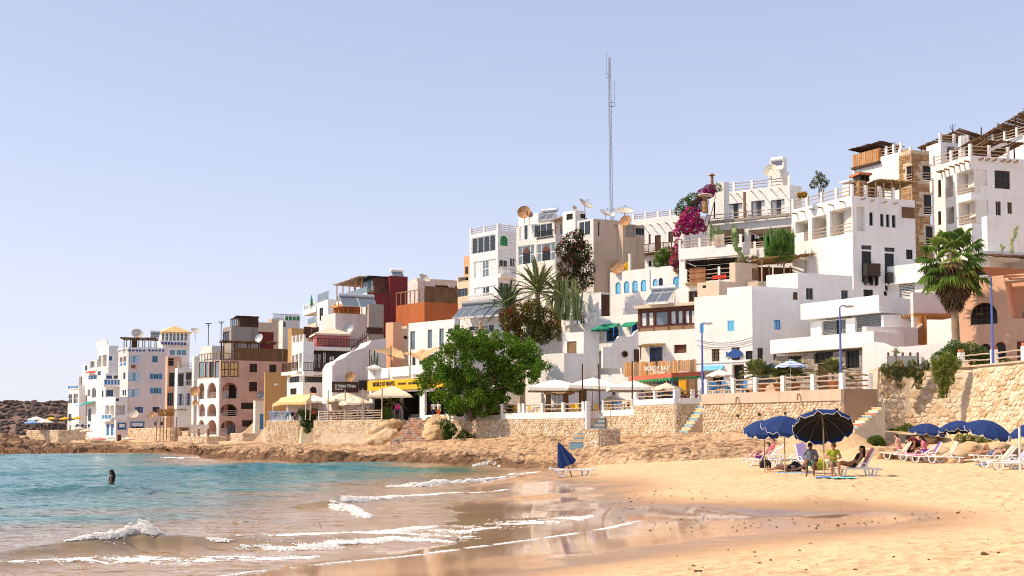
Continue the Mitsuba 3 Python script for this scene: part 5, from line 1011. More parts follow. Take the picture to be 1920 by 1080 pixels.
# stone facing of its ground floor: thin courses
def courses(key, fr, u0, u1, z0, z1, h, lmin, lmax, o, mats, holes=(), seed=1, name='stone', cap=280, big=None):
 """Squared stones in courses, each a bevelled block standing a little proud of the mortar."""
 r_ = np.random.default_rng(seed); P = []; z = z0
 while z < z1 - .02:
  hh = min(h * r_.uniform(.7, 1.3), z1 - z); u = u0
  while u < u1 - .02:
   l = min(r_.uniform(lmin, lmax), u1 - u); a, c, e, g = u + .012, u + l - .012, z + .012, z + hh - .012
   if l > .06 and hh > .05 and not any(a < x1 and c > x0 and e < y1 and g > y0 for x0, x1, y0, y1 in holes):
    d = r_.uniform(.02, .06); i = min(.03, (c - a) * .25, (g - e) * .25)
    v = [fr.at(a, o, e), fr.at(c, o, e), fr.at(c, o, g), fr.at(a, o, g), fr.at(a + i, o + d, e + i), fr.at(c - i, o + d, e + i), fr.at(c - i, o + d, g - i), fr.at(a + i, o + d, g - i)]
    P.append(((c - a) * (g - e), hexa(v), mats[r_.integers(len(mats))]))
   u += l
  z += hh
 P.sort(key=lambda x: -x[0])
 for _, m, mt in P[:cap]: obj(key, name, m, 'mat_' + mt)
 for mt in mats:
  rest = [m for _, m, t in P[cap:] if t == mt]
  if rest: obj(key, name, cat(rest), 'mat_' + mt, kind='stuff')
prt('stone_brown_b', stone_fn((0.34, 0.18, 0.08), (0.46, 0.28, 0.13), (0.18, 0.10, 0.05), 3.5), .9)
prt('stone_grey_b', stone_fn((0.30, 0.25, 0.21), (0.42, 0.36, 0.30), (0.2, 0.16, 0.13), 4), .9)
hl = [b2.L.rect(*r) for r in ((1477, 667, 1504, 691), (1525, 659, 1563, 682), (1584, 656, 1612, 691), (1533, 681, 1554, 736))]
courses(k, b2.L, .05, b2.wl - .05, zat(740, 76), zat(664, 76), .16, .3, .8, .004, ('stone_grey', 'stone_grey_b'), hl, 3, cap=0)
for face in ('L', 'R'):
 hl = [(q[0] - .12, q[1] + .12, q[2] - .15, q[3] + .2) for q in (TOWER.rect(face, r) for r in WIN[face])]; w = TOWER.wl if face == 'L' else TOWER.wr
 courses(TOWER_KEY, TOWER.f(face), .03, w - .02, zat(500, 104), TOWER.z1 - .35, .30, .3, .75, .004, ('stone_brown', 'stone_brown_b'), hl, 5, cap=140)
for face in ('L', 'R'): TOWER.slab(face, (1690, 281, 1760, 284.5), .08, 'white', 'coping') if False else None
# white garden walls and pergola on the right
k = thing('garden_wall', 'curved bright white garden wall sloping along the promenade', 'wall')
b = Block(k, 1617, 71, 1600, 1668, 644, 740, th=37, thr=-30, par=0, wl=1.0); fr = b.R
obj(k, 'wall', fr.prism(ppoly(fr, [(1617, 745), (1617, 643), (1640, 641), (1658, 643), (1675, 650), (1700, 650), (1800, 640), (1800, 720), (1700, 745)]), -.5, 0), 'mat_white')
obj(k, 'panel_fence', fr.prism(ppoly(fr, [(1667, 690), (1667, 668), (1722, 668), (1722, 690)]), .3, .36), 'mat_frame_grey'); 
for x in (1667, 1680, 1694, 1708, 1722): u, z = fr.P(x, 664); obj(k, 'fence_post', fr.box(u - .06, u + .06, .2, .32, z - 1.6, z + .1), 'mat_wood_dark')
k = house('pergola_house', 'pale pink walled house with a heavy timber pergola and a brown boarded stair wall')
b = Block(k, 1717, 79, 1712, 1800, 548, 700, th=40, thr=8, mat='lilac', par=.3); u0, u1, z0, z1 = b.R.rect(1718, 588, 1790, 648)
b.cut('R', (1722, 588, 1798, 650), 3.0); b.finish(); fr = b.R
for i in range(7): o = .2 - i * .35; obj(k, 'beam', fr.box(-.1, b.wr, o - .1, o + .02, zat(593, 79), zat(587.5, 79) + .0), 'mat_wood_orange' if i % 2 == 0 else 'mat_wood')
posts(k, fr, (fr.P(1724, 600)[0], fr.P(1732, 600)[0]), (.1,), zat(655, 79), zat(593, 79), 'wood_orange', .16); kd = obj(k, 'door', fr.box(fr.P(1742, 620)[0], fr.P(1763, 620)[0], -2.98, -2.9, zat(650, 79), zat(609, 79)), 'mat_curtain'); obj(kd, 'frame', fr.box(fr.P(1739, 620)[0], fr.P(1766, 620)[0], -2.98, -2.7, zat(609, 79) + .01, zat(606, 79)), 'mat_wood')
obj(k, 'boarded_wall', fr.prism(ppoly(fr, [(1672, 646), (1722, 612), (1722, 646)]), .3, .4), 'mat_wood'); obj(k, 'stair_coping', fr.prism(ppoly(fr, [(1670, 645), (1724, 608), (1724, 612), (1674, 647)]), .25, .45), 'mat_canvas_cream')
b2 = Block(k, 1628, 77, 1620, 1725, 612, 700, th=40, thr=12, mat='lilac', par=.3); b2.finish()
# salmon house
k = house('salmon_house', 'large salmon house with a wide lunette window at the right edge')
b = Block(k, 1960, 69, 1800, 2010, 510, 720, th=53, thr=15, mat='salmon', par=.4)
b.window('L', (1819, 567, 1870, 608), 'wood_dark', 'glass_dark', nx=5, ny=4, arch=True, depth=.3, bar=.06)
q = b.rect('L', (1819, 567, 1870, 608)); b.window('L', (1839, 644, 1857, 675), 'wood_dark', 'glass_dark', nx=2, arch=True); b.window('L', (1866, 641, 1886, 675), 'wood_dark', 'glass_dark', nx=2, arch=True); b.door('L', (1907, 640, 1925, 694), 'wood_red', leaves=1)
b.cut_local('L', ppoly(b.L, [(1881, 516), (1950, 516), (1950, 597), (1896, 597)]), 1.6); kd = obj(k, 'door', b.L.box(*b.L.rect(1911, 566, 1925, 597)[:2], -1.598, -1.5, *b.L.rect(1911, 566, 1925, 597)[2:]), 'mat_glass_dark'); obj(kd, 'frame', cat([b.L.box(b.L.P(1910, 580)[0] - .06, b.L.P(1910, 580)[0] + .06, -1.598, -1.45, zat(597, 65), zat(565, 65))]), 'mat_wood'); b.finish()
b2 = Block(k, 1842, 74, 1838, 1960, 500, 640, th=53, thr=15, mat='terracotta', par=.3); b2.finish()
# house with gallery in the middle of the hill
k = house('gallery_house', 'white hillside house with stacked dark galleries, log railings and hanging rugs')
b = Block(k, 1487, 112, 1335, 1510, 347, 430, th=61, thr=20, par=.3)
for r in ((1363, 381, 1392, 410), (1408, 376, 1434, 408), (1445, 374, 1471, 404)): b.window('L', r, 'frame_black', 'glass', nx=3, depth=.4, curtain=True)
b.window('L', (1338, 378, 1352, 408), 'frame_black', 'glass_dark'); b.vigas('L', [(x, y) for x, y in ((1356, 367), (1372, 366), (1385, 365), (1412, 361), (1427, 360), (1448, 357), (1464, 356))], .8, .05); b.parapet_rail('L', 4, h=1.0, t1=.93); b.finish()
b1 = Block(k, 1490, 107, 1330, 1512, 408, 500, th=61, thr=20, par=0, mat='white_old'); b1.cut('L', (1332, 431, 1396, 470), 4); b1.cut('L', (1403, 428, 1484, 466), 4)
b1.slab('L', (1330, 408, 1488, 413), .5, 'concrete'); rail(k, b1.L, .4, b1.wl - .2, b1.z1 + .002, 'log', 1.15, .2, posts=4); posts(k, b1.L, (b1.L.P(1398, 400)[0],), (.35,), b1.z1, zat(352, 107), 'wood', .16); b1.finish(); [obj(k, 'gallery_shade', b1.L.box(*b1.rect('L', r)[:2], -3.9, -3.8, *b1.rect('L', r)[2:]), 'mat_dark') for r in ((1333, 432, 1395, 470), (1404, 429, 1483, 466))]; obj(k, 'back_shade', b1.L.box(.3, b1.wl - .3, -3.9, -3.8, zat(470, 107), zat(428, 107)), 'mat_dark'); [obj(k, 'soffit', b1.L.box(*b1.rect('L', r)[:2], -3.7, -.1, b1.rect('L', r)[3] - .06, b1.rect('L', r)[3] - .01), 'mat_concrete') for r in ((1333, 431, 1395, 470), (1404, 428, 1483, 466))]  # dark panels at the back stand for shade deep in the galleries
b2 = Block(k, 1396, 101, 1275, 1410, 456, 477, th=61, thr=20, par=.4, drop=0); b2.finish(); rail(k, b2.L, .2, b2.wl - .1, b2.z1 + .002, 'log', .85, -.15, posts=3)
b2b = Block(k, 1442, 101.5, 1396, 1460, 463, 482, th=61, thr=20, par=.4, drop=0); b2b.finish(); rail(k, b2b.L, .1, b2b.wl - .1, b2b.z1 + .002, 'log', .6, -.15, posts=2)
b3 = Block(k, 1386, 101.4, 1276, 1400, 476, 640, th=61, thr=20, par=0); b3.cut('L', (1284, 480, 1382, 526), 3.4); b3.window('L', (1291, 545, 1310, 566), 'wood', 'glass_dark'); b3.finish(); q = b3.rect('L', (1284, 526, 1382, 527)); rail(k, b3.L, q[0] + .1, q[1] - .1, q[3], 'log', 1.25, -.1, posts=3)
obj(k, 'gallery_shade', cat([b3.L.box(q[0] + .01, q[1] - .01, -3.39, -3.3, q[3], zat(481, 101)), b3.L.box(q[0] + .01, q[1] - .01, -3.29, -.3, zat(480, 101.4) - .09, zat(480, 101.4) - .04), b3.L.box(q[1] - .06, q[1] - .02, -3.29, -.3, q[3], zat(483, 101))]), 'mat_dark'); u0, u1, z, _ = b3.rect('L', (1288, 536, 1316, 535)); obj(k, 'reed_lintel', b3.L.box(u0, u1, .003, .5, z, z + .2), 'mat_reed')  # dark back, top and side panels put in as the lower gallery shade
def rug(key, fr, r, o, mat, label, seed):
 u0, u1, z0, z1 = fr.rect(*r); n, m = 14, 8; r_ = np.random.default_rng(seed); U, Z = np.meshgrid(np.linspace(u0, u1, n), np.linspace(z0, z1, m)); O = o + .03 * np.sin(U * 7 + seed) + .02 * np.cos(Z * 5)
 V = fr.w(np.stack([U, O, Z], -1).reshape(-1, 3)); V2 = fr.w(np.stack([U, O + .03, Z], -1).reshape(-1, 3)); i = (np.arange(m - 1)[:, None] * n + np.arange(n - 1)[None]).ravel()
 f_ = np.vstack([np.stack([i, i + 1, i + n + 1], 1), np.stack([i, i + n + 1, i + n], 1)]); single('rug', trimesh.Trimesh(np.vstack([V, V2]), np.vstack([f_[:, ::-1], f_ + n * m]), process=False), 'mat_' + mat, label, 'rug')
prt('rug_brown', lambda p, n, uv: mix((0.16, 0.07, 0.04), (0.32, 0.15, 0.08), smoothstep(.35, .65, noise(p.z * 7, 0.0, 0.0))), .95); prt('rug_pink', lambda p, n, uv: mix((0.50, 0.27, 0.22), (0.42, 0.36, 0.30), smoothstep(.35, .65, noise(p.x * 4, 0.0, p.z * 1.2))), .95)
rug(k, b3.L, (1293, 502, 1323, 530), .05, 'rug_brown', 'brown striped rug hanging over the lower log railing', 1); rug(k, b3.L, (1336, 516, 1362, 523), .05, 'red', 'narrow dark red rug strip on the lower log railing', 2); rug(k, b2.L, (1340, 440, 1359, 461), .10, 'rug_pink', 'faded pink rug hanging over the white gallery parapet', 3)
b4 = Block(k, 1478, 114, 1446, 1486, 322, 360, th=61, thr=20, par=.2); b4.finish(); b5 = Block(k, 1476, 114.3, 1459, 1482, 296, 330, th=61, thr=20, par=0, wl=1.5); b5.finish()
solar(1474, 318, 113.2, 61, 'small boxy water heater on the highest white roof block of the gallery house', 1.3, 1.0, 'L', 1, 75, 'plastic_white'); dish(1446, 321, 113, .75, 'cream dish half hidden behind the highest water heater', az=-30, el=20, base=.6)
fp = thing('flue_pipe', 'rusty stove pipe with a cone cap on the bougainvillea house', 'flue pipe'); a = pt(1335, 330, 112); obj(fp, 'pipe', tube([a - [0, 0, 2.2], a], .16, 8), 'mat_rust'); obj(fp, 'cap', lathe([(.34, 0), (.05, .25), (.01, .3)], 10, a + [0, 0, .06]), 'mat_rust')
b6 = Block(k, 1362, 113, 1345, 1372, 341, 380, th=61, thr=20, par=0); b6.finish()
ur = thing('thatched_post', 'stone post carrying a round thatched plate among the bougainvillea', 'garden ornament'); a = pt(1322, 370, 109); obj(ur, 'post', tube([a - [0, 0, 1.6], a], [.32, .26], 9), 'mat_stone_brown'); obj(ur, 'plate', lathe([(.02, -.05), (.5, .08), (.78, .18), (.75, .26), (.2, .3), (.02, .3)], 14, a), 'mat_canvas_cream')

# ---------------------------------------------------------------- stone facing
from scipy.spatial import Voronoi
def cobbles(key, place, U, Z, size, mats, seed=1, cap=280, name='stone', proud=(.03, .09), inside=None, gap=.022):
 """Irregular stones over the wall surface place(u, z, out): the cells of a jittered grid, each shrunk, rounded and raised."""
 r_ = np.random.default_rng(seed); nu, nz = max(2, int(U / size)), max(2, int(Z / (size * .72)))
 P = []
 for j in range(-1, nz + 1):
  for i in range(-1, nu + 1): P.append(((i + .5 + (.5 * (j % 2)) + r_.uniform(-.36, .36)) * U / nu, (j + .5 + r_.uniform(-.34, .34)) * Z / nz))
 vor = Voronoi(np.array(P)); out = []; lim = sbox(0, 0, U, Z)
 for i, ri in enumerate(vor.point_region):
  reg = vor.regions[ri]
  if not reg or -1 in reg: continue
  g = Polygon(vor.vertices[reg]).intersection(lim).buffer(-gap, join_style=2)
  if g.is_empty or g.geom_type != 'Polygon' or g.area < size * size * .06: continue
  c = g.representative_point()
  if inside is not None and not inside(c.x, c.y): continue
  g = g.buffer(-size * .10).buffer(size * .10 - .002, quad_segs=1) if g.area > size * size * .2 else g
  if g.is_empty or g.geom_type != 'Polygon': continue
  q = np.array(g.exterior.coords)[:-1]
  if len(q) < 3: continue
  if len(q) > 9: q = q[np.linspace(0, len(q), 9, endpoint=False).astype(int)]
  n = len(q); ce = q.mean(0); d = r_.uniform(*proud); inn = ce + (q - ce) * .74
  uv_ = np.vstack([q, q, inn, [ce]]); o = np.concatenate([np.full(n, -.06), np.full(n, d * .5), d + r_.normal(0, .008, n), [d * 1.15]])
  V = place(uv_[:, 0], uv_[:, 1], o); a = np.arange(n); b_ = (a + 1) % n
  f = np.vstack([np.stack([a, b_, b_ + n], 1), np.stack([a, b_ + n, a + n], 1), np.stack([a + n, b_ + n, b_ + 2 * n], 1), np.stack([a + n, b_ + 2 * n, a + 2 * n], 1), np.stack([a + 2 * n, b_ + 2 * n, a * 0 + 3 * n], 1)])
  m = trimesh.Trimesh(V, f, process=False); out_dir = place(np.array([ce[0]]), np.array([ce[1]]), np.array([1.0]))[0] - place(np.array([ce[0]]), np.array([ce[1]]), np.array([0.0]))[0]
  if (m.face_normals[-n:] @ out_dir).mean() < 0: m = trimesh.Trimesh(V, f[:, ::-1], process=False)
  out.append((g.area, m, mats[r_.integers(len(mats))]))
 out.sort(key=lambda x: -x[0])
 for _, m, t in out[:cap]: obj(key, name, m, 'mat_' + t)
 for t in mats:
  rest = [m for _, m, tt in out[cap:] if tt == t]
  if rest: obj(key, name, cat(rest), 'mat_' + t, kind='stuff')
prt('stone_b', stone_fn((0.50, 0.35, 0.21), (0.60, 0.46, 0.31), (0.40, 0.25, 0.14)), .9)
prt('stone_c', stone_fn((0.60, 0.50, 0.37), (0.68, 0.59, 0.46), (0.46, 0.36, 0.25)), .9)
STONES = ('stone', 'stone_b', 'stone_c')
def face_place(fr, u0, z0): return lambda u, z, o: fr.w(np.stack([u0 + u, o, z0 + z], 1))
def stone_wall(label, xc, D, xl, xr, yt, yb, th, thr, size=.30, faces='LR', cap=120, seed=1, mat='mortar', z_top_trim=0., name='stone_wall', cobble=True, wl=None, wr=None):
 k = thing(name, label, 'wall'); b = Block(k, xc, D, xl, xr, yt, yb, th=th, thr=thr, mat=mat, par=0, drop=1.5, wl=wl, wr=wr); b.finish()
 for fc in faces if cobble else '':
  w = b.wl if fc == 'L' else b.wr; h = b.z1 - b.z0 - z_top_trim - .02
  cobbles(k, face_place(b.f(fc), .02, b.z0), w - .04, h, size, STONES, seed + (fc == 'R'), cap, gap=.012)
 return k, b
def railing(label, fr, us, z, h=.95, o=-.2, nrail=3, post=.24, ends=True, mat='log', cap_=False, group=None):
 k = thing('railing', label, 'railing', group); g = post / 2 + .004; _rs[0] += 1
 for i, u in enumerate(us):
  p = obj(k, 'post', fr.box(u - post / 2, u + post / 2, o - post / 2, o + post / 2, z, z + h), 'mat_white')
  if cap_: obj(p, 'cap', fr.box(u - post * .45, u + post * .45, o - post * .45, o + post * .45, z + h + .002, z + h + .14), 'mat_terracotta')
 for a, c in zip(us[:-1], us[1:]):
  a, c = min(a, c) + g, max(a, c) - g
  for j in range(nrail):
   zz = z + h * ((j + .7) / (nrail + .1)); obj(k, 'rail', tube(wob(fr.at(a, o, zz), fr.at(c, o, zz), 5, .02, _rs[0] * 9 + j), .052, 6), 'mat_' + mat)
 return k
# promenade beside the umbrellas
PK, PB = stone_wall('long stone promenade wall with a concrete band, behind the near beach umbrellas', 1580, 62, 1318, 1646, 729.5, 806, 41, 6, .27, 'L', 160, 3, z_top_trim=.68)
obj(PK, 'concrete_band', PB.L.box(.0, PB.wl, .003, .12, PB.z1 - .66, PB.z1 + .004), 'mat_beige'); obj(PK, 'side_wall', PB.R.box(.13, PB.wr, .003, .04, PB.z0, PB.z1 + .004), 'mat_brown')  # side wall coloured darker than the band because it lies in shade
for x, y in ((1386, 745), (1501, 739)):
 u, z = PB.L.P(x, y); obj(PK, 'drain_pipe', tube([PB.L.at(u, .1, z), PB.L.at(u, .3, z - .02), PB.L.at(u, .34, z - .35)], .05, 6), 'mat_rust')
for x, y in ((1385, 779), (1425, 777), (1474, 775), (1528, 770), (1570, 768)): u, z = PB.L.P(x, y); obj(PK, 'weep_hole', tube([PB.L.at(u, .02, z), PB.L.at(u, .13, z)], .09, 7), 'mat_dark')
railing('white posted log railing along the promenade above the near beach umbrellas', PB.L, [PB.L.P(x, 725)[0] for x in (1575, 1521, 1465, 1413.5, 1371.5, 1321)], PB.z1 + .004)
railing('short log railing round the end of the promenade, above the side stair', PB.R, [PB.R.P(x, 725)[0] for x in (1584, 1636)], PB.z1 + .006, o=-.3, mat='wood')
def stair(label, p0, dirv, width, n, run, z0, z1, mats):
 """A flight that climbs along dirv from the corner p0 of its lowest step; width is a vector along the steps."""
 k = thing('stair', label, 'stairs'); p0, d, w = np.array([*p0, 0.]), np.array([*unit(dirv), 0.]), np.array([*width, 0.])
 for i in range(n):
  a = p0 + d * run * i; zt_ = z0 + (z1 - z0) * (i + 1) / n; q = [a, a + w, a + w + d * run * (n - i), a + d * run * (n - i)]
  s_ = obj(k, 'step', hexa([*[p + [0, 0, z0 - .9 if i == 0 else zt_ - (z1 - z0) / n - .02] for p in q], *[p + [0, 0, zt_ - .045] for p in q]]), 'mat_' + mats[i % len(mats)])
  q = [a - d * .025 - w * .01, a + w * 1.01 - d * .025, a + w * 1.01 + d * run, a - w * .01 + d * run]; obj(s_, 'side', hexa([*[p + [0, 0, zz_] for zz_ in (z0 - .9, zt_ - .05) for p in (a + w * 1.004, a + w * 1.03, a + w * 1.03 + d * run * .98, a + w * 1.004 + d * run * .98)]]), 'mat_mortar'); obj(s_, 'tread', hexa([*[p + [0, 0, zt_ - .043] for p in q], *[p + [0, 0, zt_] for p in q]]), 'mat_canvas_cream')
 return k
pr('tile_blue', (.22, .38, .46), .4); pr('tile_red', (.55, .16, .10), .5); pr('tile_sand', (.62, .47, .26), .6)
stair('stair of blue and red tiled steps at the end of the promenade', PB.C + PB.dR * .15 + PB.R.n[:2] * .06, PB.dR, PB.R.n[:2] * 1.25, 9, .2, zat(808, 61.5), zat(764, 62), ('tile_sand', 'tile_blue', 'tile_red', 'canvas_white'))
# terrace of the plank sign restaurant
WK, WB = stone_wall('tall stone terrace wall under the plank sign restaurant, with a stair on its shaded side', 1266, 76, 1189, 1322, 757, 822, 24, 20, .27, 'LR', 110, 8)
obj(WK, 'white_base', WB.L.box(.0, WB.wl, -.35, .06, WB.z1 + .003, WB.z1 + .42), 'mat_white'); obj(WK, 'white_base', WB.R.box(.36, WB.wr, -.35, .06, WB.z1 + .003, WB.z1 + .42), 'mat_white')
railing('white posted log railing in front of the plank sign restaurant', WB.L, [WB.L.P(x, 745)[0] for x in (1263, 1225.5, 1191)], WB.z1 + .43, .62, -.14, 2)
railing('short log railing on the shaded side of the plank sign restaurant terrace', WB.R, [.35] + [WB.R.P(x, 745)[0] for x in (1300, 1315)], WB.z1 + .43, .62, -.14, 2, mat='wood')
stair('outdoor stair of blue and cream steps beside the plank sign restaurant terrace', WB.C - WB.dR * .3 + WB.R.n[:2] * .12, WB.dR, WB.R.n[:2] * 1.25, 14, .185, zat(830, 75), zat(748, 76), ('tile_sand', 'tile_blue'))
LK, LB = stone_wall('lower stone terrace wall with a white top, left of the plank sign terrace', 1190, 81.2, 1124, 1200, 779, 826, 32, 18, .27, 'L', 70, 14)
obj(LK, 'white_base', LB.L.box(-.02, LB.wl, -.35, .06, LB.z1 + .003, LB.z1 + .46), 'mat_white'); railing('low log railing with yellow chairs behind it, left of the plank sign terrace', LB.L, [LB.L.P(x, 765)[0] for x in (1184, 1129)], LB.z1 + .47, .8, -.14, 3)
TK, TB = stone_wall('long stone terrace wall under the white parasol cafe', 1097, 84, 893, 1128, 784, 826, 42, 12, .28, 'L', 150, 20)
obj(TK, 'white_base', TB.L.box(.0, TB.L.P(940, 780)[0], -.35, .06, TB.z1 + .003, TB.z1 + .52), 'mat_white'); obj(TK, 'grey_base', TB.L.box(TB.L.P(940, 780)[0] + .01, TB.wl, -.35, .05, TB.z1 + .003, TB.z1 + .4), 'mat_concrete')
railing('log railing with white posts in front of the white parasol cafe', TB.L, [TB.L.P(x, 770)[0] for x in (1092, 1054, 1015, 980)], TB.z1 + .53, .78, -.14, 2)
railing('log railing in the shade under the big green tree', TB.L, [TB.L.P(x, 770)[0] for x in (972, 940, 905)], TB.z1 + .42, .9, -.14, 3, mat='wood')
sk_ = thing('stair', 'white walled stair gap with blue steps between the two cafe terraces', 'stairs'); fr = TB.R
obj(sk_, 'side_wall', fr.box(.02, .35, .003, .3, TB.z0, TB.z1 + 1.35), 'mat_white'); obj(sk_, 'back_wall', fr.box(.36, TB.wr, -.5, -.2, TB.z0, TB.z1 + .55), 'mat_lilac')  # back wall of the white stair takes the lavender shade tone
for i in range(7): obj(sk_, 'step', fr.box(.37 + .17 * i, TB.wr + .2, -.19, .25, zat(803, 84) + .16 * (i - 1), zat(803, 84) + .16 * i), 'mat_tile_blue' if i % 2 else 'mat_canvas_white')
stair('short flight of blue and cream steps left of the rough stone block', xz(1068, 77.5), (.55, .84), (1.05, -.1), 6, .3, zat(832, 78), zat(806, 78), ('tile_blue', 'tile_sand'))
BK, BB_ = stone_wall('rough square stone block standing on the rock below the cafe stair', 1124, 76, 1094, 1163, 804, 836, 40, 14, .3, 'LR', 60, 31, mat='concrete')
# retaining walls further left
GK, GB = stone_wall('pale plastered stone retaining wall below the parasol restaurant', 716, 103, 588, 760, 786.5, 834, 47, 20, .3, 'L', 60, 41); q = GB.L.rect(606, 812, 697, 842); obj(GK, 'concrete_skirt', GB.L.box(q[0], q[1], .02, .25, GB.z0, q[3]), 'mat_mortar')
railing('driftwood railing in front of the parasol restaurant', GB.L, [GB.L.P(x, 780)[0] for x in (712, 679, 646, 614, 594)], GB.z1 + .01, 1.0, -.25, 4, post=.1)
kk = thing('pole_row', 'row of tall thin timber poles along the parasol restaurant railing', 'poles')
for x, y in ((614, 731), (646, 731), (679, 729), (715, 727), (581, 734)): u, z = GB.L.P(x, y); obj(kk, 'pole', tube([GB.L.at(u, -.1, GB.z1), GB.L.at(u, -.1, z)], .065, 7), 'mat_log')
HK, HB = stone_wall('rough cobbled retaining wall under the yellow canopy', 560, 117, 499, 592, 788, 832, 52, 20, .32, 'LR', 60, 47); obj(HK, 'buttress', hexa([HB.R.at(-.2, .02, HB.z0), HB.R.at(1.6, .02, HB.z0), HB.R.at(1.6, 2.4, HB.z0), HB.R.at(-.2, 2.4, HB.z0), HB.R.at(.3, .02, HB.z1 - .2), HB.R.at(1.6, .02, HB.z1 - .2), HB.R.at(1.6, .3, HB.z1 - .2), HB.R.at(.3, .3, HB.z1 - .2)]), 'mat_stone')
for i, (xc, D, xl, xr, yt, yb, m_, lb) in enumerate(((390, 146, 334, 425, 818, 838, 'stone', 'low stone garden wall with timber posts below the pink arched house'), (322, 160, 240, 336, 802, 836, 'stone_b', 'tall tan garden wall with cane poles below the tall pale house'), (110, 168, 50, 160, 806, 832, 'mortar', 'grey tan terrace wall at the far left under the parasols'), (170, 164, 112, 216, 826, 850, 'stone_b', 'lower tan sea wall at the far left'), (455, 142, 432, 500, 812, 834, 'stone', 'low tan wall left of the cobbled retaining wall'))):
 kx, bx = stone_wall(lb, xc, D, xl, xr, yt, yb, 48, 14, .4, 'LR', 30, 50 + i, mat=m_)
 if i == 0:
  for u in np.linspace(.3, bx.wl - .3, 4): obj(kx, 'fence_post', bx.L.box(u - .13, u + .13, -.3, -.04, bx.z1, bx.z1 + 1.0), 'mat_wood')
  for a, c in zip(np.linspace(.3, bx.wl - .3, 4)[:-1], np.linspace(.3, bx.wl - .3, 4)[1:]): obj(kx, 'rail', tube(wob(bx.L.at(a + .14, -.15, bx.z1 + .7), bx.L.at(c - .14, -.15, bx.z1 + .7), 5, .03, 3), .06, 6), 'mat_log')
 if i == 2: FAR = bx
 if i == 1:
  fr, n = bx.R, 6; 
  for x in (293, 300, 306, 312, 320, 330): u, z = fr.P(x, 835); obj(kx, 'cane_pole', tube([fr.at(u, .25, bx.z0 + .5), fr.at(u, .25, zat(782 + (x % 5), 160))], .06, 6), 'mat_wood')
  slat_roof(kx, fr, fr.P(293, 780)[0], fr.P(350, 780)[0], -4, .3, zat(779, 160), .9, mat='reed', seed=21)
cl = Block('x', 376, 150, 360, 420, 790, 812, th=48, thr=22); single('laundry', cl.R.box(-1.5, 1.1, .3, .36, zat(813, 150), zat(796, 150)), 'mat_canvas_white', 'white sheet hanging to dry in front of the pink arched house', 'laundry')
# mosaic stair
pr('mosaic_edge', (.62, .5, .38), .7)
def mosaic_fn(p, n, uv):
 a, c = dr.floor(p.x * 4.2), dr.floor(p.z * 4.4 + .2); r_ = cell_rand(a, c, 7); 
 col = dr.select(r_ < .34, mi.Color3f(.66, .50, .36), dr.select(r_ < .58, mi.Color3f(.50, .14, .10), dr.select(r_ < .72, mi.Color3f(.62, .33, .05), dr.select(r_ < .84, mi.Color3f(.16, .12, .16), mi.Color3f(.60, .35, .28)))))
 g = dr.minimum(dr.abs(p.x * 4.2 - a - .5), dr.abs(p.z * 4.4 + .2 - c - .5)); e = dr.maximum(dr.abs(p.x * 4.2 - a - .5), dr.abs(p.z * 4.4 + .2 - c - .5))
 return mix(col, (.55, .45, .36), smoothstep(.42, .46, e))
prt('mosaic', mosaic_fn, .5)
ms = thing('stair', 'wide stair of colourful mosaic steps below the yellow shop sign', 'stairs')
for i in range(10):
 t = i / 9; D = 97.5 + t * 5.5; yb, yt = 829 - t * 41, 829 - (t + 1 / 9) * 41; xl, xr = 736 + 30 * t - (4 if i == 0 else 0), 806 - 4 * t + (3 if i == 0 else 0)
 a, c = pt(xl, yb, D), pt(xr, yb, D); z1_ = zat(yt, D); s_ = obj(ms, 'step', hexa([[a[0], D, z1_ - 1.2], [c[0], D, z1_ - 1.2], [c[0], D + 6, z1_ - 1.2], [a[0], D + 6, z1_ - 1.2], [a[0], D, z1_ - .05], [c[0], D, z1_ - .05], [c[0], D + 6, z1_ - .05], [a[0], D + 6, z1_ - .05]]), 'mat_mosaic')
 obj(s_, 'tread', hexa([[a[0] - .02, D - .03, z1_ - .048], [c[0] + .02, D - .03, z1_ - .048], [c[0] + .02, D + 1, z1_ - .048], [a[0] - .02, D + 1, z1_ - .048], [a[0] - .02, D - .03, z1_], [c[0] + .02, D - .03, z1_], [c[0] + .02, D + 1, z1_], [a[0] - .02, D + 1, z1_]]), 'mat_mosaic_edge')
k2, b2_ = stone_wall('pale stone steps before the shop door', 803, 104.5, 760, 812, 776, 800, 47, 20, .4, 'L', 0, 61, cobble=False, mat='stone', name='doorstep')
def boulder(c, r, seed, sq=(1, 1, .8), sub=3, rough=.35, mat='rock_tan', parent=None, name='boulder', label=None, group=None):
 m = trimesh.creation.icosphere(subdivisions=sub); v = m.vertices.copy(); n = meshkit.fbm(v * 1.6 + seed * 7.3, 4, seed); v = v * (1 + rough * (n[:, None] - .5) * 2) * np.array(sq) * r + np.asarray(c)
 m = trimesh.Trimesh(v, m.faces, process=False)
 return obj(parent, name, m, 'mat_' + mat, smooth=35) if parent else single(name, m, 'mat_' + mat, label, 'boulder', smooth=35, group=group)
prt('rock_tan', stone_fn((.50, .34, .19), (.62, .46, .29), (.30, .18, .09), 1.3), .9)
def rough_mass(label, pts_, seed, mat='rock_tan', cat_='rock'):
 k = thing('rock_outcrop', label, cat_)
 for i, (px, py, D, r) in enumerate(pts_): boulder(pt(px, py, D), r, seed + i, (1, .8, .9), 3, .4, mat, k, 'rock')
rough_mass('layered tan rock face left of the mosaic stair', [(706, 815, 101.5, 1.0), (716, 828, 100.5, 1.1), (722, 810, 102, 1.0), (732, 800, 103, .8), (727, 822, 100.5, 1.0), (738, 815, 101, .6), (705, 830, 100.5, .8), (738, 797, 103, .7), (748, 795, 103.5, .5)], 3)
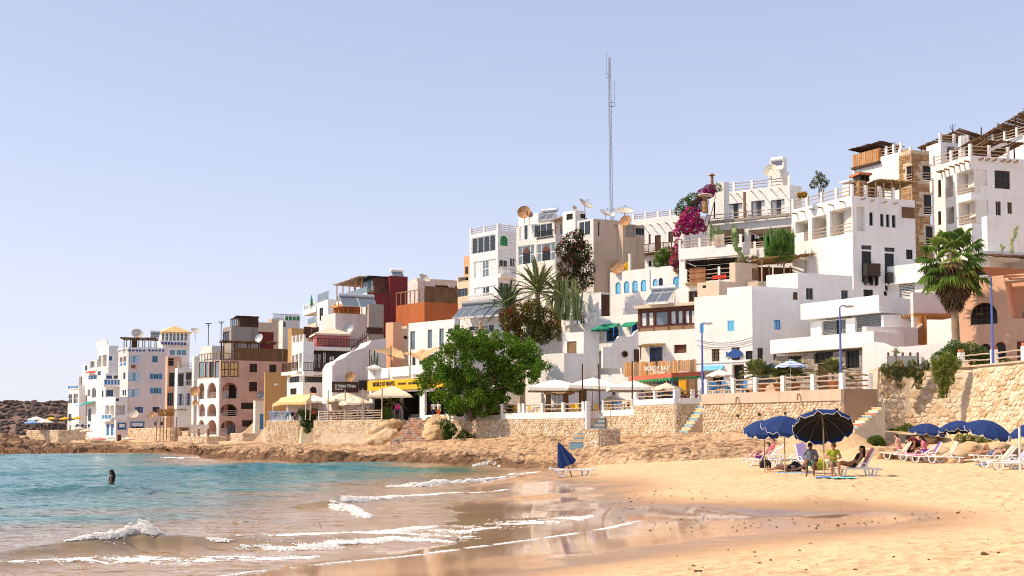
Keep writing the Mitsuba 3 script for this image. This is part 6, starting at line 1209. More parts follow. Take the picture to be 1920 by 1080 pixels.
prt('rock_brown', stone_fn((.16, .095, .055), (.34, .21, .12), (.07, .045, .03), .9), .9); rough_mass('broken brown rocks at the waterline, far left', [(x, y, 152 - (y - 838) * 1.5, r * .7) for x, y, r in ((-5, 838, 2.2), (12, 834, 2.4), (30, 840, 2.0), (45, 836, 1.6), (60, 841, 1.9), (78, 840, 1.7), (92, 843, 1.6), (8, 845, 1.9), (38, 847, 1.6), (66, 847, 1.4), (104, 842, 1.4), (22, 826, 1.8), (-2, 825, 2.0), (48, 828, 1.3))], 60, 'rock_brown')
rough_mass('tall tan rock right of the mosaic stair', [(812, 815, 99, 1.0), (815, 800, 100, 1.0), (822, 790, 101, .8), (810, 824, 98.5, .8), (824, 812, 99.5, 1.0), (830, 800, 100.5, 1.0)], 30)
kz, bz = stone_wall('shaded grey retaining wall under the big green tree', 905, 96.5, 815, 930, 788, 832, 52, 20, .35, 'L', 60, 71, mat='concrete'); railing('weathered railing with grey posts behind the big tree trunk', bz.L, [bz.L.P(x, 780)[0] for x in (902, 870, 838)], bz.z1, .9, -.3, 3, mat='wood')
# great stone wall at the right
prt('wall_tan', stone_fn((.54, .44, .32), (.62, .52, .40), (.42, .32, .22), 1.0), .95)
S0 = np.array([[*xz(1638, 66)], [*xz(1705, 66.5)], [*xz(1800, 65)], [*xz(1880, 61.5)], [*xz(1990, 56)]])
ss = np.concatenate([[0], np.cumsum(np.linalg.norm(np.diff(S0, axis=0), axis=1))]); LEN = ss[-1]
ZB, ZT = 1.4, zat(691, 66.5)
def big_place(u, z, o):
 u, z, o = (np.asarray(x, float) for x in (u, z, o)); x, y = (np.interp(u, ss, S0[:, k]) for k in range(2)); d = .3
 tx, ty = np.interp(np.minimum(u + d, LEN), ss, S0[:, 0]) - np.interp(np.maximum(u - d, 0), ss, S0[:, 0]), np.interp(np.minimum(u + d, LEN), ss, S0[:, 1]) - np.interp(np.maximum(u - d, 0), ss, S0[:, 1]); l = np.hypot(tx, ty)
 nx, ny = ty / l, -tx / l; back = z * .16 - o
 sl = np.clip(1 - u / 1.2, 0, 1) * z * .17
 return np.stack([x - nx * back + sl * tx / l, y - ny * back + sl * ty / l, ZB + z], 1)
HT = ZT - ZB
k = thing('retaining_wall', 'great tan stone retaining wall with hanging plants at the right of the beach', 'wall')
U_, Z_ = np.meshgrid(np.linspace(0, LEN, 40), np.linspace(0, HT, 12)); Vf = big_place(U_.ravel(), Z_.ravel(), np.zeros(U_.size)); nn = 40
i = (np.arange(11)[:, None] * nn + np.arange(39)[None]).ravel(); f_ = np.vstack([np.stack([i, i + 1, i + nn + 1], 1), np.stack([i, i + nn + 1, i + nn], 1)])
top = [big_place(np.array([u]), np.array([HT]), np.array([o]))[0] for u in np.linspace(0, LEN, 20) for o in (0, -1.2)]
tf = np.array([[2 * j, 2 * j + 2, 2 * j + 3] for j in range(19)] + [[2 * j, 2 * j + 3, 2 * j + 1] for j in range(19)])
side = np.array([big_place(np.array([0.]), np.array([z]), np.array([o]))[0] for z in np.linspace(0, HT, 6) for o in (0, -1.2)])
sf = np.array([[2 * j, 2 * j + 2, 2 * j + 3] for j in range(5)] + [[2 * j, 2 * j + 3, 2 * j + 1] for j in range(5)])
body = cat([trimesh.Trimesh(Vf, f_, process=False), trimesh.Trimesh(np.array(top), tf, process=False), trimesh.Trimesh(side, sf, process=False)]); obj(k, 'backing', body, 'mat_wall_tan')
cobbles(k, big_place, LEN, HT - .12, .40, STONES, 77, 300, proud=(.02, .10), inside=lambda u, z: u > .5, gap=.014)
for j in range(14): a, c = LEN * j / 14, LEN * (j + 1) / 14; P = [big_place(np.array([u]), np.array([HT]), np.array([o]))[0] + [0, 0, .003] for u, o in ((a, .12), (c - .02, .12), (c - .02, -.5), (a, -.5))]; obj(k, 'coping', hexa([*P, *[p + [0, 0, .1] for p in P]]), 'mat_wall_tan')
def on_big(px, py):
 """Distance along the great wall where it is seen at that place."""
 us = np.linspace(0, LEN, 400); P = big_place(us, np.full(400, HT), np.zeros(400)); x = 960 + F * P[:, 0] / P[:, 1] ; return us[np.argmin(abs(x - px))]
kr = thing('railing', 'log railing with white terracotta capped posts on the great stone wall', 'railing'); PP = []
for x in (1802, 1858, 1915, 1960):
 c = big_place(np.array([on_big(x, 690)]), np.array([HT]), np.array([-.3]))[0] + [0, 0, .1]; PP.append(c); p_ = obj(kr, 'post', wbox(c[0] - .17, c[0] + .17, c[1] - .17, c[1] + .17, c[2] + .004, c[2] + .85), 'mat_white'); obj(p_, 'cap', wbox(c[0] - .14, c[0] + .14, c[1] - .14, c[1] + .14, c[2] + .854, c[2] + 1.05), 'mat_terracotta')
for a, c in zip(PP[:-1], PP[1:]):
 d = unit(c - a) * .18
 for h_ in (.3, .62): obj(kr, 'rail', tube(wob(a + d + [0, 0, h_], c - d + [0, 0, h_], 6, .03, int(h_ * 50)), .05, 6), 'mat_log')
# ---------------------------------------------------------------- hillside under the houses
dk = [(c[0], c[1], z) for c, z in BLOCKS] + [(c[0] + 8, c[1] + 14, z + 2) for c, z in BLOCKS]
decks = [(PB, 0), (WB, 0), (LB, 0), (TB, 0), (GB, 0), (HB, 0), (bz, 0)]
for b, _ in decks:
 for a in (.1, .5, .9):
  for c in (1.0, 4.0): p = b.C + b.dL * b.wl * a + b.dR * c; dk.append((p[0], p[1], b.z1 - .25))
dk += [(x, y, 2.2) for x in (-120, -105, -92) for y in (190, 215, 250, 290)]; dk = np.array(dk); hill = RBFInterpolator(dk[:, :2] / 20, dk[:, 2], kernel='linear', smoothing=.06)
EDGE = np.array([[-86, 205], [-78, 186], [-57, 170], [-44, 152], [-30, 130], [-20, 117], [-11.5, 106], [-6, 99.5], [-1, 95], *(b.C + b.dL * b.wl + b.dR * .6 for b in (TB,)), TB.C + [.8, .6], WB.C + WB.dL * WB.wl + [.8, .5], WB.C + [.6, 1.2], WB.C + WB.dR * 3.0 + [0, .9], PB.C + PB.dL * PB.wl + [2.6, 2.6], PB.C + PB.dL * PB.wl + [1.9, .5], PB.C + [-.4, .9], [21.2, 66.6], [22.5, 68.6], [28, 67], [33, 63], [48, 50]])
nu_, nv_ = 600, 70; E = resample(EDGE, nu_); T_ = np.gradient(E, axis=0); T_ /= np.linalg.norm(T_, axis=1, keepdims=True); N_ = np.array([np.full(nu_, .75), np.full(nu_, .66)]).T
vv = np.linspace(0, 1, nv_) ** 1.5 * 110; G = E[:, None] + N_[:, None] * vv[None, :, None]
Zh = hill(G.reshape(-1, 2) / 20).reshape(nu_, nv_); Zh = np.clip(Zh, 1.5, 60); Zh += (fb(G[..., 0], G[..., 1], .3, 3) - .5) * .3; Zh[:, 0] -= 3
Zh[:78] = np.minimum(Zh[:78], 2.2)
for C_, a_, wa, b_, wb, zf_ in FOOT:
 q = (G.reshape(-1, 2) - C_) @ np.linalg.inv(np.array([a_, b_])); m_ = ((q[:, 0] > -.9) & (q[:, 0] < wa + .6) & (q[:, 1] > -.9) & (q[:, 1] < wb + .6)).reshape(nu_, nv_); Zh[m_] = np.minimum(Zh[m_], zf_)
i = np.arange(nu_ - 1)[:, None] * nv_ + np.arange(nv_ - 1)[None]; q4 = np.stack([i, i + nv_, i + nv_ + 1, i + 1], -1).reshape(-1, 4); fh = np.vstack([q4[:, [0, 1, 2]], q4[:, [0, 2, 3]]]); Vh = np.concatenate([G, Zh[..., None]], -1).reshape(-1, 3)
if trimesh.Trimesh(Vh, fh, process=False).face_normals[:, 2].mean() < 0: fh = fh[:, ::-1]
prt('earth', stone_fn((.40, .29, .19), (.50, .38, .26), (.28, .19, .12), .8), .95); struct('hillside', (Vh, fh), 'mat_earth', smooth=True)
# far scrub covered headland at the left
nx_, ny_ = 160, 40; Xf, Yf = np.meshgrid(np.linspace(-420, -60, nx_), np.linspace(430, 640, ny_), indexing='ij')
dome = np.clip((Yf - 430) / 130, 0, 1); Zf = -1 + dome * (15 + 7 * np.clip((Xf + 420) / 250, 0, 1)) + (fb(Xf, Yf, .02, 4) - .5) * 6 * dome + (fb(Xf, Yf, .12, 3) - .5) * 2.5
i = np.arange(nx_ - 1)[:, None] * ny_ + np.arange(ny_ - 1)[None]; q4 = np.stack([i, i + ny_, i + ny_ + 1, i + 1], -1).reshape(-1, 4)
prt('scrub_earth', lambda p, n, uv: mix((.13, .092, .075), (.21, .13, .095), smoothstep(.45, .7, fbm(p.x * .05, p.y * .05, p.z * .1, 4))), .95)
struct('headland', (np.stack([Xf, Yf, Zf], -1).reshape(-1, 3), np.vstack([q4[:, [0, 1, 2]], q4[:, [0, 2, 3]]])), 'mat_scrub_earth', smooth=True)
r_ = np.random.default_rng(8); bush = trimesh.creation.icosphere(subdivisions=1); ms_ = []
for _ in range(5200):
 a, c = r_.integers(nx_ - 1), r_.integers(5, ny_ - 1); s_ = r_.uniform(.6, 1.9); v = bush.vertices * (1 + r_.uniform(-.3, .3, (len(bush.vertices), 1))) * [s_, s_, s_ * .7] + [Xf[a, c] + r_.uniform(-1, 1), Yf[a, c] + r_.uniform(-2, 2), Zf[a, c] + .2]
 ms_.append(trimesh.Trimesh(v, bush.faces, process=False))
pr('scrub', (.10, .074, .064), .95); single('scrub', cat(ms_), 'mat_scrub', 'dark low scrub covering the far headland', 'scrub', kind='stuff')

# ---------------------------------------------------------------- parasols, canopies and cafe things
def parasol(px, py, wpx, D, mat, label, drop=None, n=8, tilt=(0, 0), val=.12, base=None, group=None, name='parasol', pole='wood', square=False, valmat=None, piping=None, sag=.35, cap=True, rib=True):
 """Canopy with its apex seen at (px, py) and wpx pixels across, over a pole that stands at height base."""
 k = thing(name, label, 'parasol', group); c = pt(px, py, D); R = wpx / 2 * D / F; h = drop if drop is not None else R * .36
 a = np.arange(n) * 2 * np.pi / n + (np.pi / 4 if square else np.pi / n); Rr = R * (1.414 * .78 if square else 1)
 nr = 6; rings = []; m = 3
 for j in range(nr + 1):
  t = j / nr; pts_ = []
  for i in range(n):
   for s_ in range(m):
    f_ = s_ / m; p = np.array([math.cos(a[i]), math.sin(a[i])]) * (1 - f_) + np.array([math.cos(a[(i + 1) % n]), math.sin(a[(i + 1) % n])]) * f_
    sagz = -.05 * R * math.sin(math.pi * f_) * t if not square else -.02 * R * math.sin(math.pi * f_)
    pts_.append([p[0] * Rr * t, p[1] * Rr * t, -h * (t ** (1 + sag)) + sagz * .6])
  rings.append(pts_)
 rings = np.array(rings); N = n * m; edge = rings[-1]
 vd = np.array([val * (1.0 if True else 1) for i in range(N)]); low = edge * [1.012, 1.012, 1] - np.stack([vd * 0, vd * 0, vd], 1)
 tri = np.arange(N) % m
 if valmat != 'plain': low[tri == 0, 2] += val * .55
 ax = unit([tilt[0], tilt[1], 1.0]); Rm = trimesh.geometry.align_vectors([0, 0, 1], ax)[:3, :3]
 def w(p): return np.asarray(p) @ Rm.T + c
 V = np.vstack([rings.reshape(-1, 3), low]); J = np.arange(N); K = (J + 1) % N; ff = []
 for j in range(nr + 1): ff += [np.stack([j * N + J, (j + 1) * N + J, (j + 1) * N + K], 1), np.stack([j * N + J, (j + 1) * N + K, j * N + K], 1)]
 f_ = np.vstack(ff); V2 = V - [0, 0, .012]
 obj(k, 'canopy', trimesh.Trimesh(w(np.vstack([V, V2])), np.vstack([f_, f_[:, ::-1] + len(V)]), process=False), 'mat_' + mat, smooth=25)
 if piping:
  loop = np.vstack([low, low[:1]]); obj(k, 'piping', tube(w(loop), .014, 4, cap=False), 'mat_' + piping)
 if rib:
  for i in range(n): obj(k, 'rib', tube(w([[0, 0, -.05], *(rings[j][i * m] - [0, 0, .03] for j in (2, 4, 6))]), .012, 4), 'mat_metal')
 if cap: obj(k, 'cap', lathe([(.07, -.02), (.05, .06), (.01, .12)], 8, c), 'mat_' + mat)
 top = w([0, 0, -.03]); bz_ = base if base is not None else c[2] - 2.3; L = (top[2] - bz_) / ax[2]
 obj(k, 'pole', tube([top, top - ax * L], .028 if name == 'parasol' else .024, 7), 'mat_' + pole)
 return k, top - ax * L
def canopy_roof(label, corners, ridge, mat, name='canopy', legs=(), group=None):
 """A cloth roof over four corners rising to a ridge of two points, with a short hem."""
 k = thing(name, label, 'canopy', group); A, B, C, Dd = (np.asarray(p, float) for p in corners); r0, r1 = (np.asarray(p, float) for p in ridge); V = [A, B, C, Dd, r0, r1]; lo = [p - [0, 0, .3] for p in (A, B, C, Dd)]
 V = np.array(V + lo); f = np.array([[0, 1, 5], [0, 5, 4], [2, 3, 4], [2, 4, 5], [1, 2, 5], [3, 0, 4], [6, 7, 1], [6, 1, 0], [7, 8, 2], [7, 2, 1], [8, 9, 3], [8, 3, 2], [9, 6, 0], [9, 0, 3]])
 m = trimesh.Trimesh(V, f, process=False); m = m.subdivide().subdivide(); v = m.vertices.copy(); v[:, 2] -= .10 * np.sin(meshkit.noise(v * .9, 3) * 6); obj(k, 'cloth', trimesh.Trimesh(v, m.faces, process=False), 'mat_' + mat, smooth=30)
 for p, z in legs: obj(k, 'leg', tube([p, [p[0], p[1], z]], .05, 6), 'mat_frame_white')
 return k
zT, zW, zL, zP, zG = TB.z1, WB.z1, LB.z1, PB.z1, GB.z1
# white cafe parasols in the middle
parasol(1040, 712, 128, 90, 'canvas_white', 'large square white parasol left in the white cafe row', drop=.72, n=4, square=True, val=.25, valmat='plain', base=zT)
parasol(1112, 709, 122, 88, 'canvas_white', 'large square white parasol in the middle of the white cafe row', drop=.7, n=4, square=True, val=.25, valmat='plain', base=zT, tilt=(.03, 0))
parasol(1192, 713, 136, 85, 'canvas_white', 'large square white parasol partly under the red edged awning', drop=.62, n=4, square=True, val=.22, valmat='plain', base=zL)
parasol(1048, 725, 62, 89, 'canvas_tan', 'small tan parasol below the left white one', base=zT); parasol(1150, 741, 46, 90, 'canvas_white', 'small white parasol behind the yellow chairs', base=zL)
parasol(1250, 718, 58, 80, 'canvas_cream', 'small cream parasol under the red edged awning', base=zW)
parasol(1349, 694, 50, 78, 'canvas_white', 'pale parasol before the slatted blue awning', base=zP)
def stripes(p, n, uv): return mix((.62, .68, .80), (.16, .26, .55), smoothstep(.42, .58, dr.abs(p.z * 9 - dr.floor(p.z * 9) - .5) * 2))
prt('striped', stripes, .9); parasol(1482, 676, 57, 66.4, 'striped', 'blue and white striped parasol among the potted palms', base=zP, pole='frame_white')
parasol(1125, 611, 36, 97, 'canvas_green', 'open green parasol by the blue arched door', base=zat(645, 97))
parasol(1042 + 6, 728, 40, 93, 'canvas_cream', 'small cream parasol half behind the tan one', base=zT)
for px, py, w_, D, m_, lb in ((735, 724, 104, 105.5, 'canvas_cream', 'largest cream parasol under the yellow shop sign'), (762, 727, 62, 108, 'canvas_cream', 'cream parasol right of the largest one under the yellow sign'), (648, 736, 74, 111, 'canvas_cream', 'cream parasol below the brown name board, rear left'), (668, 744, 66, 108, 'canvas_cream', 'cream parasol below the brown name board, front right'), (634, 742, 60, 113, 'canvas_white', 'whitish parasol next to the yellow canopy'), (588, 741, 60, 116, 'canvas_white', 'white cloth parasol at the right end of the yellow canopy'), (702, 684, 32, 108, 'canvas_white', 'white parasol under the brown shade sails')):
 parasol(px, py, w_, D, m_, lb, base=zG if py > 700 else zat(704, 108), square=py < 735, n=4 if py < 735 else 8, val=.2, valmat='plain')
# far left cafe parasols
def ordn(i): return ('first', 'second', 'third', 'fourth', 'fifth', 'sixth', 'seventh', 'eighth', 'ninth', 'tenth', 'eleventh', 'twelfth', 'thirteenth', 'fourteenth', 'last')[i - 1]
pr('canvas_stripe', (.10, .08, .06), .9)
for i, (px, py, w_, D, m_) in enumerate(sorted(((68, 781, 30, 172, 'canvas_white'), (60, 788, 26, 170, 'canvas_blue'), (84, 786, 30, 171, 'canvas_white'), (97, 782, 20, 176, 'yellow'), (109, 783, 20, 175, 'canvas_stripe'), (122, 782, 20, 174, 'yellow'), (133, 783, 16, 174, 'canvas_stripe'), (145, 781, 18, 173, 'yellow'), (148, 800, 20, 165, 'canvas_cream'), (162, 804, 22, 164, 'canvas_cream'), (174, 817, 24, 160, 'canvas_white'), (188, 820, 20, 159, 'pink_cloth'), (203, 817, 24, 160, 'canvas_white'), (240, 819, 22, 158, 'canvas_cream'), (232, 824, 20, 157, 'canvas_tan')))):
 parasol(px, py, w_, D, m_, f'{["",""][0]}{ {"canvas_white": "white", "canvas_blue": "pale blue", "yellow": "yellow", "canvas_stripe": "black", "canvas_cream": "cream", "pink_cloth": "pink", "canvas_tan": "tan"}[m_]} parasol on the far left cafe terraces, {ordn(i + 1)} of fifteen from the left', base=zat(py, D) - 2.2, group=f'{m_.replace("canvas_", "").replace("_", " ")} parasols at the far left', rib=False)
# yellow canopy
fr = HB.L; zh = HB.z1
canopy_roof('yellow cloth canopy over the terrace beside the ochre house', [pt(511, 757, 121), pt(574, 751, 113), pt(606, 745, 122), pt(545, 750, 129)], [pt(530, 745, 125), pt(588, 737, 117)], 'canvas_yellow', legs=[(pt(511.5, 758, 121), zh), (pt(573, 752, 113.2), zh), (pt(604, 746, 121.8), zh)])
for i, (x0, x1, y0, y1, D) in enumerate(((539, 568, 756, 778, 124), (575, 600, 757, 778, 122))): single('cloth_screen', hexa([pt(x0, y1, D), pt(x1, y1, D - 1), pt(x1, y1, D - .9), pt(x0, y1, D + .1), pt(x0, y0, D), pt(x1, y0, D - 1), pt(x1, y0, D - .9), pt(x0, y0, D + .1)]), 'mat_canvas_white', f'white cloth screen under the yellow canopy, {"left" if i == 0 else "right"} one of two', 'screen')
kb = thing('railing', 'pale blue railing at the left end of the yellow canopy terrace', 'railing'); rail(kb, HB.L, HB.wl * .3, HB.wl, zh, 'white', 1.0, -.3, mat='canvas_blue', posts=0)
# tan shade sails above the shop
for nm, P in (('left', [(696, 655, 110), (724, 664, 108), (760, 672, 106), (752, 656, 112), (735, 652, 114)]), ('right', [(756, 662, 108), (790, 676, 105), (828, 651, 104), (800, 655, 110), (770, 660, 112)])):
 V = np.array([pt(*p) for p in P] + [np.mean([pt(*p) for p in P], 0) - [0, 0, .5]]); f = np.array([[5, i, (i + 1) % 5] for i in range(5)]); m = trimesh.Trimesh(V, f, process=False).subdivide().subdivide().subdivide(); v = m.vertices.copy(); v[:, 2] += (meshkit.fbm(v * .8, 3, 5) - .5) * .6; single('shade_sail', trimesh.Trimesh(v, m.faces, process=False), 'mat_canvas_tan', f'torn brown shade sail above the yellow shop sign, {nm} one', 'shade sail', smooth=40)
kp = thing('pole_row', 'thin poles holding the brown shade sails', 'poles')
for x, y0, y1, D in ((693, 655, 703, 109), (733, 648, 698, 107), (770, 655, 694, 105), (828, 648, 690, 104)): obj(kp, 'pole', tube([pt(x, y1, D), pt(x, y0, D)], .05, 6), 'mat_wood_dark')
# red and green edged awning of the plank sign restaurant, its posts and plank wall
aw = thing('awning', 'flat awning with a red fascia and green fringe in front of the plank sign', 'awning'); C0 = pt(1259, 703, 79); A0 = pt(1178, 710.5, 86); B0 = pt(1321, 699.5, 80.5)
def band(a, c, zh0, zh1, th=.06):
 n = np.array([a[1] - c[1], c[0] - a[0], 0.]); n /= np.linalg.norm(n); n = n if n[1] < 0 else -n
 q = [a, c, c - n * th, a - n * th]; return hexa([*[p + [0, 0, zh0] for p in q], *[p + [0, 0, zh1] for p in q]])
for a, c in ((A0, C0), (C0, B0)):
 obj(aw, 'fascia', band(a, c, -.18, .14), 'mat_awning_red'); n_ = 40
 obj(aw, 'fringe', cat([band(a + (c - a) * i / n_, a + (c - a) * (i + .8) / n_, -.30 - .08 * ((i * 7) % 3), -.185, .03) for i in range(n_)]), 'mat_green', kind='stuff')
ctr = (A0 + B0) / 2 + [1.5, 4, 0]; q_ = [A0, C0, B0, A0 + (B0 - C0) + [0, 0, .1]]; obj(aw, 'roof', hexa([*[p * [1, 1, 1] + [0, .1, .0] for p in q_], *[p + [0, .1, .1] for p in q_]]), 'mat_canvas_cream')
for x, y, D in ((1260, 745, 79.3), (1240, 750, 82), (1205, 745, 84), (1318, 745, 80.7)): a = pt(x, 708, D); obj(aw, 'post', tube([a, [a[0], a[1], zW]], .06, 6), 'mat_blue' if x > 1210 else 'mat_wood_dark')
sf_ = Block('x', 1306, 84, 1170, 1310, 676, 704, th=57, thr=25).L
sk, q = sign_board('name_board', 'wavy topped plank board reading WINDY BAY over the restaurant terrace', sf_, (1170, 678, 1306, 704), 'plank', .1, [('WINDY BAY', .29, .36, .36, .36), ('RESTAURANT', .42, .12, .2, .17), ('WINDY BAY', .77, .1, .16, .14)], 'canvas_white', True, .1, 38, ('plank', 'plank', 'wood', 'wood_orange'))
c = sf_.at(q[1] - (q[1] - q[0]) * .47, .16, q[2] + (q[3] - q[2]) * .82); obj(sk, 'emblem', cat([tube([c + [-.25, 0, .1], c + [-.1, 0, -.1], c + [0, 0, .25], c + [.1, 0, -.1], c + [.25, 0, .1]], .025, 5), tube([c + [0, 0, -.35], c + [0, 0, .4]], .025, 5)]), 'mat_frame_black')
wi = Block('x', 1306, 86.5, 1195, 1318, 706, 760, th=57, thr=25)
wi_k = thing('restaurant', 'dark shaded restaurant room with timber door behind the red edged awning', 'restaurant'); bq = wi.L
obj(wi_k, 'back_wall', bq.box(0, wi.wl, -.3, 0, zW, zat(706, 86.5)), 'mat_frame_grey'); obj(wi_k, 'plank_wall', bq.box(.0, wi.wl * .28, .01, .12, zW, zat(706, 86.5)), 'mat_wood'); kd = obj(wi_k, 'door', bq.box(wi.wl * .13, wi.wl * .28, .13, .2, zW, zW + 2.6), 'mat_wood_orange'); obj(kd, 'panel', bq.box(wi.wl * .15, wi.wl * .26, .2, .23, zW + .3, zW + 2.2), 'mat_yellow'); obj(wi_k, 'opening_shade', bq.box(wi.wl * .3, wi.wl * .85, .01, .06, zW, zW + 2.6), 'mat_dark')  # dark sheet on the back wall stands for the unlit room
# cafe houses behind the white parasols
k = house('cafe', 'low white cafe building with timber shutters behind the large white parasols', 'cafe')
b = Block(k, 1128, 98, 985, 1140, 704, 800, th=55, thr=20, par=.3)
for r in ((1033, 734, 1042, 752), (1046, 735, 1055, 756), (1073, 742, 1081, 770), (1100, 724, 1124, 738)): b.window('L', r, 'wood', 'glass_dark', nx=2, depth=.2)
b.slab('L', (1075, 755, 1126, 761), .25, 'blue', 'counter'); b.finish()
k = house('cafe', 'white cafe wall with small blue windows behind the yellow chairs', 'cafe')
b = Block(k, 1200, 95, 1126, 1215, 700, 800, th=55, thr=20, par=.3); b.window('L', (1158, 728, 1172, 736), 'blue', 'glass', nx=4, ny=2); b.window('L', (1147, 735, 1154, 757), 'wood', 'glass_dark'); b.slab('L', (1127, 752, 1165, 757), .2, 'blue', 'counter'); b.finish()
for x, w_, D in ((1024, 9, 90), (1056, 10, 90.5), (1086, 14, 90)): kk = thing('timber_pillar', f'timber pillar under the white parasols, {"left" if x == 1024 else "middle" if x == 1056 else "wide right"} one', 'pillar'); a, c = pt(x, 730, D), pt(x + w_, 730, D); obj(kk, 'shaft', wbox(a[0], c[0], D, D + .35, zT, a[2]), 'mat_wood'); obj(kk, 'foot', wbox(a[0] - .08, c[0] + .08, D - .08, D + .43, zT, zT + .2), 'mat_concrete')
# chairs and tables on the terraces
ORD = ('first', 'second', 'third', 'fourth', 'fifth', 'sixth', 'seventh')
def chair_set(p, ang, mt, cm, glabel, clabel, gname, no, tot):
 c_, s_ = math.cos(ang), math.sin(ang); R = np.array([[c_, -s_, 0], [s_, c_, 0], [0, 0, 1]])
 def put(m): return trimesh.Trimesh(np.asarray(m.vertices) @ R.T + p, m.faces, process=False)
 t = thing('cafe_table', f'{glabel}, {ORD[no]} table from the right', 'table', 'cafe tables ' + gname); obj(t, 'table_top', put(wbox(-.4, .4, -.4, .4, .71, .75)), mt); obj(t, 'leg', put(cat([wbox(x - .03, x + .03, y - .03, y + .03, 0, .708) for x in (-.34, .34) for y in (-.34, .34)])), mt)
 for sx in (-1, 1):
  k = thing('cafe_chair', f'{clabel}, {"left" if sx * c_ < 0 else "right"} of the {ORD[no]} table from the right', 'chair', 'cafe chairs ' + gname); x = sx * .72
  obj(k, 'seat', put(wbox(x - .21, x + .21, -.21, .21, .42, .46)), cm); obj(k, 'backrest', put(wbox(x + sx * .17, x + sx * .21, -.2, .2, .5, .92)), cm); obj(k, 'leg', put(cat([wbox(x + a - .02, x + a + .02, y - .02, y + .02, 0, .418) for a in (-.18, .18) for y in (-.18, .18)])), cm)
def sets(fr, us, o, z, mt, cm, gl, cl, g):
 for i, u in enumerate(us): chair_set(fr.at(u, o - .5 * (i % 2), z + .005), .5 + i, mt, cm, gl, cl, g, i, len(us))
sets(TB.L, np.linspace(1.2, TB.wl - 2, 6), -1.4, zT + .25, 'mat_wood', 'mat_yellow', 'wooden table on the white parasol cafe terrace', 'yellow chair on the white parasol cafe terrace', 'on the white parasol terrace')
sets(LB.L, np.linspace(.8, LB.wl - .8, 3), -1.3, zL + .2, 'mat_canvas_blue', 'mat_yellow', 'blue table on the lower terrace', 'yellow chair on the lower terrace', 'on the lower terrace')
sets(WB.L, np.linspace(1.0, WB.wl - .6, 4), -1.5, zW + .005, 'mat_wood_dark', 'mat_wood_red', 'dark table on the plank sign terrace', 'dark red chair on the plank sign terrace', 'on the plank sign terrace')
sets(PB.L, PB.L.P(np.float64(1345), 740)[0] + np.array([0., 2.2]), -1.8, zP + .005, 'mat_canvas_blue', 'mat_blue', 'blue table on the promenade', 'blue chair on the promenade', 'on the promenade')
sets(GB.L, np.linspace(1.2, GB.wl - 1, 5), -1.8, zG + .005, 'mat_wood', 'mat_wood_dark', 'wooden table on the driftwood railed terrace', 'dark wooden chair on the driftwood railed terrace', 'on the driftwood railed terrace')
sets(HB.L, np.linspace(1.2, HB.wl - 1, 3), -1.4, zh + .005, 'mat_canvas_white', 'mat_frame_black', 'white table under the yellow canopy', 'black chair under the yellow canopy', 'under the yellow canopy')
sets(FAR.L, np.linspace(1., FAR.wl - 1, 6), -1.2, FAR.z1 + .005, 'mat_wood_dark', 'mat_frame_black', 'dark table on the far left terrace', 'black chair on the far left terrace', 'on the far left terrace')
sets(FAR.R, np.linspace(1.5, FAR.wr - .5, 3), -4, FAR.z1 + .005, 'mat_wood_dark', 'mat_deep_blue', 'table behind the far left terrace', 'blue chair behind the far left terrace', 'at the back of the far left terrace')
# lamps and slim poles
lamp(1574.5, 576, 729, 63.2, .55, 'blue street lamp with arm to the right, on the promenade', z0=zP); lamp(1316, 608, 752, 74, .45, 'blue street lamp before the big plain white house', z0=zP)
lamp(1858, 520, 700, 63.5, -.4, 'blue street lamp in front of the salmon house', z0=ZT)
for x, y0, y1, D, lb in ((1092, 682, 785, 84.5, 'dark leaning pole at the stair gap, left one'), (1122, 683, 775, 83.5, 'dark leaning pole at the stair gap, right one'), (1185.5, 677, 762, 81.5, 'dark pole at the left end of the plank sign'), (1319, 700, 770, 74.5, 'thin pole at the promenade corner')):
 single('timber_pole', tube([pt(x + (3 if x == 1122 else 0), y1, D), pt(x, y0, D)], .055, 6), 'mat_wood_dark', lb, 'pole')

# ---------------------------------------------------------------- plants
for nm, dt in (('leaf', .75), ('petal', .6)):
 scene['mat_' + nm] = {'type': 'principledthin', 'base_color': {'type': 'mesh_attribute', 'name': 'vertex_color'}, 'roughness': .45 if nm == 'leaf' else .7, 'diff_trans': dt, 'spec_trans': 0.0, 'eta': 1.4}
scene['mat_plant'] = {'type': 'twosided', 'bsdf': {'type': 'principled', 'base_color': {'type': 'mesh_attribute', 'name': 'vertex_color'}, 'roughness': .6, 'specular': .3}}
prt('bark', wood_fn((.10, .075, .055), (.24, .18, .13)), .9); prt('palm_bark', wood_fn((.20, .135, .085), (.36, .26, .17)), .9)
def tint(n, base, var, r_): 
 b = np.array(base); t = r_.normal(0, 1, (n, 1)); return np.clip(b * (1 + var * t) + r_.normal(0, .006, (n, 3)), .004, .95)
def leaves(P, Dv, size, col, r_, aspect=.42, fold=.25, var=.25, width_up=None):
 """One folded diamond leaf at every P, pointing along Dv."""
 n = len(P); d = Dv / (np.linalg.norm(Dv, axis=1, keepdims=True) + 1e-9); x = r_.normal(0, 1, (n, 3)); s = np.cross(d, x); s /= np.linalg.norm(s, axis=1, keepdims=True) + 1e-9; nn = np.cross(s, d)
 L = size * r_.uniform(.65, 1.25, (n, 1)); W = L * aspect
 mid = P + d * L * .45
 V = np.stack([P, mid + s * W * .5 + nn * W * fold, P + d * L - nn * L * .08, mid - s * W * .5 + nn * W * fold], 1).reshape(-1, 3); i = np.arange(n)[:, None] * 4
 f = np.vstack([i + [[0, 1, 2]], i + [[0, 2, 3]]]); return V, f, np.repeat(tint(n, col, var, r_), 4, 0)
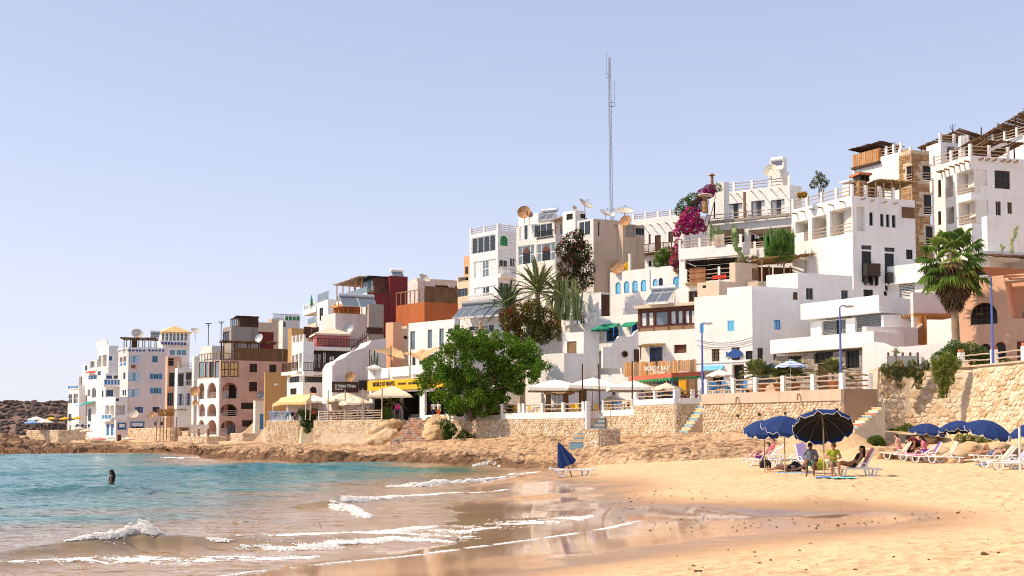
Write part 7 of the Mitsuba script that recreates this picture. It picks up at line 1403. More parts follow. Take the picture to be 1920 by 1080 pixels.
def blob_points(blobs, n, r_, inner=.35):
 w = np.array([b[1] * b[1] for b in blobs]); k = r_.choice(len(blobs), n, p=w / w.sum()); u = r_.normal(0, 1, (n, 3)); u /= np.linalg.norm(u, axis=1, keepdims=True)
 rad = np.array([b[1] for b in blobs])[k] * (inner + (1 - inner) * r_.uniform(0, 1, n) ** .45)
 sq = np.array([b[2] if len(b) > 2 else (1, 1, 1) for b in blobs])[k]
 return np.array([b[0] for b in blobs])[k] + u * rad[:, None] * sq, u
def join(parts):
 V, f, c, n = [], [], [], 0
 for a, b, d in parts: V.append(a); f.append(b + n); c.append(d); n += len(a)
 return (np.vstack(V), np.vstack(f)), np.vstack(c)
def bush(name, label, cat_, blobs, n, size, col, seed, flowers=(), stem=None, aspect=.42, droop=.3, var=.28, mat='leaf', stem_r=.05, group=None):
 r_ = np.random.default_rng(seed); k = thing(name, label, cat_, group); P, u = blob_points(blobs, n, r_)
 m, c = join([leaves(P, u + r_.normal(0, .55, (n, 3)) + [0, 0, -droop], size, col, r_, aspect, var=var)]); obj(k, 'foliage', m, 'mat_' + mat, color=c)
 for fcol, fn, fs, sub in flowers:
  P, u = blob_points([blobs[i] for i in sub] if sub else blobs, fn, r_, .86); m, c = join([leaves(P + u * .04, u + r_.normal(0, .7, (fn, 3)), fs, fcol, r_, .8, var=.2)]); obj(k, 'flowers', m, 'mat_petal', color=c, kind='stuff')
 c0 = np.mean([b[0] for b in blobs], 0); z0 = min(b[0][2] - b[1] for b in blobs) if stem is None else stem
 for i in range(min(4, len(blobs))):
  b = blobs[(i * 7) % len(blobs)][0]; a = np.array([c0[0] + .3 * (b[0] - c0[0]), c0[1] + .3 * (b[1] - c0[1]), z0]); obj(k, 'stem', tube([a, (a + b) / 2 + [.1, 0, .1], b], [stem_r, stem_r * .8, stem_r * .4], 5), 'mat_bark')
 return k
def pxb(lst, D, q=1.0, sq=(1, 1, 1)): return [(pt(x, y, D + (d if d else 0)), r / F * D * q, sq) for x, y, r, d in ((*t, 0) if len(t) == 3 else t for t in lst)]
# the big green tree
r_ = np.random.default_rng(21); tk = thing('tree', 'big dense green tree with many glossy leaves in the middle of the promenade', 'tree'); TD = 93.0
base = np.array([*xz(880, TD), zat(790, TD)])
CL = [(800, 712, 20), (815, 690, 24), (830, 665, 24), (850, 640, 22), (872, 650, 26), (893, 640, 24), (830, 715, 28), (855, 695, 34), (885, 680, 34), (915, 655, 26), (935, 640, 22), (958, 650, 26), (975, 662, 24), (995, 668, 24), (1010, 690, 20), (925, 690, 34), (955, 690, 32), (985, 695, 28), (840, 742, 22), (865, 730, 28), (895, 722, 34), (925, 725, 28), (960, 722, 24), (905, 748, 18), (932, 752, 16), (872, 758, 13), (812, 738, 14), (1003, 712, 13), (947, 745, 12), (856, 622, 10), (876, 632, 14), (990, 645, 12), (790, 728, 9), (905, 765, 13), (930, 765, 11), (850, 760, 12), (890, 768, 10), (880, 745, 20), (858, 750, 17), (902, 752, 17), (872, 764, 13), (888, 770, 11), (915, 758, 14)]
blobs = []
for x, y, r in CL:
 for j in range(2): blobs.append((pt(x + r_.uniform(-6, 6), y + r_.uniform(-5, 5), TD + r_.uniform(-2.6, 2.6)), r * .78 / F * TD))
fork = base + [0, 0, 1.6]; obj(tk, 'trunk', tube([base, base + [.05, 0, .8], fork], [.34, .27, .25], 10), 'mat_bark', smooth=40)
for i in range(11):
 b = blobs[(i * 6 + 3) % len(blobs)][0]; m1 = fork + (b - fork) * .45 + [0, 0, .4]; obj(tk, 'limb', tube([fork, m1, b], [.11, .07, .02], 6), 'mat_bark')
subs = []
for b, r in blobs:
 for j in range(4): u = unit(r_.normal(0, 1, 3)); subs.append((b + u * r * .75, r * .5))
P, u = blob_points(subs, 38000, r_, .2); c_ = fork + [0, 0, 2.2]; out = P - c_; out /= np.linalg.norm(out, axis=1, keepdims=True)
m, c = join([leaves(P, u * .6 + out * .6 + r_.normal(0, .4, P.shape) + [0, 0, -.15], .25, (.105, .205, .026), r_, .42, var=.32), leaves(*(lambda q: (q[0], q[1] + r_.normal(0, .4, q[0].shape)))(blob_points(subs, 7000, r_, .8)), .21, (.28, .38, .05), r_, .40, var=.2)]); obj(tk, 'crown', m, 'mat_leaf', color=c)
# bougainvilleas and slope shrubs
bush('bougainvillea', 'dark bougainvillea with magenta flowers climbing the beige house corner', 'shrub', pxb([(1075, 455, 20), (1060, 470, 18), (1090, 470, 20), (1068, 500, 22), (1095, 500, 20), (1080, 480, 24), (1060, 525, 16), (1085, 530, 18), (1100, 525, 14), (1085, 440, 10)], 110), 6500, .26, (.055, .065, .022), 31, [((.50, .02, .12), 420, .17, None), ((.18, .05, .02), 300, .2, None)], stem=zat(600, 110))
bush('bougainvillea', 'orange and red flowering bougainvillea heap under the date palm', 'shrub', pxb([(955, 600, 20), (975, 590, 22), (1000, 590, 24), (1025, 600, 22), (985, 615, 24), (1010, 620, 22), (960, 622, 18), (1035, 618, 16), (948, 590, 12), (1000, 575, 14), (975, 634, 14), (1020, 632, 14)], 99), 8000, .24, (.10, .125, .028), 32, [((.55, .22, .02), 350, .15, (2, 3, 4, 9)), ((.50, .02, .06), 420, .15, (0, 1, 6, 7, 8)), ((.45, .08, .03), 200, .15, None)], stem=zat(660, 99))
bush('bougainvillea', 'bright magenta bougainvillea at the corner of the gallery house', 'shrub', pxb([(1292, 396, 6), (1303, 406, 8), (1283, 408, 7), (1297, 418, 9), (1312, 417, 6)] + [(1276, 424, 8), (1287, 430, 8), (1269, 437, 6), (1302, 430, 7), (1318, 428, 5), (1280, 416, 6), (1268, 470, 8), (1266, 490, 9), (1272, 455, 6), (1270, 505, 6)], 108), 3200, .22, (.10, .13, .03), 33, [((.68, .03, .34), 1700, .2, (0, 1, 2, 3, 4, 5, 6, 7, 8, 9, 10)), ((.70, .25, .10), 700, .18, None), ((.60, .03, .30), 500, .18, (11, 12, 13))], stem=zat(520, 108))
bush('bougainvillea', 'wispy green and purple climber around the thatched post', 'shrub', pxb([(1300, 375, 14), (1285, 385, 14), (1318, 365, 10), (1330, 357, 10), (1310, 385, 12), (1345, 352, 8), (1275, 395, 10), (1330, 362, 8)], 110), 3000, .22, (.10, .16, .04), 34, [((.45, .04, .26), 1100, .18, (2, 3, 4, 7))], stem=zat(440, 110))
bush('shrub', 'light green shrub below the dark iron balcony', 'shrub', pxb([(1240, 480, 12), (1252, 475, 12), (1258, 490, 10), (1235, 492, 10), (1247, 492, 10)], 110), 2600, .22, (.16, .24, .05), 35, stem=zat(520, 110))
# date palms
def frond(c, az, el, L, curve, col, r_, nl=46, leaf=.42, thick=.02):
 """A feather frond: an arching rib with leaflets in a shallow V on both sides."""
 t = np.linspace(0, 1, 14); d0 = np.array([math.cos(az) * math.cos(el), math.sin(az) * math.cos(el), math.sin(el)]); P = c + d0 * (t * L)[:, None]; P[:, 2] -= curve * L * t ** 2.2; P[:, :2] += (d0[:2] * curve * .25 * L)[None] * (t ** 2)[:, None]
 side = unit(np.cross(d0, [0, 0, 1])); ts = np.linspace(.12, .99, nl); B = np.stack([np.interp(ts, t, P[:, k]) for k in range(3)], 1); T = np.gradient(B, axis=0); T /= np.linalg.norm(T, axis=1, keepdims=True); upv = np.cross(side, T)
 V, f = [], []
 for s_ in (-1, 1):
  ln = leaf * np.sin(np.pi * (.12 + .86 * ts))[:, None] * r_.uniform(.8, 1.15, (nl, 1)); dv = side * s_ * .8 + T * .65 + upv * .3 + r_.normal(0, .08, (nl, 3)); dv /= np.linalg.norm(dv, axis=1, keepdims=True); tip = B + dv * ln; tip[:, 2] -= .12 * ln[:, 0]
  w = T * .033; n0 = len(V) * 0; V.append(np.stack([B - w, B + w, (B + tip) / 2 + w * 1.1 + upv * .01, (B + tip) / 2 - w * 1.1 + upv * .01, tip], 1).reshape(-1, 3))
 a = np.arange(2 * nl)[:, None] * 5; f = np.vstack([a + [[0, 1, 2]], a + [[0, 2, 3]], a + [[3, 2, 4]]]); V = np.vstack(V); C = np.repeat(tint(2 * nl, col, .16, r_), 5, 0)
 rb = tube(P, np.linspace(thick, thick * .3, 14), 4, cap=False); return [(V, f, C), (np.asarray(rb.vertices), np.asarray(rb.faces), np.tile(np.array(col) * 1.5 + .02, (len(rb.vertices), 1)))]
def date_palm(label, px, py, D, L, nf, seed, zb, col=(.15, .17, .07), rng_el=(-.2, 1.35), leaf=.42, trunk_r=.22, name='palm_tree', pot=None):
 r_ = np.random.default_rng(seed); k = thing(name, label, 'palm tree' if not pot else 'potted palm'); c = pt(px, py, D); parts = []
 for i in range(nf): el = rng_el[0] + (rng_el[1] - rng_el[0]) * ((i + .5) / nf) ** .8; parts += frond(c, i * 2.4 + r_.uniform(-.3, .3), el, L * r_.uniform(.8, 1.1), .55 - .3 * max(el, 0), col, r_, leaf=leaf, thick=.02 * L / 2.5)
 m, cc = join(parts); obj(k, 'fronds', m, 'mat_plant', color=cc); n = 10; zz = np.linspace(zb, c[2], n); obj(k, 'trunk', tube([[c[0], c[1], z] for z in zz], [trunk_r * (1.0 + .12 * (i % 2)) for i in range(n)], 9), 'mat_palm_bark')
 if pot: obj(k, 'pot', lathe([(0, 0), (pot * .7, 0), (pot, pot * 1.5), (pot * 1.08, pot * 1.5), (pot * 1.08, pot * 1.75), (pot * .9, pot * 1.75), (pot * .88, pot * 1.45), (0, pot * 1.45)], 14, (c[0], c[1], zb)), 'mat_terracotta')
 return k
date_palm('large grey green date palm spreading in front of the glazed cream house', 1008, 548, 101, 4.0, 44, 41, zat(640, 101), (.14, .165, .055), (-.25, 1.4))
date_palm('smaller dark date palm leaning left of the large one', 952, 578, 103, 3.2, 32, 42, zat(640, 103), (.09, .125, .05), (.0, 1.4))
date_palm('date palm with drooping fronds right of the large one', 1048, 556, 104, 3.6, 30, 43, zat(640, 104), (.12, .15, .05), (-.4, 1.2))
def cactus(name, label, base, stems, col, seed, r=.09, cat_='cactus', n=7):
 """Ribbed upright stems; each is given as (dx, dy, height, lean x)."""
 r_ = np.random.default_rng(seed); k = thing(name, label, cat_)
 for dx, dy, h, lx in stems:
  t = np.linspace(0, 1, 6); P = np.array(base) + np.stack([dx + lx * t ** 1.5, dy + 0 * t, h * t], 1); rr = np.array([.8, 1, 1.05, 1, .85, .35]) * r * r_.uniform(.85, 1.15); m = tube(P, rr, n * 2); v = np.asarray(m.vertices).copy(); idx = np.arange(len(v)); odd = (idx % 2 == 1) & (idx < 6 * n * 2); ax = P[np.minimum(idx // (n * 2), 5)]; v[odd] = ax[odd] + (v[odd] - ax[odd]) * .72
  obj(k, 'stem', trimesh.Trimesh(v, m.faces, process=False), 'mat_plant', color=np.tile(np.clip(np.array(col) * r_.uniform(.8, 1.2), 0, 1), (len(v), 1)))
 return k
r_ = np.random.default_rng(50); c = pt(1063, 600, 102); cactus('cactus', 'tall clump of pale green candelabra cactus right of the palms', c, [(r_.uniform(-1.6, 1.3), r_.uniform(-.6, .6), r_.uniform(2.5, 4.2), r_.uniform(-.3, .5)) for _ in range(34)], (.22, .27, .10), 51, .10)
c = pt(1462, 486, 99); cactus('cactus', 'dense green candelabra cactus leaning on the corner house', c, [(r_.uniform(-1.4, 1.3), r_.uniform(-.5, .5), r_.uniform(1.0, 3.2), r_.uniform(-.25, .25)) for _ in range(48)], (.10, .22, .05), 52, .085)
bush('shrub', 'leafy growth around the dense cactus beside the corner house', 'shrub', pxb([(1444, 472, 8), (1462, 456, 10), (1477, 464, 9), (1458, 479, 10), (1474, 480, 9), (1466, 438, 6), (1482, 445, 6), (1451, 460, 7)], 98.4), 2600, .34, (.14, .25, .06), 53, stem=zat(500, 99), aspect=.2, droop=-.9)
def prickly(label, px, py, D, s, seed, n=14, col=(.17, .24, .09)):
 r_ = np.random.default_rng(seed); k = thing('cactus', label, 'cactus'); b = pt(px, py, D); ends = [(b, 0)]
 for i in range(n):
  p, g = ends[r_.integers(max(0, len(ends) - 5), len(ends))]; d = unit([r_.normal(0, .55), r_.normal(0, .3), 1.0]); m = trimesh.creation.icosphere(subdivisions=2); v = m.vertices * [.5, .16, .72]; R = trimesh.geometry.align_vectors([0, 0, 1], d)[:3, :3]; v = (v + [0, 0, .6]) @ R.T * s + p
  obj(k, 'pad', trimesh.Trimesh(v, m.faces, process=False), 'mat_plant', smooth=True, color=np.tile(np.array(col) * r_.uniform(.8, 1.25), (len(v), 1))); ends.append((p + R @ np.array([0, 0, 1.15]) * s, g + 1))
prickly('prickly pear cactus on the low wall below the gallery parapet', 1393, 487, 99.5, .42, 61, 14); prickly('prickly pear on the terrace at the right edge', 1900, 474, 93, .3, 62, 18, (.30, .33, .16)); prickly('small prickly pear left of the other one at the right edge', 1878, 474, 93, .22, 63, 8, (.30, .33, .16))
for i, (x, y, D) in enumerate(((1337, 452, 103), (1349, 452, 103), (1376, 452, 101.5))): cactus('potted_cactus', f'slim potted cactus behind the gallery railing, {("left", "middle", "right")[i]} one of three', pt(x, y, D), [(r_.uniform(-.3, .3), 0, r_.uniform(1.0, 2.0), r_.uniform(-.1, .2)) for _ in range(6)], (.16, .24, .08), 70 + i, .07)
cactus('cactus', 'three armed dark cactus on the terrace under the shade sails', pt(702, 690, 109), [(0, 0, 1.9, 0), (-.25, 0, 1.3, -.1), (.25, 0, 1.5, .1)], (.05, .10, .04), 73, .1)
bush('shrub', 'dry rooftop plants beside the potted cactus wall', 'shrub', pxb([(1400, 487, 6), (1415, 486, 6), (1385, 489, 5)], 99.8), 500, .2, (.25, .20, .08), 74)
bush('rooftop_tree', 'small rooftop tree with open branches above the corner house', 'tree', pxb([(1531, 338, 7), (1540, 333, 6), (1535, 326, 5), (1545, 345, 6), (1525, 347, 6), (1550, 340, 4)], 99), 700, .2, (.13, .16, .06), 75, stem=zat(372, 99), stem_r=.06)
for i, (x, y) in enumerate(((1500, 366), (1508, 365))): bush('potted_plant', f'yellow flowered pot on the corner house roof, {"left" if i == 0 else "right"} one', 'potted plant', pxb([(x, y, 4)], 98.5), 260, .15, (.18, .20, .04), 76 + i, [((.65, .36, .03), 120, .13, None)])
# hanging plants and shrubs along the walls
def hang(label, spots, D, n, size, col, seed, flowers=(), droop=1.0, name='hanging_plant', var=.28): return bush(name, label, 'hanging plant', pxb(spots, D, sq=(1, .4, 1)), n, size, col, seed, flowers, droop=droop, var=var, aspect=.35)
hang('grey green hanging plants with dry tips at the left end of the great stone wall', [(x, y, r) for x, y, r in ((1660, 690, 9), (1675, 694, 11), (1690, 696, 10), (1705, 697, 11), (1720, 699, 11), (1722, 712, 7), (1686, 708, 6), (1665, 703, 5), (1735, 684, 8), (1685, 684, 8), (1710, 682, 8), (1722, 724, 4), (1686, 722, 3))], 66.2, 5200, .13, (.17, .20, .07), 81, [((.68, .36, .05), 60, .1, None), ((.50, .36, .18), 160, .14, (9, 7, 11, 12))])
hang('bright green curtain of hanging plant down the great stone wall', [(1762, 690, 15), (1780, 690, 14), (1765, 710, 14), (1778, 710, 12), (1768, 728, 10), (1765, 740, 6), (1775, 675, 14), (1755, 680, 10), (1790, 680, 12)], 64.8, 6500, .13, (.25, .29, .06), 82)
bush('shrub', 'broad green shrub at the foot of the fan palm', 'shrub', pxb([(1778, 665, 16), (1800, 660, 17), (1820, 658, 16), (1838, 664, 14), (1788, 650, 12), (1845, 675, 12), (1760, 672, 12), (1830, 676, 12), (1870, 682, 8), (1890, 682, 8), (1855, 682, 9)], 67.5), 6500, .15, (.12, .19, .05), 83, [((.35, .12, .15), 120, .09, None)], stem=zat(695, 67))
k_ = thing('agave', 'small spiky yucca on a thin stem above the hanging plants', 'yucca'); c = pt(1680, 659, 68); r_ = np.random.default_rng(84); m, cc = join([leaves(np.tile(c, (60, 1)), r_.normal(0, 1, (60, 3)) + [0, 0, .2], .35, (.16, .18, .07), r_, .12)]); obj(k_, 'leaves', m, 'mat_plant', color=cc); obj(k_, 'stem', tube([c - [0, 0, .9], c], .05, 6), 'mat_bark')
hang('dark green plant hanging over the cobbled retaining wall', [(575, 778, 10), (583, 780, 10), (572, 792, 9), (580, 795, 8), (576, 806, 6), (565, 772, 6), (592, 772, 7)], 114.5, 3000, .2, (.06, .12, .03), 85)
hang('green plant hanging in front of a concrete planter by the mosaic stair', [(726, 770, 8), (727, 780, 9), (724, 790, 8), (732, 788, 7)], 103.6, 1800, .18, (.12, .19, .04), 86); single('planter', hexa([*[pt(x, 795, 104.5) + [0, dy, 0] for x, dy in ((733, 0), (750, 0), (750, 1.2), (733, 1.2))], *[pt(x, 768, 104.5) + [0, dy, 0] for x, dy in ((733, 0), (750, 0), (750, 1.2), (733, 1.2))]]), 'mat_concrete', 'square concrete planter beside the mosaic stair', 'planter')
hang('green plant hanging right of the mosaic stair', [(806, 790, 8), (803, 800, 7), (812, 787, 7)], 100, 1300, .18, (.12, .19, .04), 87); hang('dark ivy in the shade below the big tree', [(835, 795, 10), (845, 805, 12), (838, 815, 9), (870, 815, 10), (885, 822, 9), (862, 822, 8)], 96, 2600, .2, (.07, .13, .03), 88)
for i, (x, y, D) in enumerate(((735, 752, 104.5), (744, 757, 104.8))): date_palm(f'small terrace palm by the concrete planter, {"front" if i == 0 else "rear"} one', x, y, D, 1.0, 16, 90 + i, zat(772, D), (.14, .17, .05), (-.2, 1.3), .3, .05)
for i, (x, y, D, L) in enumerate(((1427, 707, 67.8, 1.5), (1460, 708, 67.2, 1.0), (1490, 706, 67.6, 1.7), (1562, 700, 64.8, 1.35), (1421 - 8, 700, 74, 1.2))): date_palm(('potted palm left of the blue painted wall panel', 'small potted palm in front of the blue painted wall', 'largest potted palm, under the striped parasol', 'potted palm in a big terracotta pot beside the street lamp', 'potted palm by the dark doorway of the big plain white house')[i], x, y, D, L, 20, 95 + i, zP + .005, (.17, .19, .06), (.05, 1.35), .42, .07, name='potted_palm', pot=.34)
for i, (x, y, r_b, D) in enumerate(((1641, 829, 11, 62), (1652, 831, 9, 61.5))): pass
bush('sand_bush', 'round dark green bush on the sand, nearest the stair', 'bush', pxb([(1636, 828, 9), (1646, 827, 10), (1652, 832, 7), (1641, 835, 8)], 60), 2600, .11, (.13, .18, .04), 101, stem=zat(840, 60)); bush('sand_bush', 'low green bush at the foot of the great stone wall, left one', 'bush', pxb([(1668, 813, 8), (1678, 812, 9), (1690, 808, 9), (1702, 804, 10), (1710, 806, 8)], 64.5), 2800, .11, (.17, .22, .05), 102, stem=zat(820, 64)); bush('sand_bush', 'long green hedge of bushes behind the right hand umbrellas', 'bush', pxb([(1800, 825, 10), (1815, 826, 11), (1830, 828, 12), (1848, 832, 13), (1865, 835, 13), (1880, 830, 12), (1893, 828, 11), (1905, 826, 9), (1822, 838, 9), (1855, 843, 9)], 60), 6000, .11, (.14, .20, .045), 103, stem=zat(850, 60))
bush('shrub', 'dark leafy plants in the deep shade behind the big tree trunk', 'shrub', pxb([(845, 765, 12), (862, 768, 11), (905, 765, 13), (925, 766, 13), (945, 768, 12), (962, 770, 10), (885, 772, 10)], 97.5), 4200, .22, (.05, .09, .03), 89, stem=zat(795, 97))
# fan palm
fk = thing('palm_tree', 'tall fan palm with a shaggy skirt of dead fronds in front of the salmon house', 'palm tree'); FD = 69.0; top = pt(1785, 474, FD); bot = pt(1794, 655, FD); bot[2] -= 1.0; r_ = np.random.default_rng(110)
zz = np.linspace(0, 1, 16); obj(fk, 'trunk', tube([bot + (top - bot) * t for t in zz], [(.26 - .07 * t) * (1 + .06 * (i % 2)) for i, t in enumerate(zz)], 10), 'mat_palm_bark', smooth=30)
def fan_leaf(c, d, petiole, R, col, r_, n=20, droop=.3):
 d = unit(d); side = unit(np.cross(d, [0, 0, 1.0]) + 1e-6); upv = np.cross(side, d); e = c + d * petiole - [0, 0, petiole * .12]; V, f = [e], []; ang = np.linspace(-1.9, 1.9, n + 1)
 mid, tip = [], []
 for i, a in enumerate(ang):
  q = d * math.cos(a) + side * math.sin(a); pl = upv * (.035 if i % 2 else -.035) * R; mid.append(e + q * R * .55 + pl * 2 - [0, 0, droop * R * .12]); t_ = e + q * R * r_.uniform(.85, 1.08) * (.8 + .2 * math.cos(a)) - [0, 0, droop * R * (.38 + .2 * abs(a))]; tip.append(t_)
 V = [e] + mid; f = [[0, 1 + i, 2 + i] for i in range(n)]
 for i in range(n): V.append((tip[i] + tip[i + 1]) / 2); f.append([1 + i, len(V) - 1, 2 + i])
 w = unit(side) * .018; b = len(V); V += [c - w, c + w, e - w, e + w]; f += [[b, b + 1, b + 2], [b + 1, b + 3, b + 2]]
 cc = np.tile(tint(1, col, .22, r_), (len(V), 1)); cc[-4:] = [.25, .28, .08]; return np.array(V), np.array(f), cc
parts = []
for i in range(48):
 el = 1.3 - 2.0 * (i / 48) ** .9; az = i * 2.399 + r_.uniform(-.2, .2); parts.append(fan_leaf(top - [0, 0, 1.0 * (i / 48)], [math.cos(az) * math.cos(el), math.sin(az) * math.cos(el), math.sin(el)], 1.45 * r_.uniform(.8, 1.2), 1.0, (.12, .205, .045) if i % 4 else (.25, .31, .07), r_, droop=1.05))
m, cc = join(parts); obj(fk, 'crown', m, 'mat_leaf', color=cc); parts = []
for i in range(120):
 t = r_.uniform(.0, 1); az = r_.uniform(0, 6.28); c = top + (bot - top) * t * .36; el = -.45 - .8 * t; parts.append(fan_leaf(c, [math.cos(az) * math.cos(el), math.sin(az) * math.cos(el), math.sin(el)], 1.05 * (1 - .5 * t), 1.05 * (1 - .3 * t), (.20, .125, .06) if i % 3 else (.12, .085, .045), r_, 14, .6))
m, cc = join(parts); obj(fk, 'dead_fronds', m, 'mat_plant', color=cc)

# ---------------------------------------------------------------- people
for nm, c in (('skin', (.50, .27, .17)), ('skin_tan', (.36, .17, .09)), ('skin_dark', (.16, .08, .05)), ('skin_pink', (.60, .34, .25))): pr(nm, c, .55)
for nm, c in (('hair_black', (.015, .011, .009)), ('hair_brown', (.06, .035, .02)), ('cloth_black', (.02, .02, .022)), ('cloth_navy', (.02, .03, .09)), ('cloth_lime', (.30, .34, .03)), ('cloth_grey', (.16, .18, .20)), ('cloth_white', (.72, .71, .69)), ('cloth_purple', (.16, .05, .26)), ('cloth_maroon', (.13, .025, .03)), ('cloth_blue', (.06, .22, .55)), ('cloth_teal', (.05, .30, .28)), ('towel_pink', (.60, .16, .22)), ('towel_lilac', (.42, .32, .58)), ('towel_aqua', (.15, .62, .55)), ('cushion', (.66, .52, .36)), ('cloth_orange', (.60, .15, .03))): pr(nm, c, .9)  # lime and grey cloth darkened to stand for umbrella shade
def ball(c, r, n=8): return Manifold.sphere(r, n).translate([float(x) for x in c])
def bone(a, ra, b, rb, n=8): return Manifold.batch_hull([ball(a, ra, n), ball(b, rb, n)])
def blend(ms, edge, it=8):
 m = ms[0]
 for x in ms[1:]: m = m + x
 t = mf(m.refine_to_length(edge)); trimesh.smoothing.filter_taubin(t, .5, .53, iterations=it); return t
def person(label, place, yaw, J, skin, hair, wear, long_hair=False, group=None, scale=1.0, curl=.5):
 """J: joints in metres (x forward, y left, z up): hip, chest, neck, head, look, and for each side s in 'lr' shoulder, elbow, wrist, knee, ankle, toe. wear: [(name, material, [bones])]."""
 k = thing('person', label, 'person', group); J = {a: np.array(b, float) for a, b in J.items()}
 up = unit(J['chest'] - J['hip']); fw = unit(J['look']); left = unit(np.cross(up, fw)); fwd_t = np.cross(left, up)
 for s, sg in (('l', 1), ('r', -1)): J.setdefault('sh' + s, J['chest'] + left * sg * .175 + up * .06); J['hp' + s] = J['hip'] + left * sg * .09
 B = {'pelvis': (J['hpl'], .115, J['hpr'], .115), 'waist': (J['hip'] + up * .05, .125, J['chest'] - up * .12, .12), 'ribs': (J['chest'] - up * .12, .125, J['chest'], .135), 'yoke': (J['shl'], .06, J['shr'], .06), 'neck': (J['neck'] - up * .07, .062, J['neck'] + unit(J['head'] - J['neck']) * .04, .052)}
 for s in 'lr':
  B['uarm' + s] = (J['sh' + s], .056, J['el' + s], .042); B['farm' + s] = (J['el' + s], .041, J['wr' + s], .028); B['trap' + s] = (J['neck'] - up * .04, .05, J['sh' + s], .058)
  B['thigh' + s] = (J['hp' + s], .098, J['kn' + s], .060); m = J['kn' + s] + (J['an' + s] - J['kn' + s]) * .3; B['calf' + s] = (J['kn' + s], .056, m, .056); B['shin' + s] = (m, .056, J['an' + s], .036)
  B['foot' + s] = (J['an' + s] - unit(J['to' + s] - J['an' + s]) * .03, .036, J['to' + s], .028)
 parts = [bone(*b) for b in B.values()]
 for s in 'lr':
  w = J['wr' + s]; d = unit(w - J['el' + s]); p = unit(np.cross(d, left if abs(d @ left) < .9 else up)); q = np.cross(d, p); sg = 1 if s == 'l' else -1
  pal = w + d * .085; parts.append(Manifold.batch_hull([ball(w + d * .02 + q * .02, .017), ball(w + d * .02 - q * .02, .017), ball(pal + q * .034, .014), ball(pal - q * .034, .014)]))
  for i, (o, l) in enumerate(((-.030, .062), (-.010, .074), (.011, .070), (.031, .055))):
   a = pal + q * o; b = a + d * l * .55 + p * l * .1; e = b + d * l * .4 + p * l * curl * .5; parts += [bone(a, .0095, b, .0085, 6), bone(b, .0085, e, .0075, 6)]
  a = w + d * .035 - q * .022 * sg; b = a + d * .03 - q * .035 * sg; parts += [bone(a, .012, b, .010, 6), bone(b, .010, b + d * .03 - q * .006 * sg, .008, 6)]
 H = J['head']; hu = unit(H - J['neck']); hl = unit(np.cross(hu, fw)); hf = np.cross(hl, hu)
 parts += [Manifold.batch_hull([ball(H + hu * .03 - hf * .02, .088, 12), ball(H + hu * .02 + hf * .02, .082, 12), ball(H - hu * .075 + hf * .045, .045, 10)]), Manifold.batch_hull([ball(H + hf * .10 - hu * .005, .010, 6), ball(H + hf * .115 - hu * .03, .014, 6), ball(H + hf * .09 - hu * .03, .016, 6)])]
 for sg in (1, -1): parts.append(Manifold.batch_hull([ball(H + hl * sg * .088 + hu * .01 - hf * .01, .016, 6), ball(H + hl * sg * .086 - hu * .025, .011, 6)]))
 c, s_ = math.cos(yaw), math.sin(yaw); R = np.array([[c, -s_, 0], [s_, c, 0], [0, 0, 1]]); place = np.asarray(place, float)
 def w_(m): return trimesh.Trimesh(np.asarray(m.vertices) * scale @ R.T + place, m.faces, process=False)
 obj(k, 'body', w_(blend(parts, .03, 6)), 'mat_' + skin, smooth=True)
 for sg in (1, -1): obj(k, 'eye', w_(mf(ball(H + hf * .082 + hl * sg * .032 + hu * .012, .011, 8))), 'mat_hair_black', smooth=True)
 obj(k, 'mouth', w_(mf(Manifold.batch_hull([ball(H + hf * .088 - hu * .068 + hl * .02, .007, 6), ball(H + hf * .088 - hu * .068 - hl * .02, .007, 6)]))), 'mat_cloth_maroon', smooth=True)
 hp = [Manifold.batch_hull([ball(H + hu * .045 - hf * .03, .094, 12), ball(H + hu * .055 + hf * .025, .078, 12), ball(H - hu * .03 - hf * .055, .068, 10)])]
 if long_hair: hp.append(Manifold.batch_hull([ball(H - hf * .06, .075, 10), ball(H - hf * .10 - hu * .16, .06, 10), ball(H - hf * .12 - hu * .28, .035, 8)]))
 obj(k, 'hair', w_(blend(hp, .03, 4)), 'mat_' + hair, smooth=True)
 for nm, mt, bs in wear:
  ms = []
  for b in bs:
   f = 1.0
   if isinstance(b, tuple): b, f = b
   a, ra, e, rb = B[b]; e2 = a + (e - a) * f; ms.append(bone(a, ra + .014, e2, ra + (rb - ra) * f + .014))
  obj(k, nm, w_(blend(ms, .035, 5)), 'mat_' + mt, smooth=True)
 return k
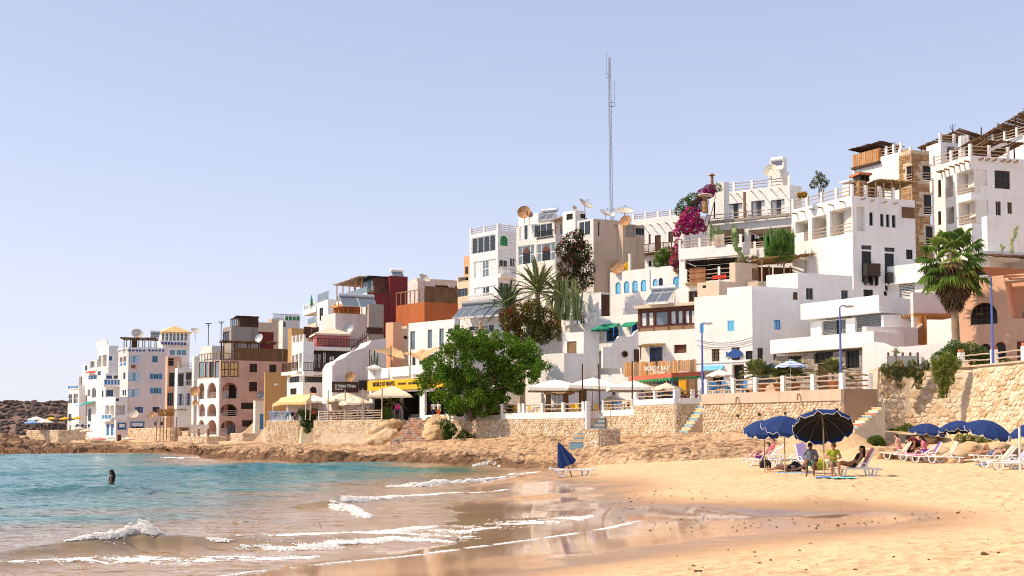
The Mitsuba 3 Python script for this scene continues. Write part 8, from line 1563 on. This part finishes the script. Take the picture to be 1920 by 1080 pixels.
def pose(kind, **o):
 if kind == 'stand': J = dict(hip=(0, 0, .93), chest=(.01, 0, 1.34), neck=(.01, 0, 1.47), head=(.03, 0, 1.61), look=(1, 0, -.1), ell=(-.02, .25, 1.13), wrl=(.08, .27, .90), elr=(-.02, -.25, 1.13), wrr=(.10, -.25, .92), knl=(.03, .10, .50), anl=(0, .10, .08), tol=(.16, .11, .03), knr=(.05, -.10, .50), anr=(-.03, -.10, .08), tor=(.13, -.11, .03))
 elif kind == 'sit': J = dict(hip=(0, 0, .50), chest=(.07, 0, .90), neck=(.11, 0, 1.02), head=(.18, 0, 1.15), look=(1, 0, -.45), ell=(.12, .27, .74), wrl=(.36, .13, .64), elr=(.12, -.27, .74), wrr=(.36, -.10, .64), knl=(.44, .13, .52), anl=(.46, .13, .08), tol=(.62, .15, .03), knr=(.44, -.13, .52), anr=(.42, -.13, .08), tor=(.58, -.15, .03))
 elif kind == 'recline': J = dict(hip=(0, 0, .46), chest=(-.24, 0, .80), neck=(-.31, 0, .93), head=(-.33, 0, 1.07), look=(1, 0, .1), ell=(-.10, .30, .60), wrl=(.14, .24, .56), elr=(-.10, -.30, .60), wrr=(.14, -.24, .56), knl=(.44, .11, .58), anl=(.86, .10, .44), tol=(.93, .11, .58), knr=(.45, -.11, .52), anr=(.88, -.10, .43), tor=(.95, -.11, .57))
 elif kind == 'lie': J = dict(hip=(0, 0, .13), chest=(-.42, 0, .15), neck=(-.55, 0, .17), head=(-.69, 0, .19), look=(.1, 0, 1), ell=(-.22, .28, .08), wrl=(.03, .26, .07), elr=(-.22, -.28, .08), wrr=(.03, -.26, .07), knl=(.42, .11, .20), anl=(.82, .11, .07), tol=(.86, .12, .22), knr=(.44, -.11, .14), anr=(.86, -.10, .06), tor=(.90, -.12, .20))
 elif kind == 'ground': J = dict(hip=(0, 0, .12), chest=(-.03, 0, .52), neck=(.0, 0, .65), head=(.05, 0, .79), look=(1, 0, -.2), ell=(.14, .26, .42), wrl=(.36, .14, .46), elr=(.14, -.26, .42), wrr=(.36, -.14, .44), knl=(.36, .14, .46), anl=(.52, .12, .07), tol=(.68, .13, .04), knr=(.38, -.14, .44), anr=(.56, -.12, .07), tor=(.72, -.13, .04))
 elif kind == 'bend': J = dict(hip=(0, 0, .90), chest=(.36, 0, 1.10), neck=(.47, 0, 1.14), head=(.60, 0, 1.14), look=(.5, 0, -1), ell=(.38, .22, .85), wrl=(.46, .14, .64), elr=(.38, -.22, .85), wrr=(.50, -.14, .64), knl=(.05, .11, .48), anl=(-.02, .11, .08), tol=(.14, .12, .03), knr=(.02, -.11, .48), anr=(-.05, -.11, .08), tor=(.11, -.12, .03))
 J = dict(J); J.update(o); return J
SHORTS = ['pelvis', ('thighl', .55), ('thighr', .55)]; TOP = ['waist', 'ribs', ('uarml', .4), ('uarmr', .4), 'trapl', 'trapr']; LONG = TOP[:2] + ['uarml', 'uarmr', ('farml', .8), ('farmr', .8), 'trapl', 'trapr']; TROUSERS = ['pelvis', 'thighl', 'thighr', 'calfl', 'calfr', ('shinl', .9), ('shinr', .9)]; BRA = [('ribs', 1.0)]; BRIEF = ['pelvis']
# ---------------------------------------------------------------- loungers
def lounger(px, py, D, yaw, label, back=50, sling='plastic_white', group='white plastic loungers on the sand', pos=None, folded=False):
 """Local x points to the foot end; (px, py) is where its middle meets the sand."""
 p = pos if pos is not None else np.append(xz(px, D), 0.); p = np.array([p[0], p[1], terrain_z(p[0], p[1]) - .02]); c, s = math.cos(yaw), math.sin(yaw); R = np.array([[c, -s, 0], [s, c, 0], [0, 0, 1]]); W = lambda q: np.asarray(q, float) @ R.T + p
 k = thing('sun_lounger', label, 'sun lounger', group); tb = lambda q, r=.036: tube(W(q), r, 6)
 for sg in (1, -1):
  y = .31 * sg; obj(k, 'side_rail', tb([(-.95, y, .30), (-.5, y, .32), (.5, y, .32), (.90, y, .36), (.97, y, .33)]), 'mat_plastic_white', smooth=40)
  for x0, x1 in ((-.75, -.42), (.72, .38)): obj(k, 'leg', tb([(x0, y, .31), (x0 + (x1 - x0) * .05, y, .14), (x0 + (x1 - x0) * .3, y, .03), ((x0 + x1) / 2, y, .02), (x1 - (x1 - x0) * .2, y, .06), (x1, y, .31)]), 'mat_plastic_white', smooth=40)
  if not folded: obj(k, 'armrest', tb([(-.42, y * 1.1, .33), (-.36, y * 1.12, .52), (-.1, y * 1.12, .54), (.05, y * 1.1, .33)], .022), 'mat_plastic_white', smooth=40)
 n = 9
 for i in range(n): x = -.28 + 1.15 * i / (n - 1); obj(k, 'slat', trimesh.Trimesh(W(np.asarray(wbox(x - .055, x + .055, -.29, .29, .315, .335).vertices)), wbox(0, 1, 0, 1, 0, 1).faces, process=False), 'mat_' + sling)
 t = math.radians(back); bx, bz = -math.cos(t), math.sin(t); L = .78
 for i in range(6): a, e = .04 + L * i / 6, .04 + L * (i + .82) / 6; q = [(-.30 + bx * a, -.28, .33 + bz * a), (-.30 + bx * a, .28, .33 + bz * a), (-.30 + bx * e, .28, .33 + bz * e), (-.30 + bx * e, -.28, .33 + bz * e)]; nrm = np.array([bz, 0, -bx]) * .02; obj(k, 'back_slat', hexa(W([*q, *[np.array(v) + nrm for v in q]])), 'mat_' + sling)
 obj(k, 'back_frame', cat([tb([(-.30, .30 * sg, .32), (-.30 + bx * L * 1.04, .30 * sg, .32 + bz * L * 1.04)]) for sg in (1, -1)] + [tb([(-.30 + bx * L * 1.04, -.30, .32 + bz * L * 1.04), (-.30 + bx * L * 1.04, .30, .32 + bz * L * 1.04)])]), 'mat_plastic_white', smooth=40)
 return k, W, (bx, bz, L)
def pad(W, bb, mat, label, seat=True, back=True, name='cushion', cat_='cushion', drape=0.):
 bx, bz, L = bb; prof = []
 if seat: prof += [(.85, .345), (.4, .345), (-.24, .350)]
 if back: prof += [(-.30 + bx * L * f, .37 + bz * L * f + .02) for f in (.1, .4, .7, 1.04)]
 if drape: e = prof[-1]; prof += [(e[0] - .05, e[1] - .02), (e[0] - .07 + bx * .02, e[1] - drape)]
 P = np.array(prof); tn = np.gradient(P, axis=0); tn /= np.linalg.norm(tn, axis=1, keepdims=True); nr = np.stack([tn[:, 1], -tn[:, 0]], 1); nr *= np.sign((nr * [.3, 1]).sum(1, keepdims=True) + 1e-9); Q = P + nr * (.05 if cat_ == 'cushion' else .018); V = np.array([W((x, y, z)) for arr in (P, Q) for x, z in arr for y in (-.27, .27)]); m = len(P); f = []
 for i in range(m - 1):
  a = 2 * i; b = 2 * m + 2 * i; f += [[a, a + 1, a + 3], [a, a + 3, a + 2], [b, b + 3, b + 1], [b, b + 2, b + 3], [a, a + 2, b + 2], [a, b + 2, b], [a + 1, b + 3, a + 3], [a + 1, b + 1, b + 3]]
 return single(name, trimesh.Trimesh(V, f, process=False), 'mat_' + mat, label, cat_)
def navy_parasol(px, py, w_, D, tilt, label, upright=True, hh=None):
 k = thing('beach_umbrella', label, 'beach umbrella', 'navy beach umbrellas'); c = pt(px, py, D); R = w_ / 2 * D / F; n = 10; m = 4; N = n * m; ax = unit([*tilt, 1.0]); Rm = trimesh.geometry.align_vectors([0, 0, 1], ax)[:3, :3]; h = hh or R * .42
 w = lambda p: np.asarray(p, float) @ Rm.T + c; a = np.arange(N) * 2 * np.pi / N; cor = np.arange(N) % m; poly = math.cos(math.pi / n) / np.cos((cor / m - .5) * 2 * math.pi / n); rad = np.where(cor == 0, 1.0, .5 + .5 * poly) * R
 rings = []
 for t in (.02, .2, .4, .6, .8, .93, 1.0): sag = np.where(cor == 0, 0, .025 * R * t) ; rings.append(np.stack([np.cos(a) * rad * t, np.sin(a) * rad * t, -h * t ** 1.9 - sag], 1))
 edge = rings[-1]; low = edge * [1.0, 1.0, 1] + np.stack([np.cos(a) * .015, np.sin(a) * .015, np.where(cor == 0, -.06, -.20 + .03 * (cor == 2))], 1); V = np.vstack(rings + [low]); J = np.arange(N); K = (J + 1) % N; f = np.vstack([np.vstack([np.stack([j * N + J, (j + 1) * N + J, (j + 1) * N + K], 1), np.stack([j * N + J, (j + 1) * N + K, j * N + K], 1)]) for j in range(len(rings))])
 V2 = V - [0, 0, .012]; obj(k, 'canopy', trimesh.Trimesh(w(V), f, process=False), 'mat_navy', smooth=20); obj(k, 'lining', trimesh.Trimesh(w(V2[:len(rings) * N]), f[:len(f) - 2 * N][:, ::-1], process=False), 'mat_cloth_black', smooth=20); obj(k, 'piping', tube(w(np.vstack([low, low[:1]])), .010, 4, cap=False), 'mat_canvas_white')
 for i in range(n): obj(k, 'rib', tube(w([rings[q][i * m] - [0, 0, .03] for q in (0, 3, 6)]), .008, 4), 'mat_frame_grey'); 
 for i in range(n): obj(k, 'stretcher', tube(w([[0, 0, -.62], rings[3][i * m] - [0, 0, .04]]), .006, 4), 'mat_frame_black')
 hub = w([0, 0, -.75]); g = terrain_z(hub[0], hub[1]); obj(k, 'pole', tube([w([0, 0, .08]), hub, [hub[0] + (0 if upright else -ax[0] * .8), hub[1] + (0 if upright else -ax[1] * .8), g - .05]], [.02, .026, .028], 8), 'mat_pole_wood', smooth=50); obj(k, 'finial', lathe([(.03, 0), (.035, .05), (.005, .12)], 8, w([0, 0, .02])), 'mat_plastic_white')
 return k
def nav(p, n, uv): return mix((.012, .028, .105), (.018, .045, .165), noise(p.x * 40, p.y * 40, p.z * 40))
prt('navy', nav, .85); pr('pole_wood', (.50, .36, .18), .5)
navy_parasol(1541, 777, 110, 41, (.10, .60), 'nearest navy umbrella, tilted back so that its dark underside shows'); navy_parasol(1478, 782, 92, 43.5, (.16, -.28), 'navy umbrella in the middle of the near group of three'); navy_parasol(1433, 789, 76, 46, (-.06, -.30), 'leftmost navy umbrella of the near group of three')
navy_parasol(1741, 794, 68, 62, (.10, -.10), 'left navy umbrella of the row before the great stone wall'); navy_parasol(1795, 789, 70, 58.5, (-.02, .10), 'second navy umbrella of the row, showing its dark underside'); navy_parasol(1858, 790, 84, 54, (.20, -.32), 'third navy umbrella of the row, tilted to the left and forward'); navy_parasol(1932, 792, 84, 50, (-.15, .05), 'navy umbrella cut by the right edge of the picture')
gp = ground(1913, 885); single('wind_pole', tube([[gp[0], gp[1], gp[2] - .1], [gp[0], gp[1], pt(1915, 800, gp[1])[2]]], .05, 8), 'mat_canvas_white', 'white pole standing at the right edge of the sand', 'pole')
# near group
def L_(px, py, yaw, label, **o): g = ground(px, py); return lounger(px, py, g[1], yaw, label, pos=g, **o)
def on(W, p): return W(np.asarray(p, float))
k, W, b = L_(1603, 893, math.pi * .97, 'white lounger at the right of the nearest umbrella with a raised pink striped back', back=62); pad(W, b, 'pink_cloth', 'pink and white towel over the raised back of the nearest lounger', seat=False, name='towel', cat_='towel')
YAW = math.pi * .97
person('dark haired person leaning back on the nearest white lounger, facing left', on(W, (.05, 0, -.02)), YAW, pose('recline'), 'skin_tan', 'hair_black', [('swimsuit', 'cloth_black', BRIEF + BRA)], True)
g = ground(1566, 895); person('person in a lime green top sitting on the lounger edge with bare knees', g + [.0, .25, 0], -math.pi * .53, pose('sit', wrr=(.40, -.05, .72), wrl=(.38, .09, .70)), 'skin_tan', 'hair_brown', [('shirt', 'cloth_lime', TOP), ('shorts', 'cloth_grey', SHORTS)])
person('person in a grey cardigan seated behind the umbrella pole', g + [-.55, 1.3, 0], -math.pi * .60, pose('sit'), 'skin_dark', 'hair_black', [('cardigan', 'cloth_grey', LONG), ('shorts', 'cloth_teal', SHORTS)], True)
k, W, b = L_(1515, 876, -math.pi * .38, 'lounger with a lilac towel under the nearest umbrella', back=70); pad(W, b, 'towel_lilac', 'lilac towel over the lounger under the nearest umbrella', name='towel', cat_='towel'); person('dark haired person sitting under the nearest umbrella beside the lilac towel', ground(1527, 881), math.pi * .9, pose('ground'), 'skin_tan', 'hair_black', [('swimsuit', 'cloth_maroon', BRIEF + BRA)], True)
gl = ground(1478, 885); person('person lying on the sand with bare legs stretched to the left', gl + [.0, 0, .03], math.pi * .98, pose('lie'), 'skin', 'hair_brown', [('swimsuit', 'cloth_black', BRIEF + BRA)]); 
def flat_towel(px0, px1, py, mat, label, wd=.75):
 a, c = ground(px0, py), ground(px1, py); n = 14; d = c - a; u = unit(d); s = np.array([-u[1], u[0], 0]); P = []
 for i in range(n):
  for j in range(5): q = a + d * i / (n - 1) + s * wd * (j / 4 - .5); P.append([q[0], q[1], terrain_z(q[0], q[1]) + .05 + .012 * math.sin(i * 1.9 + j * 2.3)])
 V = np.array(P); f = [[i * 5 + j, (i + 1) * 5 + j, (i + 1) * 5 + j + 1] for i in range(n - 1) for j in range(4)] + [[i * 5 + j, (i + 1) * 5 + j + 1, i * 5 + j + 1] for i in range(n - 1) for j in range(4)]; single('towel', trimesh.Trimesh(np.vstack([V, V - [0, 0, .012]]), np.vstack([f, np.array(f)[:, ::-1] + len(V)]), process=False), 'mat_' + mat, label, 'towel', smooth=True)
flat_towel(1560, 1606, 898, 'towel_aqua', 'aqua towel spread on the sand before the nearest lounger'); flat_towel(1530, 1558, 897, 'cloth_blue', 'blue patterned towel on the sand by the umbrella foot', .6); flat_towel(1455, 1520, 888, 'canvas_blue', 'pale blue towel under the lying person', .8)
k, W, b = L_(1428, 873, math.pi * .93, 'leftmost occupied white lounger in the near group', back=48); person('bare chested man reclining on the leftmost lounger with his knees up', on(W, (.0, 0, -.02)), math.pi * .93, pose('recline', knl=(.36, .12, .74), anl=(.62, .11, .42), tol=(.72, .12, .40)), 'skin_pink', 'hair_brown', [('shorts', 'cloth_purple', SHORTS)])
k, W, b = L_(1440, 864, math.pi * .95, 'white lounger behind the leftmost one', back=45); person('person in a pink top lying on the lounger behind the bare chested man, arm raised', on(W, (.0, 0, -.02)), math.pi * .95, pose('recline', ell=(-.45, .22, 1.12), wrl=(-.33, .05, 1.28)), 'skin_tan', 'hair_black', [('top', 'towel_pink', TOP), ('shorts', 'towel_pink', SHORTS)])
k, W, b = L_(1482, 872, math.pi * .95, 'empty white lounger with a dark purple towel hung over its back', back=70, sling='plastic_white'); pad(W, b, 'cloth_purple', 'dark purple towel hung over a lounger back in the near group', seat=False, name='towel', cat_='towel', drape=.3)
def bag(px, py, s, mat, label, D=None):
 g = ground(px, py); m = blend([Manifold.batch_hull([ball((x * s, y * s * .5, z * s), .06 * s) for x in (-.4, .4) for y in (-.4, .4) for z in (.06, .5)] + [ball((0, 0, .75 * s), .08 * s)])], .06, 3); v = np.asarray(m.vertices) * (1 + .12 * (meshkit.noise(np.asarray(m.vertices) * 9, 4)[:, None] - .5)) + g; k = thing('beach_bag', label, 'bag'); obj(k, 'body', trimesh.Trimesh(v, m.faces, process=False), 'mat_' + mat, smooth=True); t = np.linspace(0, math.pi, 9); obj(k, 'strap', tube(np.stack([g[0] + .25 * s * np.cos(t), g[1] + 0 * t, g[2] + .68 * s + .28 * s * np.sin(t)], 1), .018, 5), 'mat_' + mat)
bag(1435, 878, .55, 'cloth_black', 'black bag on the sand by the leftmost lounger'); bag(1491, 884, .55, 'cloth_black', 'black and red bag beside the umbrella pole'); bag(1537, 880, .6, 'cloth_lime', 'lime bag under the nearest umbrella')
bush('bouquet', 'pale feathery dried grasses stuck in the sand behind the loungers', 'plant', pxb([(1466, 862, 5), (1464, 853, 4)], 42.5), 260, .16, (.42, .38, .33), 121, stem=terrain_z(10.7, 42.5)) if False else None
# right hand row
def sit_person(px, py, yaw, label, kind='ground', skin='skin_tan', hair='hair_black', wear=(), lift=0., long_=False, **o): g = ground(px, py); return person(label, g + [0, 0, lift], yaw, pose(kind, **o), skin, hair, list(wear), long_)
k, W, b = L_(1683, 861, math.pi * .93, 'white lounger at the left end of the right hand row', back=58); pad(W, b, 'cushion', 'cream cushion on the lounger at the left end of the right hand row'); k, W, b = L_(1714, 864, math.pi * .93, 'white lounger with pink cushion, second of the right hand row', back=30); pad(W, b, 'towel_pink', 'pink cushion on the second lounger of the right hand row', back=False)
k, W, b = L_(1737, 867, math.pi * .93, 'white lounger with a purple towel on its raised back', back=60); pad(W, b, 'cloth_purple', 'purple and pink towel on the raised back under the left umbrella', seat=False, name='towel', cat_='towel'); pad(W, b, 'towel_pink', 'pink seat pad of the lounger with the purple towel', back=False)
k, W, b = L_(1768, 868, math.pi * .93, 'white lounger with a tall cream cushioned back', back=62); pad(W, b, 'cushion', 'cream cushion on the lounger under the second umbrella')
k, W, b = L_(1868, 876, math.pi * .95, 'white lounger with blue towel and cream pad in front of the hedge', back=50); pad(W, b, 'cushion', 'cream pad of the lounger before the hedge'); k, W, b = L_(1896, 881, math.pi * .95, 'nearest white lounger of the right hand row, with a blue towel back', back=56); pad(W, b, 'towel_lilac', 'pale blue towel on the nearest lounger of the right hand row', seat=False, name='towel', cat_='towel')
k, W, b = L_(1925, 878, math.pi * .95, 'white lounger cut by the right edge of the picture', back=50)
sit_person(1687, 858, math.pi * .8, 'bare shouldered person sitting upright beside the left lounger', 'sit', 'skin_pink', 'hair_brown', [('swimsuit', 'towel_pink', BRIEF)]); sit_person(1706, 862, math.pi * .15, 'dark haired person bending forward on the second lounger', 'sit', 'skin_tan', 'hair_black', [('swimsuit', 'cloth_black', BRIEF + BRA)], 0, True, head=(.32, 0, 1.02), chest=(.16, 0, .84), neck=(.24, 0, .93))
sit_person(1722, 862, math.pi * 1.1, 'person in a dark maroon shirt bending over under the left umbrella', 'bend', 'skin_tan', 'hair_black', [('shirt', 'cloth_maroon', TOP), ('shorts', 'cloth_black', SHORTS)]); sit_person(1735, 864, math.pi * .9, 'person in pink sitting before the purple towel', 'sit', 'skin_tan', 'hair_black', [('top', 'towel_pink', TOP), ('shorts', 'cloth_purple', SHORTS)], 0, True)
g = ground(1858, 866); person('sunbather lying before the hedge with knees raised', g + [0, 0, .36], math.pi * .98, pose('lie', knl=(.34, .12, .46), anl=(.55, .11, .07), tol=(.68, .12, .05)), 'skin', 'hair_brown', [('swimsuit', 'cloth_blue', BRIEF)]); k, W, b = lounger(0, 0, 0, math.pi * .98, 'white lounger under the sunbather before the hedge', back=2, pos=g); flat_towel(1836, 1850, 872, 'cloth_blue', 'bright blue towel by the loungers before the hedge')
# lounger at the water's edge with a folded umbrella
gw = ground(1076, 893); k, W, b = lounger(0, 0, 0, .06, 'lone lounger with white legs at the edge of the wet sand', back=4, pos=gw, folded=True, sling='cloth_purple', group='white plastic loungers on the sand')
fu = thing('beach_umbrella', 'folded navy umbrella leaning on the lone lounger at the water edge', 'beach umbrella'); tip = pt(1047, 829, gw[1]); low = pt(1064, 872, gw[1]); ax = unit(low - tip); L = np.linalg.norm(low - tip); Rm = trimesh.geometry.align_vectors([0, 0, 1], ax)[:3, :3]; a = np.arange(32) * 2 * np.pi / 32; V = [tip]; 
for t, r in ((.06, .05), (.2, .10), (.45, .19), (.75, .30), (.97, .36), (1.0, .33)): V += [tip + Rm @ np.array([math.cos(q) * r * (1 + .34 * math.sin(6 * q)), math.sin(q) * r * .7 * (1 + .34 * math.sin(6 * q)), L * t - (.06 * math.sin(8 * q) if t > .9 else 0)]) for q in a]
f = [[0, 1 + (i + 1) % 32, 1 + i] for i in range(32)]
for j in range(5): f += [[1 + j * 32 + i, 1 + j * 32 + (i + 1) % 32, 1 + (j + 1) * 32 + i] for i in range(32)] + [[1 + j * 32 + (i + 1) % 32, 1 + (j + 1) * 32 + (i + 1) % 32, 1 + (j + 1) * 32 + i] for i in range(32)]
obj(fu, 'canopy', trimesh.Trimesh(np.array(V), f, process=False), 'mat_navy', smooth=25); obj(fu, 'pole', tube([tip - ax * .08, low + ax * .75], .028, 7), 'mat_frame_grey')
# swimmer and people on the terraces
sw = at_z(210, 909); person('person with dark hair standing chest deep in the sea, seen from the side', sw - [0, 0, 1.02], math.pi * 1.05, pose('stand', ell=(.02, .27, 1.12), wrl=(.25, .22, 1.02), elr=(.02, -.27, 1.12), wrr=(.25, -.22, 1.02)), 'skin_dark', 'hair_black', [('swimsuit', 'cloth_black', BRIEF + BRA)], True)
for px, D, zf_, yaw, lb, wear, sk_n, hr, kind in ((589, 114, zh, math.pi, 'seated guest in a red shirt at the yellow canopy', [('shirt', 'red', TOP), ('trousers', 'cloth_black', TROUSERS)], 'skin_tan', 'hair_black', 'sit'), (745, 103.5, zat(787, 104), 2.2, 'person in a bright magenta top by the concrete planter', [('shirt', 'magenta', LONG), ('trousers', 'cloth_black', TROUSERS)], 'skin_tan', 'hair_black', 'stand'),
 (724, 106, zG, -1.5, 'person in dark clothes and an orange cap by the parasol restaurant railing', [('shirt', 'cloth_maroon', TOP), ('trousers', 'cloth_navy', TROUSERS)], 'skin_tan', 'hair_black', 'stand'), (813, 101, zat(787, 101), -1.2, 'person in a white shirt standing at the left edge of the big tree', [('shirt', 'cloth_white', TOP), ('trousers', 'cloth_navy', TROUSERS)], 'skin_tan', 'hair_black', 'stand'), (822, 101, zat(787, 101), -1.9, 'person in orange trousers at the left edge of the big tree', [('shirt', 'cloth_white', TOP), ('trousers', 'cloth_orange', TROUSERS)], 'skin', 'hair_brown', 'stand'),
 (888, 95, bz.z1, -1.6, 'person in a bright red shirt in the shade of the big tree', [('shirt', 'red', LONG), ('trousers', 'cloth_black', TROUSERS)], 'skin_tan', 'hair_black', 'stand'), (693, 107, zG, -1.4, 'seated guest in white behind the driftwood railing', [('shirt', 'cloth_white', TOP), ('trousers', 'cloth_navy', TROUSERS)], 'skin_tan', 'hair_black', 'sit'), (684, 107.5, zG, -1.0, 'seated guest in black behind the driftwood railing', [('shirt', 'cloth_black', TOP), ('trousers', 'cloth_navy', TROUSERS)], 'skin_tan', 'hair_black', 'sit'), (1200, 83, zW, -1.2, 'guest in lilac sitting on the plank sign terrace', [('shirt', 'towel_lilac', TOP), ('trousers', 'cloth_navy', TROUSERS)], 'skin', 'hair_brown', 'sit'), (640, 109, zG, -1.8, 'seated guest in grey behind the driftwood railing, left one', [('shirt', 'cloth_grey', TOP), ('trousers', 'cloth_navy', TROUSERS)], 'skin_tan', 'hair_black', 'sit')):
 person(lb, [*xz(px, D), zf_ + .006], yaw, pose(kind), sk_n, hr, wear)
# boulders beside the loungers
for i, (px, py, r) in enumerate(((1757, 858, .62), (1742, 856, .4), (1778, 862, .3), (1655, 858, .55), (1668, 852, .4), (1700, 852, .45), (1690, 846, .4), (1820, 856, .7), (1843, 852, .5), (1870, 850, .5), (1800, 860, .5), (1785, 868, .4), (1718, 838, .45), (1735, 830, .5), (1665, 838, .35), (1630, 850, .3), (1908, 850, .5))):
 g = ground(px, py); boulder(g + [0, 0, r * .3], r, 200 + i, (1.3, 1, .8), 3, .4, label=('largest round boulder behind the cream cushioned lounger', 'tan boulder left of the largest round one', 'small boulder beside the cream cushioned lounger', 'dark topped boulder by the round bush', 'boulder right of the round bush', 'boulder behind the second lounger', 'flat boulder under the great stone wall', 'wide tan boulder under the third umbrella', 'boulder behind the sunbather', 'boulder left of the white pole', 'boulder between the second and third umbrellas', 'low boulder on the sand between umbrellas', 'boulder behind the left umbrella', 'boulder at the wall foot behind the left umbrella', 'small boulder between bushes', 'small stone at the end of the stair', 'boulder at the right edge of the hedge')[i])
# debris on the sand and foam on the water
r_ = np.random.default_rng(300); ms_ = []
for _ in range(170):
 t = r_.uniform(0, 1); px = r_.uniform(1210, 1920) if t < .75 else r_.uniform(1150, 1330); py = (r_.normal(948, 6) if r_.uniform() < .45 else r_.uniform(1000, 1075) if r_.uniform() < .5 else r_.uniform(900, 960)) if t < .75 else r_.normal(925, 8)
 d = ray(px, py); q = EYE + d * ((.7 - EYE[2]) / d[2]); s_ = r_.uniform(.008, .022) * (1 if r_.uniform() < .9 else 2); m = trimesh.creation.icosphere(subdivisions=0); ms_.append(trimesh.Trimesh(m.vertices * r_.uniform(.5, 1.5, (12, 3)) * [s_ * 1.5, s_, s_ * .6] + [q[0], q[1], 0], m.faces, process=False))
zz = zt(np.array([m.vertices[:, 0].mean() for m in ms_]), np.array([m.vertices[:, 1].mean() for m in ms_]))
for m, z in zip(ms_, zz): m.vertices[:, 2] += z + .01
pr('weed', (.12, .065, .03), .9); single('seaweed_scraps', cat(ms_), 'mat_weed', 'brown scraps of seaweed and clods strewn over the sand', 'seaweed', kind='stuff')
OV, OF = np.array([[1, 0, 0], [-1, 0, 0], [0, 1, 0], [0, -1, 0], [0, 0, 1], [0, 0, -1.]]), np.array([[0, 2, 4], [2, 1, 4], [1, 3, 4], [3, 0, 4], [2, 0, 5], [1, 2, 5], [3, 1, 5], [0, 3, 5]])
def foam(label, line, widths, heights, seed, dens=.5, size=.045, shift=0.):
 """Froth: small flattened bubbles strewn along a line on the water, heaped where the noise is high, in laces where they are sparse."""
 L = np.array(line); s = np.concatenate([[0], np.cumsum(np.linalg.norm(np.diff(L, axis=0), axis=1))]); r_ = np.random.default_rng(seed); wm = np.max(widths); n = min(60000, int(s[-1] * wm * 2.2 / (size * size)))
 t = r_.uniform(0, s[-1], n); w_, h_ = np.interp(t, s, widths), np.interp(t, s, heights); v = np.clip(r_.normal(0, .5, n), -1.6, 1.6); X, Y = np.interp(t, s, L[:, 0]), np.interp(t, s, L[:, 1]); P = np.stack([X * .9, X * 0, Y * 0 + seed], 1); Y = Y + (meshkit.fbm(P, 5, seed) - .5) * (w_ * 1.5 + .12) + v * w_ + shift; X = X + r_.normal(0, .05, n)
 q = np.stack([X * 1.7, Y * 2.6, X * 0 + seed], 1); nz = meshkit.fbm(q, 4, seed); lace = abs(meshkit.fbm(q * [2.2, 2.2, 1], 3, seed + 5) - .5); core = np.clip(1 - abs(v) * 1.1, 0, 1)
 keep = (r_.uniform(0, wm, n) < w_) & ((nz + core * .42 * dens > .66 - .1 * dens) | ((lace < .035 + .03 * dens) & (nz > .42))) & (r_.uniform(0, 1, n) < .35 + core)
 X, Y, h_, core, nz = (a[keep] for a in (X, Y, h_, core, nz)); Z = np.maximum(sea_z(X[:, None], Y[:, None], np.hypot(X, Y)[:, None])[:, 0], zt(X, Y)) + h_ * core * (.3 + 1.2 * nz) * r_.uniform(0, 1, len(X)) + .004
 sz = size * r_.uniform(.4, 1.4, len(X)); V = OV[None] * r_.uniform(.7, 1.3, (len(X), 6, 1)) * sz[:, None, None] * np.array([1.3, 1.3, .5]) + np.stack([X, Y, Z], 1)[:, None]
 return trimesh.Trimesh(V.reshape(-1, 3), (OF[None] + np.arange(len(X))[:, None, None] * 6).reshape(-1, 3), process=False)
pr('foam', (.86, .84, .80), .9)
def fl(pl): return [at_z(x, y, .03)[:2] for x, y in pl]
fms = [(lb, foam('', fl(pl), w_, h_, i + 1, d, sz)) for i, (lb, pl, w_, h_, d, sz) in enumerate((
 ('white foam tumbling off the nearest breaker at the left', [(125, 1044), (170, 1041), (220, 1036), (262, 1031), (294, 1031)], [.1, .38, .55, .65, .25], [.03, .10, .20, .30, .10], 1., .021),
 ('long white foam line of the second breaker', [(392, 1028), (450, 1027), (540, 1026), (640, 1022), (740, 1017), (850, 1018)], [.08, .34, .42, .44, .28, .12], [.01, .05, .05, .05, .03, .01], .6, .018),
 ('white foam patch where the far shore break curls', [(622, 953), (655, 959), (690, 970)], [.4, .8, .3], [.08, .22, .04], .95, .035), ('foam line running right from the curling shore break', [(645, 948), (700, 942), (780, 935), (860, 929), (950, 922)], [.6, .6, .4, .28, .14], [.10, .06, .03, .02, .01], .6, .028),
 ('white breaker line in front of the rocks', [(728, 910), (790, 909), (850, 905), (905, 902), (948, 897)], [.3, .7, .5, .6, .2], [.06, .22, .14, .16, .03], .75, .04),
 ('thin foam edge of the spent wave at the bottom', [(380, 1082), (520, 1067), (640, 1055), (740, 1047), (800, 1041), (860, 1032), (960, 1022), (1060, 1011), (1140, 1000), (1200, 988)], [.04, .05, .04, .06, .04, .10, .05, .05, .06, .02], [.006] * 10, .6, .012),
 ('lacy foam sheet on the shallow swash', [(600, 1003), (760, 996), (880, 992), (1000, 986), (1110, 980)], [.5, 1.0, 1.2, 1.0, .5], [.002] * 5, .12, .014), ('lacy foam behind the second breaker', [(430, 1002), (640, 1006), (760, 1005), (900, 1010)], [.3, .6, .6, .3], [.004] * 4, .2, .014), ('faint foam streaks on the backwash below the first breaker', [(0, 1066), (120, 1058), (260, 1050), (420, 1046), (600, 1040)], [.3, .5, .5, .5, .3], [.003] * 5, .15, .014),
 ('splash of foam against the dark rocks', [(888, 877), (905, 876), (922, 876), (938, 877)], [.3, .5, .6, .3], [.1, .3, .45, .15], .7, .045), ('foam at the foot of the far rocks', [(300, 858), (345, 860), (372, 858)], [.5, .9, .5], [.05, .08, .05], .4, .06), ('foam line where the wave runs up beside the rocks', [(955, 893), (985, 891), (1010, 890)], [.3, .4, .2], [.02, .03, .01], .6, .04)))]
for lb, m in fms: single('foam', m, 'mat_foam', lb, 'foam', smooth=True, kind='stuff')
